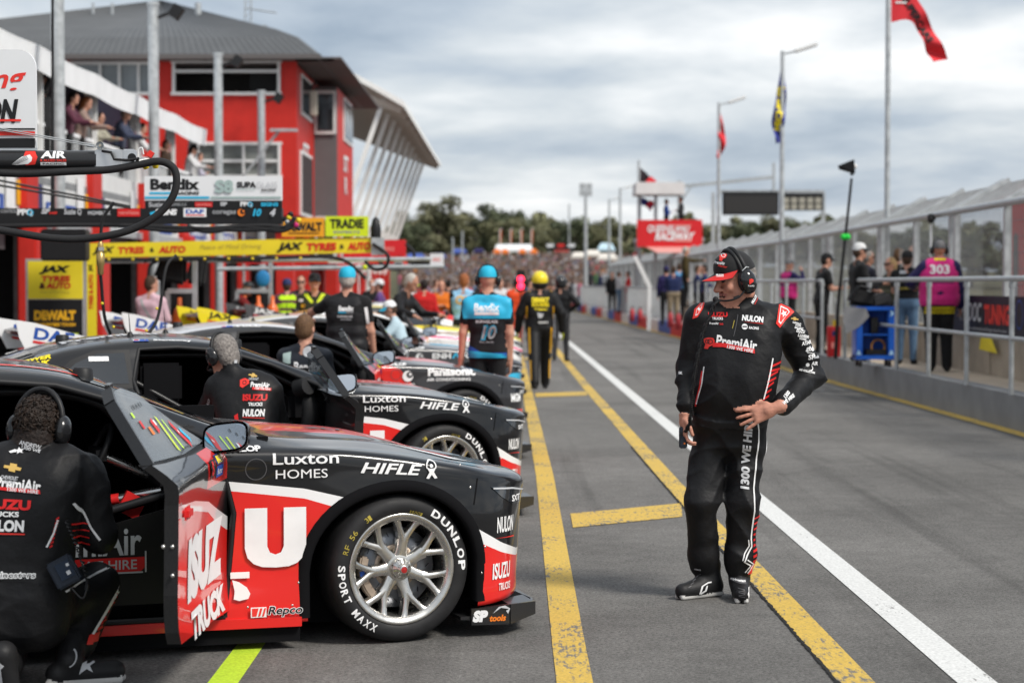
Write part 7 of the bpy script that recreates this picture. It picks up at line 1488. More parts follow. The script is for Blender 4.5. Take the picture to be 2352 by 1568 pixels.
# balcony
bz = 3.46
for i, (px, tp, hr_, ar, lab, H, lh) in enumerate([
    (100, BLACKC, 'dark', ('hang', 'up'), 'person in black top raising an arm on the balcony', 1.80, False), (152, PLUM, 'dark', ('rail', 'rail'), 'dark haired person in plum top leaning on the balcony rail', 1.72, False), (182, TAUPE, 'ginger', ('rail', 'rail'), 'ginger haired woman in taupe knit leaning on the balcony rail', 1.74, True), (217, cloth('cream_navy', (.35, .33, .26)), 'dark', ('rail', 'rail'), 'dark haired woman in cream top low on the balcony rail', 1.55, False), (272, STRC, 'grey', ('rail', 'rail'), 'grey haired man in dark striped shirt on the balcony', 1.86, False), (312, WHITEC, 'dark', ('rail', 'rail'), 'man in white shirt bowed over the balcony rail', 1.70, False), (383, cloth('brown_coat', (.05, .03, .02)), 'dark', ('hang', 'hang'), 'person in brown at the balcony beside the curtain', 1.6, True), (432, WHITEC, 'dark', ('rail', 'rail'), 'woman in white blouse with ponytail and black cap on the balcony', 1.72, True), (458, cloth('lilac', (.45, .43, .52)), 'dark', ('fold', 'fold'), 'person in lilac shirt at the far end of the balcony', 1.62, False)]):
    d = 8.25 * F / (1176 - px); person('person', lab, bx(px, d, bz), RIGHT + R(-15 + 10 * (i % 3)), H, top=tp, bot=BLACKC, hair=hr_, arms=ar, lean=.22 if ar[0] == 'rail' else 0, vox=.022, longhair=lh, cap=BLACKC if px == 432 else None)
for px, lab in ((412, 'silhouetted person with pale cap in the upper window, nearer its left edge'), (472, 'dark haired person seated in the upper window by the steel pole'), (545, 'small dark head low in the upper window right of the pole')):
    person('person', lab, bx(px, 58.8, 5.96), FACE + R(20), 1.35, top=BLACKC, bot=BLACKC, hair='dark', vox=.028)
# ================================================================ pit equipment, signs, flags, towers
def board_items(px0, py0, its):
    """artwork given in picture pixels, relative to a centre"""
    out = []
    for it in its:
        it = list(it)
        if it[0] == 'p': it[1] = [(x - px0, py0 - y) for x, y in it[1]]
        else: it[1 if it[0] != 't' else 2] -= px0; j = 2 if it[0] != 't' else 3; it[j] = py0 - it[j]
        out.append(tuple(it))
    return out
def face_board(parent, name, x0, y0, x1, y1, d, m, its, th=.04, base=V(0, 0, 0), corner=0.0, off=.003):
    """an upright board facing the camera side at distance d, corners in picture pixels"""
    a, b = P(x0, y1, d) - base, P(x1, y0, d) - base; c = (a + b) / 2; mb_ = MB(); w_, h_ = b.x - a.x, b.z - a.z
    if corner:
        pts = [(-w_ / 2, -h_ / 2), (w_ / 2, -h_ / 2)] + [(w_ / 2 - corner + corner * math.cos(q), h_ / 2 - corner + corner * math.sin(q)) for q in np.linspace(0, math.pi / 2, 8)] + [(-w_ / 2, h_ / 2)]
        mb_.prism(pts, -th / 2, th / 2, m, (c, X3, Z3, -Y3))
    else: mb_.box(c, (w_, th, h_), m)
    o = mb_.build(name, parent)
    if its:
        q = MB(); art(q, board_items((x0 + x1) / 2, (y0 + y1) / 2, its), c - Y3 * th / 2, X3, Z3, s=d / F, off=off); q.build('lettering', o)
    return o
WB = mat('white_board', (.74, .75, .76), .45, noise=.03, nscale=3); YB = mat('yellow_board', (.80, .64, .03), .5, noise=.05, nscale=3); OB = mat('orange_board', (.80, .36, .02), .5); LB_ = mat('lime_board', (.62, .75, .02), .5); RB_ = mat('red_board', (.62, .02, .025), .5, noise=.05, nscale=3); BB = mat('black_board', (.012, .012, .013), .5); BRASS = mat('brass_fitting', (.42, .30, .12), .35, .7); YT = mat('yellow_tie', (.75, .58, .03), .5)
# ---- nearest boom
d = 10.3; b0 = P(0, 370, d); t = thing('air_boom', 'carbon fibre pit boom with big white team sign and looping black hose, nearest of all', 'boom', (b0.x, d, 0)); base = V(b0.x, d, 0)
m = MB(); m.tube([P(-420, 369, d) - base, P(225, 369, d) - base], .052, CARBON, 20); tb = m.build('boom_tube', t)
m = MB(); bvt = bvh_of(tb); decal(m, bvt, [('t', 'AIR', 0, 6, 58, 17, 'white', .04), ('t', '& ALLIED SALES', 0, -7, 60, 5.5, 'brightred', .03), ('r', 0, -14.5, 59, 6.5, 'white'), ('t', 'PACIFIC', 0, -14.5, 48, 4, 'black', .01)], P(128, 363, d) - base, X3, Z3, s=d / F, L=.02, off=.004, reach=2)
decal(m, bvt, [('p', [(-4, 17), (18, 17), (26, 3), (20, -13), (-2, -15), (-6, 4)], 'brightred'), ('p', [(-10, 4), (8, 9), (14, 2), (12, -6), (4, -12), (-22, -14), (-34, -13)], 'white')] + [('p', [(-34 + k * 4, -13 + k * .2), (-32 + k * 4, -13 + k * .2), (2 + k * 1.5, 7 - k * 2.5), (0 + k * 1.5, 7 - k * 2.5)], 'darkgrey') for k in range(4)], P(66, 366, d) - base, X3, Z3, s=d / F, L=.02, off=.004, reach=2); m.build('lettering', tb)
m = MB(); m.box(P(254, 366, d) - base, (.145, .10, .095), ALU, bevel=.008); m.box(P(298, 366, d) - base, (.06, .09, .10), ALU, bevel=.006); m.tube([P(303, 362, d - .06) - base, P(303, 362, d + .02) - base], .022, BLK, 12); m.lathe([(.02, 0), (.02, .012), (.008, .014), (.008, 0)], STEEL, P(229, 334, d - .06) - base, (0, 1, 0), 16); m.tube([P(316, 372, d - .05) - base, P(345, 368, d) - base], .018, RIMM, 10)
m.tube([P(235, 347, d - .05) - base, P(255, 350, d - .08) - base, P(262, 366, d - .08) - base, P(290, 368, d - .07) - base, P(320, 364, d - .06) - base], .007, RUB, 8); m.tube(catmull([P(318, 362, d) - base, P(318, 345, d) - base, P(326, 340, d) - base, P(330, 355, d) - base], 5), .004, FRAME, 6); m.box(P(346, 354, d - .01) - base, (.03, .02, .03), pm('brightred'), Matrix.Rotation(.6, 3, 'Y')); m.tube([P(335, 383, d) - base, P(337, 388, d) - base], [.018, .012], YT, 8); m.tube([P(357, 378, d) - base, P(358, 387, d) - base], [.02, .012], YT, 8); m.build('valve_head', t)
m = MB(); m.tube(catmull([P(*q, d - .05) - base for q in [(-300, 400), (-60, 396), (60, 399), (160, 394), (250, 390), (320, 378), (360, 371), (385, 376), (402, 392), (405, 425), (392, 460), (360, 495), (310, 524), (250, 541), (180, 549), (110, 546), (40, 535), (-40, 522), (-150, 500)]], 8), .0195, mat('braided_hose', (.018, .018, .019), .6, bump=.5, bscale=260), 14); m.build('hose', t)
m = MB()
for y0, y1 in ((293, 334), (297, 338)): m.tube([P(-250, y0 - 42, d - .02) - base, P(222, y1, d - .04) - base], .0028, STEEL, 6)
m.tube([P(200, 335, d - .03) - base, P(216, 337, d - .04) - base], .006, ALU, 8); m.build('stay_cable', t)
face_board(t, 'sign', -190, 115, 83, 340, d, WB, [('t', 'Racing', -42, 190, 212, 52, 'brightred', .02, .35, .10), ('t', 'NULON', -40, 256, 168, 56, 'black', .05, .25), ('r', -80, 277, 260, 5, 'brightred'), ('r', -54, 297, 272, 4, 'black'), ('r', -54, 307, 272, 9, 'brightred'), ('r', -54, 329, 272, 22, 'black')], th=.03, base=base, corner=.09)
m = MB(); m.box(P(-54, 342, d) - base, (273 * d / F, .04, .02), ALU); m.build('sign_rail', t)
# ---- second boom
d = 19.5; b0 = P(0, 500, d); t = thing('air_boom', 'long black square pit boom covered in small sponsor logos, white sign on top', 'boom', (b0.x, d, 0)); base = V(b0.x, d, 0)
face_board(t, 'boom_beam', -260, 479, 649, 515, d, BB, [('t', 'R CONTROL', 22, 486, 44, 8, 'grey', .03), ('t', 'PPQ', 63, 489, 36, 17, 'white', .05), ('o', 75, 489, 5.5, 3, 'cyan'), ('t', 'SP', 110, 486, 20, 12, 'silver', .05, .2), ('t', 'tools', 127, 489, 18, 7, 'brightred', .03, .2), ('t', 'Suzie Q', 172, 488, 40, 15, 'silver', .03, .1), ('t', 'MGMBULK', 233, 490, 52, 9, 'silver', .03), ('r', 300, 489, 52, 18, 'red'), ('t', 'retroVision', 300, 489, 46, 9, 'palered', .02), ('t', 'SIGNS', 385, 488, 50, 14, 'white', .06, .15), ('r', 355, 491, 12, 8, 'cyan', .3), ('r', 451, 489, 52, 20, 'white'), ('t', 'DAF', 451, 487, 42, 10, 'blue', .05), ('r', 451, 495, 42, 2.5, 'brightred'), ('t', 'coregas', 518, 490, 54, 11, 'grey', .03), ('c', 557, 489, 8.5, 'orange'), ('c', 560, 487, 6, 'black'), ('c', 562, 486, 2.5, 'orange'), ('t', '10', 593, 489, 20, 17, 'cyan', .05, .25), ('t', '4', 629, 489, 14, 17, 'silver', .06, .3)], th=.16, base=base)
face_board(t, 'sign', 333, 405, 648, 461, d, WB, [('t', 'Bendix', 403, 424, 113, 26, 'black', .05), ('r', 372, 444, 55, 5, 'cyan'), ('t', 'RACING', 432, 444, 54, 7.5, 'black', .05, .2), ('r', 408, 454, 148, 5, 'cyan'), ('r', 566, 454, 160, 4.5, 'teal'), ('t', 'SUPA', 567, 425, 44, 14, 'black', .05), ('t', 'GLASS', 614, 425, 48, 14, 'silver', .0), ('r', 566, 436, 44, 1.6, 'teal'), ('t', 'RACING', 618, 437, 34, 6, 'black', .04, .2), ('t', 'S', 506, 429, 22, 30, 'teal', .05), ('t', '8', 526, 429, 22, 30, 'teal', .05)], th=.05, base=base)
face_board(t, 'logo_strip', 334, 461, 648, 479, d - .01, BB, [('t', 'Suzie', 360, 470, 34, 11, 'silver', .02), ('t', 'MGMBULK', 410, 470, 42, 7, 'grey', .02), ('r', 469, 470, 40, 11, 'red'), ('t', 'retroVision', 469, 470, 34, 6, 'palered', .02), ('t', 'SP', 515, 469, 16, 9, 'silver', .05), ('t', 'PPQ', 567, 470, 28, 13, 'white', .05), ('o', 576, 470, 4.5, 2.4, 'cyan'), ('t', 'SIGNS', 620, 470, 40, 9, 'cyan', .05)], th=.05, base=base)
m = MB(); m.tube([P(121, 481, d) - base, P(121, 300, d) - base, P(121, -120, d) - base], [.022, .015, .012], BLK, 8); m.build('mast', t)
m = MB()
for pts in ([(-100, 521), (150, 517), (330, 519), (450, 525), (560, 528), (640, 525), (668, 515), (676, 500)], [(300, 520), (400, 530), (500, 524), (600, 518), (655, 523)], [(430, 520), (480, 532), (560, 522), (640, 530), (670, 522)]): m.tube(catmull([P(*q, d - .1) - base for q in pts], 6), .022, RUB, 10)
m.build('hose', t)
m = MB(); m.tube([P(640, 505, d) - base, P(680, 502, d) - base], .02, BLK, 8)
for (x, y, c) in ((664, 500, YT), (672, 508, pm('pink')), (680, 516, pm('pink')), (660, 510, STEEL), (686, 506, YT), (668, 492, BLK)): m.ball(P(x, y, d - .05) - base, .028, c, 8)
m.tube([P(660, 498, d) - base, P(668, 486, d) - base], .012, BLK, 6); m.tube([P(676, 518, d) - base, P(690, 528, d) - base], .02, BLK, 8); m.build('valve_head', t)
for (y0, y1, lab) in ((411, 474, 'higher thin dark stay cable sloping down toward the black square boom'), (425, 478, 'lower thin grey stay cable sloping down toward the black square boom')):
    a, b = P(-120, y0 - 20, 18.5), P(300, y1, 19.3); o = MB().tube([V(0, 0, 0), b - a], .011, BLK, 6).build('stay_cable', None, a); tag(o, lab, 'cable', 'stay cables of the square boom')
# ---- third boom
d = 28.7; b0 = P(200, 570, d); t = thing('air_boom', 'bright yellow pit boom with black and red lettering and two signs on top', 'boom', (b0.x, d, 0)); base = V(b0.x, d, 0)
m = MB(); A4 = [P(200, 592, d) - base, P(855, 580, d) - base, P(855, 545, d) - base, P(200, 559, d) - base]; n_ = V(0, .22, 0)
m.add(A4 + [p + n_ for p in A4], [(0, 1, 2, 3), (1, 5, 6, 2), (3, 2, 6, 7), (5, 4, 7, 6), (4, 0, 3, 7), (4, 5, 1, 0)], YB); bo = m.build('boom_beam', t)
u_ = (A4[1] - A4[0]).normalized(); v_ = V(-u_.z, 0, u_.x); q = MB(); s_ = d / F; mid = (A4[0] + A4[2]) / 2
art(q, [('t', 'JAX', -289, -2, 52, 19, 'black', .06, .3), ('t', 'TYRES', -226, -2, 60, 16, 'red', .05, .1), ('t', '&', -178, -2, 10, 10, 'black', .04), ('t', 'AUTO', -132, -2, 62, 16, 'red', .05, .1), ('t', 'Peace of Mind Driving', 3, 1, 142, 14, 'dullyellow', .0, .3), ('t', 'JAX', 139, -2, 62, 22, 'black', .06, .3), ('t', 'TYRES', 211, -2, 68, 18, 'red', .05, .1), ('t', '&', 258, -2, 10, 10, 'black', .04), ('t', 'AUTO', 297, -2, 52, 18, 'red', .05, .1)], mid, u_, v_, s=s_); q.build('lettering', bo)
face_board(t, 'sign', 648, 500, 745, 544, d, OB, [('t', 'DEWALT', 698, 521, 84, 21, 'black', .06), ('r', 698, 536, 70, 2.5, 'black')], th=.06, base=base); face_board(t, 'sign', 748, 497, 846, 543, d, LB_, [('t', 'TRADIE', 797, 514, 78, 22, 'black', .05), ('t', 'EXPERTS', 797, 533, 60, 6, 'grey', .03)], th=.06, base=base)
m = MB()
for pts in ([(200, 597), (380, 596), (520, 594), (640, 592), (740, 590), (790, 598), (820, 620), (840, 640)], [(330, 600), (350, 595), (420, 592), (520, 596), (600, 600)], [(856, 560), (890, 585), (886, 612), (860, 618), (838, 600)], [(340, 640), (345, 610), (360, 600)]): m.tube(catmull([P(*q, d - .1) - base for q in pts], 6), .026, RUB, 8)
for k in range(9): m.ball(P(250 + k * 55, 596 - k * .4, d - .14) - base, .022, YT, 6)
m.build('hose', t)
m = MB(); m.ball(P(863, 535, d) - base, .16, BLK, 10, (.5, .5, 1.5)); m.box(P(868, 566, d) - base, (.18, .15, .25), STEEL); m.ball(P(838, 614, d) - base, .04, LB_, 8); m.build('valve_head', t)
# ---- farther booms
d = 38; t = thing('air_boom', 'red pit boom and sign panel beyond the yellow boom', 'boom', (P(880, 570, d).x, d, 0)); base = V(P(880, 570, d).x, d, 0)
face_board(t, 'sign', 790, 551, 932, 590, d, RB_, [('t', 'LOGISTICS', 886, 572, 40, 9, 'palered', .04)], th=.1, base=base); face_board(t, 'boom_beam', 560, 590, 905, 606, d + .1, RB_, [('t', 'JAX', 700, 598, 60, 9, 'white', .05), ('r', 800, 598, 90, 12, 'white')], th=.2, base=base)
m = MB(); m.tube(catmull([P(*q, d - .2) - base for q in [(932, 560), (950, 580), (945, 610), (900, 618), (870, 600)]], 6), .03, RUB, 8); m.build('hose', t)
d = 47; t = thing('air_boom', 'distant white and black pit boom with a big red letter on its end panel', 'boom', (P(960, 600, d).x, d, 0)); base = V(P(960, 600, d).x, d, 0)
face_board(t, 'boom_beam', 850, 594, 1010, 612, d, BB, [('r', 915, 598, 40, 8, 'white'), ('t', 'L', 937, 602, 22, 26, 'brightred', .08), ('t', 'RACING', 920, 608, 60, 5, 'silver', .03)], th=.2, base=base); face_board(t, 'sign', 988, 582, 1019, 613, d - .1, WB, [('t', 'ARC', 1003, 596, 20, 8, 'palered', .04)], th=.06, base=base)
for (x0, x1, y, dd, lab) in ((100, 990, 599, 33, 'long grey gantry pipe passing in front of the garages, upper one'), (500, 1020, 616, 36, 'long grey gantry pipe passing in front of the garages, lower one')):
    a = P(x0, y + 2, dd); b = P(x1, y - 4, dd); o = MB().tube([V(0, 0, 0), b - a], .035, STEEL, 8).build('gantry_pipe', None, a); tag(o, lab, 'pipe')
# gas bottle frames
for (px, n_, dd, lab) in ((412, 1, 29.5, 'grey steel frame holding one orange gas bottle by the pink shirted man'), (585, 3, 34, 'grey steel frame holding three orange gas bottles')):
    x0, x1 = (386, 448) if n_ == 1 else (545, 622); b = V(P((x0 + x1) / 2, 700, dd).x, dd, 0); t = thing('bottle_frame', lab, 'frame', b); m = MB(); a1, a2 = P(x0, 700, dd) - b, P(x1, 700, dd) - b
    zt_ = P(0, 668, dd).z
    for a in (a1, a2): m.bar(V(a.x, 0, 0), V(a.x, 0, zt_ if a is a1 else P(0, 590, dd).z), .07, .07, ALU)
    m.bar(V(a1.x, 0, zt_), V(a2.x, 0, zt_), .07, .10, ALU, up=(0, 1, 0)); m.box(((a1.x + a2.x) / 2, .25, zt_ / 2), (a2.x - a1.x, .05, zt_), DARK); m.build('frame', t)
    for k in range(n_):
        xq = a1.x + .13 + k * .24 + (.05 if n_ == 1 else 0); g = tag(MB().lathe([(0, 0), (.11, 0), (.11, 1.12), (.08, 1.24), (.035, 1.30), (.03, 1.42), (0, 1.42)], mat('orange_cylinder_paint', (.70, .13, .02), .35, coat=.3), seg=16).build('gas_bottle', None, b + V(xq, -.05, .02)), ['single orange gas bottle in the frame nearest the pink shirt', 'first orange gas bottle of three, by the frame\'s left post', 'middle orange gas bottle of the three'][0] if n_ == 1 else ['orange gas bottle nearest the bending driver, first of three', 'middle orange gas bottle of the three in the frame', 'orange gas bottle of three standing next to the lime vest'][k], 'gas bottle', 'orange gas bottles')
        q = MB(); q.box((0, -.112, .6), (.05, .004, .6), pm('palered')); q.build('label', g)
o = MB().ball((0, 0, 0), .12, mat('blue_balloon_cover', (.02, .18, .40), .6), 14, (1, .4, 1.2)).build('blue_cover', None, P(604, 640, 33)); tag(o, 'round blue cover hanging above the three gas bottles', 'cover')
for (x, y, w_, h_, dd, lab) in ((396, 616, .5, .42, 29, 'black cloth bag hanging on the gantry above the single gas bottle'), (455, 612, .3, .55, 30, 'black drape hanging from the gantry beside the grey post')):
    o = MB().box((0, 0, 0), (w_, .18, h_), BLACKC, Matrix.Rotation(.2, 3, 'Y'), taper=.7, bevel=.05).build('black_bag', None, P(x, y, dd)); tag(o, lab, 'bag')
# sign board by the garage
d = 27; b = V(P(128, 760, d).x, d, 0); t = thing('sign_board', 'upright yellow and black sponsor board in a silver frame before the garages', 'sign', b)
face_board(t, 'frame', 61, 594, 198, 800, d + .03, ALU, None, th=.06, base=b); face_board(t, 'panel', 65, 600, 190, 686, d, YB, [('t', 'JAX', 127, 620, 72, 20, 'black', .07, .3), ('t', 'TYRES', 129, 640, 66, 14, 'red', .05, .1), ('t', '& AUTO', 127, 656, 72, 14, 'red', .05, .1), ('t', '&', 98, 656, 12, 13, 'black', .05), ('t', 'Peace of Mind Driving', 127, 671, 68, 6, 'dullyellow', .0, .2)], th=.03, base=b)
face_board(t, 'panel', 66, 688, 189, 795, d, BB, [('t', 'DEWALT', 127, 724, 96, 23, 'amber', .07), ('t', 'GUARANTEED TOUGH', 127, 745, 94, 8, 'amber', .05), ('r', 140, 772, 80, 14, 'lime'), ('t', 'EXPERTS', 140, 772, 60, 9, 'black', .05)], th=.03, base=b)
d = 27.6; b = V(P(209, 760, d).x, d, 0); t = thing('banner', 'narrow yellow vertical banner tucked behind the sponsor board', 'banner', b); face_board(t, 'cloth', 199, 592, 221, 800, d, YB, [('t', 'JAX', 210, 615, 16, 12, 'black', .05, 0, 1.57), ('t', 'TYRES & AUTO', 210, 670, 80, 10, 'red', .04, 0, 1.57)], th=.02, base=b)
o = MB().box((0, 0, 0), (.60, .3, .42), BB, bevel=.02).add([], [], BB).build('equipment_case', None, P(150, 563, 26.5)); tag(o, 'black equipment case hung over the sponsor board', 'case')
d = 14.2; b = P(231, 600, d); t = thing('hose_nozzle', 'brass air hose coupling hanging in front of the yellow boom', 'nozzle', b); m = MB(); m.lathe([(.012, .14), (.02, .12), (.024, .08), (.018, .06), (.03, .05), (.03, -.02), (.022, -.04), (.022, -.09), (.01, -.10)], BRASS, seg=14); m.lathe([(.026, .10), (.026, .075)], RIMM, seg=14); m.build('coupling', t)
m = MB(); m.tube(catmull([V(0, 0, .14), V(.02, 0, .30), V(.10, 0, .42)], 6), .012, RUB, 8); m.tube(catmull([V(0, 0, -.1), V(.02, .1, -.45), V(.12, .3, -.62), V(.30, .5, -.45), V(.36, .6, -.05), V(.42, .7, .05)], 8), .012, RUB, 8)
for k in range(6): m.ball(V(.01 + .06 * k, .1 * k, -.3 - .3 * math.sin(k * .6)), .012, YT, 6)
m.build('hose', t)
# ---------------------------------------------------------------- trolley, extinguisher, banners, aerial
d = 30; b = V(P(2006, 700, d).x, d, PZ); t = thing('tool_trolley', 'bright blue open tool trolley on castors behind the railing', 'trolley', b); BL = mat('blue_trolley_paint', (.015, .11, .52), .4, coat=.3)
m = MB()
for sx in (-1, 1): m.box((sx * .24, 0, .50), (.10, .36, .76), BL, bevel=.012)
m.box((0, .16, .50), (.40, .03, .76), BL); m.box((0, 0, .14), (.58, .38, .06), BL); m.box((0, 0, .87), (.60, .40, .06), BL, bevel=.01); m.box((0, 0, .48), (.38, .34, .02), BL); m.build('cabinet', t)
m = MB(); m.box((0, -.03, .62), (.10, .2, .24), BLK); m.tube(catmull([V(.05 + .1 * math.cos(q), -.12, .30 + .10 * math.sin(q)) for q in np.linspace(0, 9, 16)], 3), .012, mat('orange_cable', (.55, .25, .02), .5), 6); m.box((.02, -.05, .22), (.3, .2, .08), BLK); m.build('contents', t)
for sx in (-.22, .22):
    for sy in (-.14, .14): m = MB(); m.tube([(sx - .02, sy, .05), (sx + .02, sy, .05)], .05, BLK, 12); m.box((sx, sy, .10), (.05, .05, .05), STEEL); m.build('castor', t)
m = MB(); art(m, [('p', [(0, .04), (.03, .04), (.07, 0), (.03, -.04), (0, -.04), (.03, 0)], 'skyblue'), ('p', [(-.01, -.62), (.07, -.62), (.03, -.54)], 'skyblue'), ('p', [(-.50, -.62), (-.42, -.62), (-.46, -.54)], 'skyblue')], (.21, -.185, .80), X3, Z3); m.build('sticker', t)
m = MB(); rr = random.Random(2)
o = thing('equipment_bags', 'heap of black camera bags piled on the blue trolley', 'bag', b + V(-.15, 0, .90)); m.box((0, 0, .12), (.5, .35, .24), BLACKC, Matrix.Rotation(.15, 3, 'Y'), taper=.75, bevel=.06); m.box((.25, -.05, .10), (.35, .3, .2), GREYC, Matrix.Rotation(-.3, 3, 'Y'), taper=.8, bevel=.05); m.tube(catmull([V(-.2, -.15, .1), V(-.1, -.2, .3), V(.1, -.15, .25)], 6), .02, BLK, 6); m.build('bag', o)
m2_ = MB(); m2_.add([(-.30, -.2, 0), (.0, -.22, -.02), (.05, -.21, -.15), (-.1, -.21, -.30), (-.28, -.2, -.40), (-.34, -.18, -.2)], [(0, 1, 2, 3, 4, 5)], mat('grey_cloth', (.25, .25, .26), .8)); m2_.build('towel', o)
b = V(P(1915, 760, 34).x, 34, PZ); t = thing('red_drum', 'red cylinder drum with yellow fitting standing behind the railing', 'drum', b); m = MB(); m.lathe([(0, 0), (.115, 0), (.12, .02), (.12, .50), (.115, .52), (0, .52)], mat('red_drum_paint', (.55, .015, .02), .35, coat=.3), seg=20); m.build('barrel', t); m = MB(); m.tube([(0.03, 0, .52), (.03, 0, .62)], .05, YT, 10); m.tube([(.03, 0, .6), (.03, 0, 1.0)], .015, STEEL, 6); m.build('fitting', t); m = MB(); m.box((0, -.12, .40), (.09, .006, .08), pm('navy')); m.box((-.03, -.119, .2), (.06, .006, .1), pm('palered')); m.build('label', t)
for i, px in enumerate([1452, 1470, 1540, 1558]):
    dd = [66, 64, 57, 55][i]; t = thing('fire_extinguisher', ['red extinguisher farthest along the far railing', 'red extinguisher beside the white boom post', 'red extinguisher behind the railing near the navy team', 'pinkish red extinguisher nearest the standing crewman'][i], 'extinguisher', V(P(px, 700, dd).x, dd, PZ), group='fire extinguishers behind the railing'); m = MB(); m.lathe([(0, 0), (.08, 0), (.08, .36), (.03, .42), (.03, .46), (0, .46)], mat('red_extinguisher', (.45, .05, .06), .4), seg=12); m.build('cylinder', t); m = MB(); m.box((0, 0, .48), (.05, .1, .04), BLK); m.build('handle', t)
t = thing('banner', 'dark trackside banner with white and red lettering along the block wall', 'banner', (fx(25) - .15, 25.4, 0)); m = MB(); m.box((0, 0, 1.22), (.02, 8.4, .52), mat('dark_banner', (.012, .016, .028), .5)); bn = m.build('cloth', t)
q = MB(); art(q, [('t', 'MRDOC', -2.55, .03, 1.3, .27, 'silver', .02, .2), ('t', 'TUNING', -1.05, .01, 1.4, .27, 'brightred', .05, .1), ('t', 'mrdoctuning.com.au', -1.6, -.20, 2.2, .06, 'silver', .0), ('o', .15, .03, .18, .02, 'blue'), ('r', 1.3, 0, .9, .5, 'blue')], (-.01, 0, 1.22), (0, -1, 0), (0, 0, 1), off=.004); q.build('lettering', bn)
o = MB().add([(0, 0, 0), (-.03, .9, .03), (-.05, .7, .22), (-.02, .25, .20)], [(0, 1, 2, 3)], YB).build('yellow_rag', None, (fx(27) - .2, 26.3, .72)); tag(o, 'crumpled yellow cloth on the block wall below the dark banner', 'cloth')
t = thing('banner', 'tall red banner with dark figures hung behind the mesh fence', 'banner', (fx(25) + .35, 27.1, 0)); m = MB(); m.box((0, 0, 1.9), (.02, 1.3, 1.9), RB_); bn = m.build('cloth', t); q = MB(); art(q, [('c', 0, .25, .14, 'darkgrey'), ('r', 0, -.05, .30, .4, 'darkgrey'), ('r', 0, -.4, .28, .3, 'silver')], (-.012, .35, 1.95), (0, -1, 0), (0, 0, 1)); q.build('artwork', bn)
d = 33; b = V(P(1922, 800, d).x, d, PZ); t = thing('radio_aerial', 'leaning black aerial mast with fin shaped antenna and green tie', 'aerial', b); m = MB(); a_, b_ = P(1925, 700, d) - b, P(1956, 410, d) - b; m.tube([V(-.02, 0, 0), a_, b_], [.035, .03, .022], BLK, 8); m.build('mast', t)
m = MB(); c_ = P(1945, 385, d) - b; m.add([c_ + V(-.15, -.02, .03), c_ + V(.10, -.12, .13), c_ + V(.12, -.12, -.09), c_ + V(-.13, .02, -.03), c_ + V(.12, .12, .12), c_ + V(.14, .12, -.10)], [(0, 3, 2, 1), (0, 1, 4), (3, 5, 2), (0, 4, 5, 3), (1, 2, 5, 4)], BLK); m.bar(c_ + V(.10, 0, 0), b_ + V(0, 0, .05), .05, .05, BLK); m.ball(c_ + V(.13, 0, .02), .045, FRAME, 8); m.build('antenna', t)
m = MB()
for q in (-.05, .05): m.ball(P(1942 + q * 90, 544, d - .03) - b, .055, mat('green_tie', (.02, .6, .06), .5), 8)
m.build('tie', t)
o = MB().box((0, 0, .09), (.10, .14, .14), BLK, bevel=.02).tube([(0, -.1, .09), (0, -.2, .09)], .04, BLK, 10).tube([(0, 0, 0), (0, 0, -.5)], .02, WB, 8).build('trackside_camera', None, P(2138, 515, 31)); tag(o, 'small trackside camera on a stalk above the 303 marshal', 'camera')
# ---------------------------------------------------------------- poles and flags
def flag(t, pts_top, pts_bot, d, base, m, its_fn=None, waves=.12):
    n = 26; mv = 8; T_ = catmull([V(x, 0, y) for x, y in pts_top], 12); B_ = catmull([V(x, 0, y) for x, y in pts_bot], 12); k = len(T_); vs = []
    for i in range(k):
        for j in range(mv + 1):
            q = T_[i].lerp(B_[i], j / mv); p = P(q.x, q.z, d) - base; p.y += waves * math.sin(i * .42 + j * .5) * (i / k); vs.append(p)
    mb_ = MB(); mb_.add(vs, [(i * (mv + 1) + j, (i + 1) * (mv + 1) + j, (i + 1) * (mv + 1) + j + 1, i * (mv + 1) + j + 1) for i in range(k - 1) for j in range(mv)], m, True)
    return mb_.build('flag', t)
def pole_lamp(px, ytop, d, lab, lamp=True, r=.06, top=None, grp='light poles along the pit wall'):
    b = V(P(px, 700, d).x, d, 0); zt_ = P(px, ytop, d).z; t = thing('light_pole', lab, 'pole', b, group=grp); m = MB(); m.tube([V(0, 0, 0), V(0, 0, zt_)], [r * 1.2, r * .8], STEEL, 12); m.build('shaft', t)
    if lamp: m = MB(); m.bar((0, 0, zt_ - .08), (.35, 0, zt_), .05, .05, STEEL); m.box((.60, 0, zt_ + .09), (.62, .22, .10), FRAME, Matrix.Rotation(R(-18), 3, 'Y'), bevel=.03); m.build('lamp_head', t)
    return t, b
RF = mat('red_flag_cloth', (.62, .03, .04), .7); BF = mat('blue_flag_cloth', (.04, .05, .26), .7)
t = thing('flagpole', 'tall grey flagpole with red flag streaming to the right, running out of frame', 'flagpole', (P(2037, 600, 36.6).x, 36.6, PZ)); b = V(P(2037, 600, 36.6).x, 36.6, PZ); m = MB(); m.tube([V(0, 0, 0), V(0, 0, 7.9)], [.055, .045], STEEL, 12); m.build('shaft', t)
fo = flag(t, [(2047, -85), (2085, -40), (2120, 20), (2150, 80), (2180, 135)], [(2047, 52), (2085, 46), (2108, 70), (2125, 110), (2141, 144)], 36.6, b, RF, waves=.10)
q = MB(); bf = bvh_of(fo); decal(q, bf, [('t', 'SUPERCARS', 0, 0, 120, 17, 'black', .05, 0, -1.05), ('r', -38, 38, 26, 4, 'white')], P(2107, 45, 36.6) - b, X3, Z3, s=36.6 / F, L=.06, off=.012, reach=3); q.build('lettering', fo)
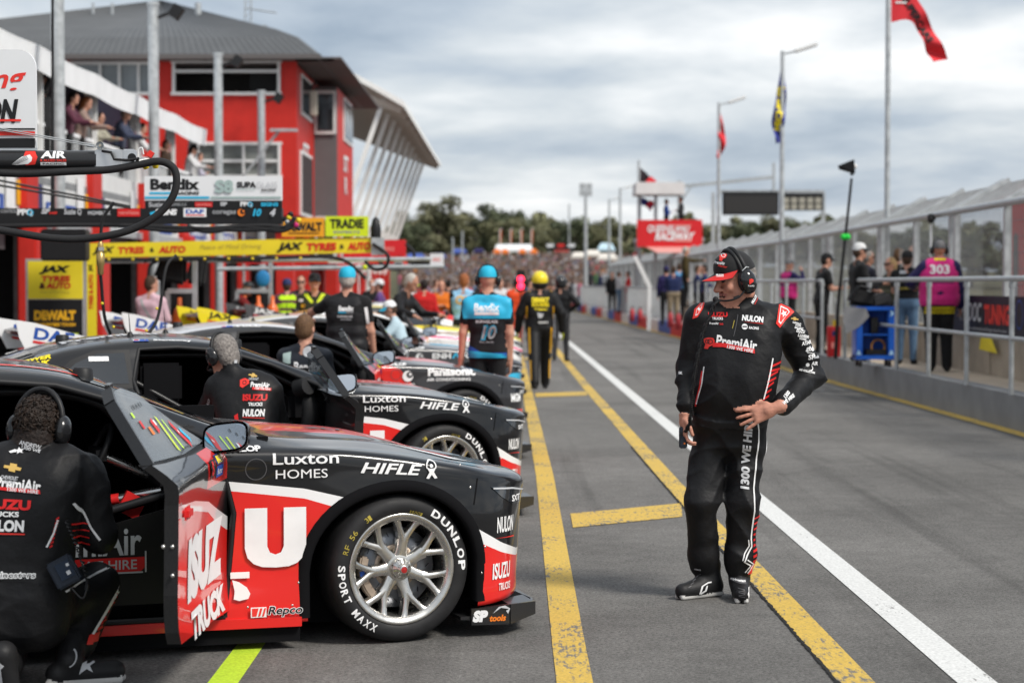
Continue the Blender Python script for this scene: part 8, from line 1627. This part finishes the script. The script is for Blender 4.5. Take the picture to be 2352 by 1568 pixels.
t, b = pole_lamp(1795, 118, 50.8, 'lamp pole with blue and yellow flag hanging along it'); fo = flag(t, [(1799, 162), (1806, 215), (1803, 270), (1792, 328)], [(1792, 166), (1783, 220), (1773, 280), (1782, 330)], 50.8, b, BF, waves=.15)
q = MB(); decal(q, bvh_of(fo), [('t', 'MICHELIN', 0, 0, 100, 16, 'yellow', .06, 0, 1.48), ('c', 2, 42, 7, 'yellow')], P(1790, 250, 50.8) - b, X3, Z3, s=50.8 / F, L=.08, off=.015, reach=3); q.build('lettering', fo)
t, b = pole_lamp(1650, 236, 66.6, 'lamp pole with limp red flag near the red tower'); fo = flag(t, [(1652, 248), (1662, 290), (1667, 330), (1652, 366)], [(1650, 250), (1648, 290), (1649, 330), (1645, 362)], 66.6, b, RF, waves=.15)
pole_lamp(1424, 432, 130, 'far thin lamp pole left of the tower, taller of the close pair', r=.09); pole_lamp(1399, 458, 150, 'far thin lamp pole left of the tower, shorter of the close pair', r=.09)
t, b = pole_lamp(1345, 440, 120, 'far pole with square floodlight cluster over the lane end', lamp=False, r=.11); m = MB(); zt_ = P(1345, 436, 120).z
for dx in (-.2, .2):
    for dz in (-.2, .2): m.box((dx, 0, zt_ + dz), (.36, .2, .36), STEEL)
m.build('floodlight', t)
pole_lamp(1307, 468, 260, 'very distant thin mast on the tree line', lamp=False, r=.12); pole_lamp(1040, 545, 190, 'far thin post with pale round lamp before the trees, left one', lamp=False, r=.10); pole_lamp(1062, 530, 200, 'far thin post before the trees left of the orange flags', lamp=False, r=.10)
# ---------------------------------------------------------------- red tower, gantry screens, boom gate
d = 84; b = V(P(1535, 700, d).x, d, 0); t = thing('marshal_tower', 'red clad marshal tower with small white roof and big white lettering', 'tower', b)
o = face_board(t, 'sign', 1463, 505, 1613, 567, d - 1.0, RB_, [('t', 'QUEENSLAND', 1535, 526, 96, 18, 'white', .03, .25), ('t', 'RACEWAY', 1550, 543, 92, 20, 'white', .05, .25), ('r', 1568, 518, 40, 3, 'palered'), ('r', 1568, 553, 40, 5, 'palered')], th=.1, base=b, off=.03)
m = MB(); a1, a2 = P(1463, 505, d) - b, P(1613, 567, d) - b; m.box(((a1.x + a2.x) / 2, .8, 3.5), (a2.x - a1.x, 3.4, .15), STEEL); m.box((a1.x + .1, 1.9, 2.9), (.2, 1.5, .2), REDP)
for x in (a1.x + .1, a1.x + .8, 1.9): m.bar((x, .2, 0), (x, .2, 5.5), .14, .14, STEEL)
for x in (a1.x + .1, a2.x - .1): m.bar((x, 2.0, 0), (x, 2.0, 3.5), .14, .14, STEEL)
m.build('frame', t)
m = MB(); r1, r2 = P(1459, 420, d) - b, P(1571, 447, d) - b; zt_ = r1.z; m.box(((r1.x + r2.x) / 2, .8, (r1.z + r2.z) / 2), (r2.x - r1.x, 2.6, r1.z - r2.z), mat('white_roof_sheet', (.66, .64, .63), .5, noise=.05, nscale=3), taper=.98); m.build('roof', t)
m = MB(); c1, c2 = P(1480, 568, d) - b, P(1613, 582, d) - b; m.add([V(c1.x, -1.05, c1.z), V(c2.x, -1.05, c1.z), V(c2.x - .4, -1.9, c2.z), V(c1.x + .4, -1.9, c2.z)], [(0, 1, 2, 3)], mat('pale_pink_awning', (.62, .30, .27), .6)); m.build('awning', t)
for (pt, pb, m_, lab) in (([(1467, 382), (1485, 398), (1502, 418)], [(1467, 420), (1482, 425), (1496, 428)], mat('black_flag_cloth', (.03, .02, .025), .7), 'dark flag with red stripe flying above the tower roof'), ([(1470, 452), (1485, 458), (1500, 470)], [(1470, 470), (1484, 474), (1494, 486)], BF, 'blue and red flag hanging below the tower roof')):
    fb = V(P(pt[0][0], 500, d + 2).x, d + 2, 0); ft = thing('flag_on_pole', lab, 'flag', fb); mm = MB(); mm.tube([V(0, 0, 0), V(0, 0, P(0, pt[0][1] - 14, d + 2).z)], .05, STEEL, 8); mm.build('shaft', ft); flag(ft, pt, pb, d + 2, fb, m_, waves=.2)
    q = MB(); h1, h2 = P(pt[1][0] + 3, (pt[1][1] + pb[1][1]) / 2, d + 1.9) - fb, P(pt[2][0], pt[2][1] + 5, d + 1.9) - fb; q.bar(h1, h2, .08, .35, RF, up=(0, 0, 1)); q.build('stripe', ft)
d = 92; b = V(P(1775, 700, d).x, d, 0); t = thing('timing_gantry', 'overhead gantry with blank dark screen and a smaller panel of start lights', 'gantry', b); m = MB(); m.bar(P(1570, 428, d) - b, P(1778, 407, d) - b, .14, .16, STEEL); m.bar(P(1777, 440, d) - b, P(1777, 374, d) - b, .12, .12, STEEL); m.bar(P(1590, 425, d) - b, P(1560, 470, d) - b, .08, .08, STEEL); m.bar(P(1560, 415, d) - b, P(1560, 700, d) - b, .16, .16, STEEL); m.bar(V(P(1893, 440, d).x - b.x, .2, 0), V(P(1893, 440, d).x - b.x, .2, P(0, 440, d).z), .14, .14, STEEL); m.bar(P(1655, 440, d) - b + V(0, .1, 0), P(1893, 440, d) - b + V(0, .1, 0), .16, .16, STEEL); m.build('frame', t)
m = MB(); a1, a2 = P(1659, 441, d) - b, P(1787, 494, d) - b; m.box(((a1.x + a2.x) / 2, -.1, (a1.z + a2.z) / 2), (a2.x - a1.x, .3, a1.z - a2.z), BLK); m.box(((a1.x + a2.x) / 2, -.27, (a1.z + a2.z) / 2 - .05), (a2.x - a1.x - .15, .03, a1.z - a2.z - .25), mat('blank_screen', (.035, .033, .032), .4)); m.build('screen', t)
m = MB(); a1, a2 = P(1793, 444, d) - b, P(1889, 484, d) - b; m.box(((a1.x + a2.x) / 2, -.1, (a1.z + a2.z) / 2), (a2.x - a1.x, .25, a1.z - a2.z), BLK)
for k in range(5):
    for j in range(2): m.box((a1.x + .22 + k * .37, -.24, a2.z + .17 + j * .30), (.27, .04, .25), mat('unlit_lamp', (.36, .34, .28), .4))
m.build('start_lights', t)
d = 66; b = V(P(1490, 760, d).x, d, 0); t = thing('barrier_arm', 'white bent barrier post rising from the painted kerb', 'barrier', b); m = MB(); p1, p2, p3 = P(1490, 755, d) - b, P(1492, 655, d) - b, P(1458, 588, d) - b; m.bar(V(p1.x, 0, .1), p2, .12, .12, FRAME); m.bar(p2 - V(0, 0, .04), p3, .13, .13, FRAME); m.build('arm', t)
d = 46; b = V(P(1196, 700, d).x, d, 0); t = thing('pit_light', 'small lit red signal lamp on a thin black stand in the lane', 'signal light', b); m = MB(); zt_ = P(0, 655, d).z; m.tube([V(0, 0, 0), V(0, 0, zt_ + .2)], .02, BLK, 8); m.box((0, 0, .02), (.4, .3, .04), BLK); m.box((0, 0, zt_ + .1), (.2, .1, .5), BLK, bevel=.02); m.build('stand', t); m = MB(); RL = mat('lit_red_lamp', (.8, .02, .05), .3, emit=((1, .02, .06), 4.0))
for dz in (-.02, .14): m.lathe([(.0, .02), (.07, .012), (.08, 0)], RL, (0, -.05, zt_ + dz), (0, -1, 0), 12)
m.build('lamp', t)
d = 21.5; b = V(P(1163, 850, d).x, d, 0); t = thing('stop_board', 'white folded stop board with orange mark leaning by the lane beside the polo shirt', 'board', b); m = MB(); a1, a2 = P(1154, 742, d) - b, P(1170, 846, d) - b; m.box((0, 0, (a1.z + a2.z) / 2), (a2.x - a1.x, .05, a1.z - a2.z), WB, Matrix.Rotation(.08, 3, 'Y'), taper=.8, bevel=.01); m.box((0, 0, .03), (.14, .12, .06), BLK); m.build('panel', t); m = MB(); m.box((-.005, -.03, .85), (.05, .005, .1), pm('orange')); m.build('mark', t)
# ================================================================ the far end: hillside, crowd, tents, trees
def hill_z(x, y): return max(0.0, min(1.0, (y - 118) / 120)) ** 1.15 * (3.7 - .006 * max(0, x)) + .25 * math.sin(x * .07)* max(0.0, min(1.0, (y - 118) / 120))
GRASS = mat('dry_grass', (.10, .095, .05), .9, noise=.35, nscale=.6)
m = MB(); nx, ny = 46, 34; xs = np.linspace(-160, 230, nx); ys = np.linspace(116, 420, ny); vs = [(x, y, (hill_z(x, y) if y < 260 else hill_z(x, 260) + (y - 260) * .004) - .05 + (.06 if y > 122 else 0)) for y in ys for x in xs]
m.add(vs, [(j * nx + i, j * nx + i + 1, (j + 1) * nx + i + 1, (j + 1) * nx + i) for j in range(ny - 1) for i in range(nx - 1)], GRASS, True); tag(m.build('hillside'), kind='structure')
# crowd: one mass of several thousand distant people
cm = bpy.data.materials.new('crowd_clothes'); cm.use_nodes = True; ct = cm.node_tree; at_ = ct.nodes.new('ShaderNodeAttribute'); at_.attribute_name = 'person_tint'; ct.links.new(at_.outputs['Color'], ct.nodes['Principled BSDF'].inputs['Base Color']); ct.nodes['Principled BSDF'].inputs['Roughness'].default_value = .85
pal = [(.02, .02, .025)] * 11 + [(.03, .04, .10)] * 4 + [(.45, .46, .48)] * 5 + [(.40, .04, .04)] * 2 + [(.10, .11, .13)] * 3 + [(.16, .12, .09)] * 2 + [(.05, .12, .22)] * 2 + [(.42, .30, .26), (.40, .10, .16), (.45, .16, .03), (.08, .16, .07), (.30, .20, .28)]
rr = random.Random(11); vs, fs, cols = [], [], []
def blob(x, y, z, h, c, c2):
    a = rr.uniform(0, 3); ca, sa = math.cos(a), math.sin(a)
    def ringv(r1, r2, zz): return [(x + ca * r1 * math.cos(q) - sa * r2 * math.sin(q), y + sa * r1 * math.cos(q) + ca * r2 * math.sin(q), z + zz * h) for q in (0, 1.05, 2.09, 3.14, 4.19, 5.24)]
    prof = [(.13, .10, 0, c2), (.17, .12, .45, c2), (.16, .12, .47, c), (.23, .14, .78, c), (.10, .09, .84, c), (.07, .07, .86, (.22, .13, .10)), (.09, .10, .92, (.26, .15, .11)), (.08, .09, .97, rr.choice([(.03, .02, .015), (.3, .3, .3), (.03, .03, .03), (.12, .07, .03)])), (.02, .02, 1.0, (.03, .02, .015))]
    b0 = len(vs)
    for p in prof: vs.extend(ringv(p[0], p[1], p[2])); cols.extend([p[3]] * 6)
    for i in range(len(prof) - 1):
        for k in range(6): fs.append((b0 + i * 6 + k, b0 + i * 6 + (k + 1) % 6, b0 + (i + 1) * 6 + (k + 1) % 6, b0 + (i + 1) * 6 + k))
for _ in range(2600):
    y = 112 + 128 * rr.random() ** 1.1; px = rr.uniform(925, 1345) if y < 150 else rr.uniform(915, 1480); x = P(px, 652, y).x
    if y > 150 and px > 1345 and rr.random() < .5: continue
    if y < 122 and px > 1300: continue
    blob(x, y, hill_z(x, y), rr.uniform(1.55, 1.85), rr.choice(pal), rr.choice([(.02, .02, .025), (.03, .04, .08), (.1, .1, .11), (.3, .3, .32)]))
for _ in range(90):
    y = rr.uniform(66, 112); x = P(rr.uniform(985, 1270), 652, y).x; blob(x, y, 0, rr.uniform(1.6, 1.85), rr.choice(pal), (.02, .02, .025))
me = bpy.data.meshes.new('crowd'); me.from_pydata(vs, [], fs); ca_ = me.color_attributes.new('person_tint', 'FLOAT_COLOR', 'POINT'); ca_.data.foreach_set('color', np.array([(*c, 1) for c in cols], np.float32).ravel()); me.materials.append(cm); o = bpy.data.objects.new('crowd', me); COL.objects.link(o); tag(o, kind='stuff')
# tents, umbrellas, feather flags
ORT = mat('orange_fabric', (.70, .17, .03), .7); BLT = mat('blue_fabric', (.06, .10, .34), .7); SAIL = mat('cream_shade_sail', (.66, .62, .56), .7)
def gz(x, y): return hill_z(x, y)
def tent(name, lab, cat, px, ybot, wpx, hpx, d, m_, posts=True, group=None, flat=.35):
    c = P(px, ybot, d); w_ = wpx * d / F; h_ = hpx * d / F; g0 = gz(c.x, d); t = thing(name, lab, cat, (c.x, d, g0), group=group); z0 = c.z - g0; q = MB(); hw = w_ / 2; dp = min(hw, 3.0)
    q.add([(-hw, -dp, z0), (hw, -dp, z0), (hw, dp, z0), (-hw, dp, z0), (-hw * flat, 0, z0 + h_), (hw * flat, 0, z0 + h_)], [(0, 1, 5, 4), (1, 2, 5), (2, 3, 4, 5), (3, 0, 4)], m_); q.add([(-hw, -dp, z0), (hw, -dp, z0), (hw, -dp, z0 - .25), (-hw, -dp, z0 - .25)], [(3, 2, 1, 0)], m_); q.build('canopy', t)
    q = MB()
    for sx in (-1, 1):
        for sy in (-1, 1): q.bar((sx * hw * .95, sy * dp * .95, 0), (sx * hw * .95, sy * dp * .95, z0), .07, .07, FRAME)
    q.build('poles', t); return t
tent('marquee_tent', 'long white marquee with orange edge among the far crowd', 'tent', 1180, 574, 86, 13, 232, WB, flat=.92)
for i, (px, lab) in enumerate([(1142, 'orange umbrella at the long marquee, nearest its left corner'), (1160, 'orange umbrella second along the long marquee'), (1200, 'orange umbrella below the right half of the long marquee'), (1226, 'orange umbrella off the right corner of the long marquee')]): tent('umbrella', lab, 'umbrella', px, 578, 20, 8, 226, ORT, flat=.05, group='orange umbrellas')
for i, px in enumerate([1148, 1172, 1196, 1220]):
    d = 236; c = P(px, 570, d); g0 = gz(c.x, d); t = thing('feather_flag', ['leftmost orange feather flag over the marquee', 'second orange feather flag from the left', 'third orange feather flag from the left', 'faintest orange feather flag, farthest right'][i], 'flag', (c.x, d, g0), group='orange feather flags'); z0, z1 = P(px, 562, d).z - g0, P(px, 528, d).z - g0; q = MB(); q.tube([(0, 0, 0), (0, 0, z1), (.3, 0, z1 + .2)], .05, FRAME, 6); q.build('shaft', t); q = MB(); q.prism([(.05, z0), (.16, z0 + .1), (.24, z1 - .3), (.18, z1 + .1), (.05, z1)], -.02, .02, mat('faded_orange', (.50, .15, .06), .7), (V(0, 0, 0), X3, Z3, -Y3)); q.build('cloth', t)
for (px, y, w_, h_, d, m_, lab) in ((955, 592, 48, 10, 180, BLT, 'blue canopy at the left edge of the far crowd'), (1010, 590, 30, 8, 215, BLT, 'small blue canopy behind the white boom sign'), (1055, 578, 36, 7, 238, BLT, 'dark blue shelter before the brown trees'), (1100, 577, 26, 7, 236, NAVYC, 'navy shelter left of the marquee'), (1330, 588, 36, 9, 210, SAIL, 'cream shade sail nearest the floodlight pole'), (1362, 584, 36, 10, 218, SAIL, 'cream shade sail behind the first sail'), (1395, 592, 46, 10, 190, SAIL, 'cream shade sail low beside the far lamp poles'), (1392, 572, 40, 14, 240, mat('pale_blue_print', (.45, .6, .68), .6), 'pale blue fronted kiosk behind the sails'), (1290, 574, 34, 5, 235, mat('red_canvas', (.5, .06, .05), .7), 'red edged kiosk right of the marquee')):
    tent('shade_tent', lab, 'tent', px, y, w_, h_, d, m_, flat=.6)
d = 225; c = P(1288, 572, d); t = thing('scoreboard', 'dark scoreboard with pale panels right of the orange flags', 'sign', (c.x, d, gz(c.x, d))); g0 = gz(c.x, d); q = MB(); a1, a2 = P(1256, 558, d), P(1318, 574, d); q.box(((a1.x + a2.x) / 2 - c.x, 0, (a1.z + a2.z) / 2 - g0), (a2.x - a1.x, .4, a1.z - a2.z), BLK)
for k in (-1.2, .0, 1.2): q.box((k, -.22, (a1.z + a2.z) / 2 - g0 + .1), (.8, .04, .35), WB if k else REDP)
for sx in (-1, 1): q.bar((sx * 1.3, 0, 0), (sx * 1.3, 0, a2.z - g0), .12, .12, STEEL)
q.build('panel', t)
# ---------------------------------------------------------------- trees
def leaf_mat(nm, c):
    m_ = mat(nm, c, .75, noise=.45, nscale=.5); return m_
LEAF = [leaf_mat('olive_foliage', (.150, .150, .080)), leaf_mat('brown_green_foliage', (.150, .148, .085)), leaf_mat('dark_green_foliage', (.095, .110, .062))]
BARK = mat('tree_bark', (.13, .11, .09), .9, noise=.3, nscale=4)
TREEM = []
for v_ in range(4):
    r_ = random.Random(40 + v_); q = MB(); q.tube(catmull([V(0, 0, -.5), V(.1, 0, 2.5), V(-.15, .1, 5.0), V(.1, 0, 7.5)], 4), [.32 - .02 * k for k in range(13)], BARK, 8); cl = []
    for k in range(7):
        a = k * 2.4 + r_.random(); zz = 3.5 + k * .7; e = V(math.cos(a) * r_.uniform(1.5, 3.0), math.sin(a) * r_.uniform(1.5, 3.0), zz + r_.uniform(1.0, 2.2)); q.tube([V(0, 0, zz - .6), e * .5 + V(0, 0, zz * .5), e], [.12, .08, .03], BARK, 5); cl.append((e, r_.uniform(1.1, 1.9)))
    cl += [(V(r_.uniform(-1, 1), r_.uniform(-1, 1), r_.uniform(7, 9)), r_.uniform(1.0, 1.7)) for _ in range(3)] + [(V(r_.uniform(-2.5, 2.5), r_.uniform(-2, 2), r_.uniform(2.5, 5)), r_.uniform(.9, 1.6)) for _ in range(4)]
    lv = MB(); vs = []; fs = []
    for c, rad in cl:
        for _ in range(int(150 * rad)):
            dv = V(r_.gauss(0, 1), r_.gauss(0, 1), r_.gauss(0, .75)).normalized() * rad * r_.random() ** .45; p = c + dv; s_ = r_.uniform(.16, .38); nrm = (dv.normalized() + V(r_.gauss(0, .6), r_.gauss(0, .6), r_.gauss(0, .6) + .3)).normalized(); x = nrm.cross(V(r_.random(), r_.random(), r_.random() + .1)).normalized() * s_; y = nrm.cross(x.normalized()) * s_ * .7; b0 = len(vs); vs += [p - x, p - y, p + x, p + y]; fs.append((b0, b0 + 1, b0 + 2, b0 + 3))
    lv.add(vs, fs, LEAF[0]); TREEM.append((q, lv))
TO = []
def tree(i, px, ytop, d, kind, lab, wsc=1.0):
    v_ = i % 4; x = P(px, 600, d).x; g0 = hill_z(x, min(d, 260)) + max(0, d - 260) * .004; h_ = P(px, ytop, d).z - g0; t = thing('tree', lab, 'tree', (x, d, g0), rz=i * 1.3, group='eucalypt trees on the far skyline'); s_ = h_ / 9.9; t.scale = (s_ * wsc, s_ * wsc, s_)
    if v_ in [k for k, _ in TO]:
        a, b = [o for k, o in TO if k == v_][0]; tr = a.copy(); cr = b.copy(); COL.objects.link(tr); COL.objects.link(cr)
    else:
        tr = TREEM[v_][0].build('trunk'); cr = TREEM[v_][1].build('crown'); TO.append((v_, (tr, cr)))
    tr.parent = t; cr.parent = t; cr.material_slots[0].link = 'OBJECT'; cr.material_slots[0].material = LEAF[kind]
TL = [(935, 512, 250, 2, 'dark tree at the foot of the last white strut', 1.3), (962, 496, 270, 1, 'brownish tree rising just right of the white struts', 1.2), (1008, 468, 262, 1, 'tallest brownish eucalypt on the skyline', 1.3), (1040, 492, 268, 1, 'brownish shoulder tree leaning on the tallest eucalypt', 1.2), (1072, 516, 262, 0, 'low olive tree in the dip right of the tallest eucalypt', 1.3), (1108, 508, 275, 0, 'olive tree left of the dark double topped pair', 1.2), (1135, 484, 262, 2, 'dark dense tree, left of the double topped pair', 1.2), (1182, 488, 268, 2, 'slender dark tree with open top, right of the double topped pair', .8), (1160, 505, 258, 0, 'olive tree behind the orange flags', 1.3), (1215, 508, 272, 0, 'rounded olive tree right of the orange flags', 1.3), (1250, 528, 262, 0, 'low olive tree near the very distant mast', 1.3), (1285, 512, 270, 2, 'dark tree below the very distant mast', 1.1), (1322, 504, 262, 2, 'dark tree beside the floodlight pole', 1.2), (1365, 508, 270, 0, 'olive tree between floodlight pole and lamp poles', 1.3), (1402, 516, 262, 0, 'olive tree behind the pair of far lamp poles', 1.3), (1440, 514, 268, 2, 'dark tree meeting the red tower sign', 1.2), (1628, 520, 255, 0, 'olive tree right of the red tower sign', 1.3), (1668, 508, 262, 0, 'olive tree under the dark screen, left half', 1.3), (1706, 518, 255, 2, 'dark tree under the dark screen, right half', 1.3), (1745, 512, 265, 2, 'dark spreading tree left of the blue flag pole', 1.3), (1784, 498, 262, 1, 'brownish tree right behind the blue flag pole', 1.0), (1825, 516, 255, 2, 'low dark tree under the start lights', 1.4), (1866, 512, 268, 0, 'olive tree below the right end of the start lights', 1.2), (1905, 505, 262, 2, 'dark tree left of the leaning aerial', 1.0), (1950, 530, 240, 0, 'olive tree behind the leaning aerial', 1.4), (2010, 540, 200, 0, 'olive tree seen through the fence left of the flagpole', 1.4), (2075, 535, 190, 2, 'dark tree seen through the fence right of the flagpole', 1.5), (2150, 528, 180, 2, 'dark tree seen through the fence above the 303 marshal', 1.5), (2230, 545, 170, 0, 'olive tree seen through the fence by the camera', 1.5), (2310, 520, 165, 2, 'dark tree seen through the fence at the picture edge', 1.5), (2400, 515, 165, 2, 'dark tree beyond the red fence banner', 1.5)]
for i, a in enumerate(TL): tree(i, *a)
r_ = random.Random(77); vs, fs = [], []
for _ in range(9000):
    px = r_.uniform(880, 2450); d = r_.uniform(275, 310); x = P(px, 600, d).x; z = hill_z(x, 260) + 1.0 + (4.6 + 1.6 * math.sin(px * .021) + 1.1 * math.sin(px * .057)) * r_.random() ** .8; s_ = r_.uniform(.3, .8); n_ = V(r_.gauss(0, 1), -1, r_.gauss(0, 1)).normalized(); xx = n_.cross(V(r_.random(), .1, r_.random())).normalized() * s_; yy = n_.cross(xx.normalized()) * s_ * .7; p = V(x, d, z); b0 = len(vs); vs += [p - xx, p - yy, p + xx, p + yy]; fs.append((b0, b0 + 1, b0 + 2, b0 + 3))
q = MB(); q.add(vs, fs, LEAF[0]); tag(q.build('distant_wood'), kind='stuff')
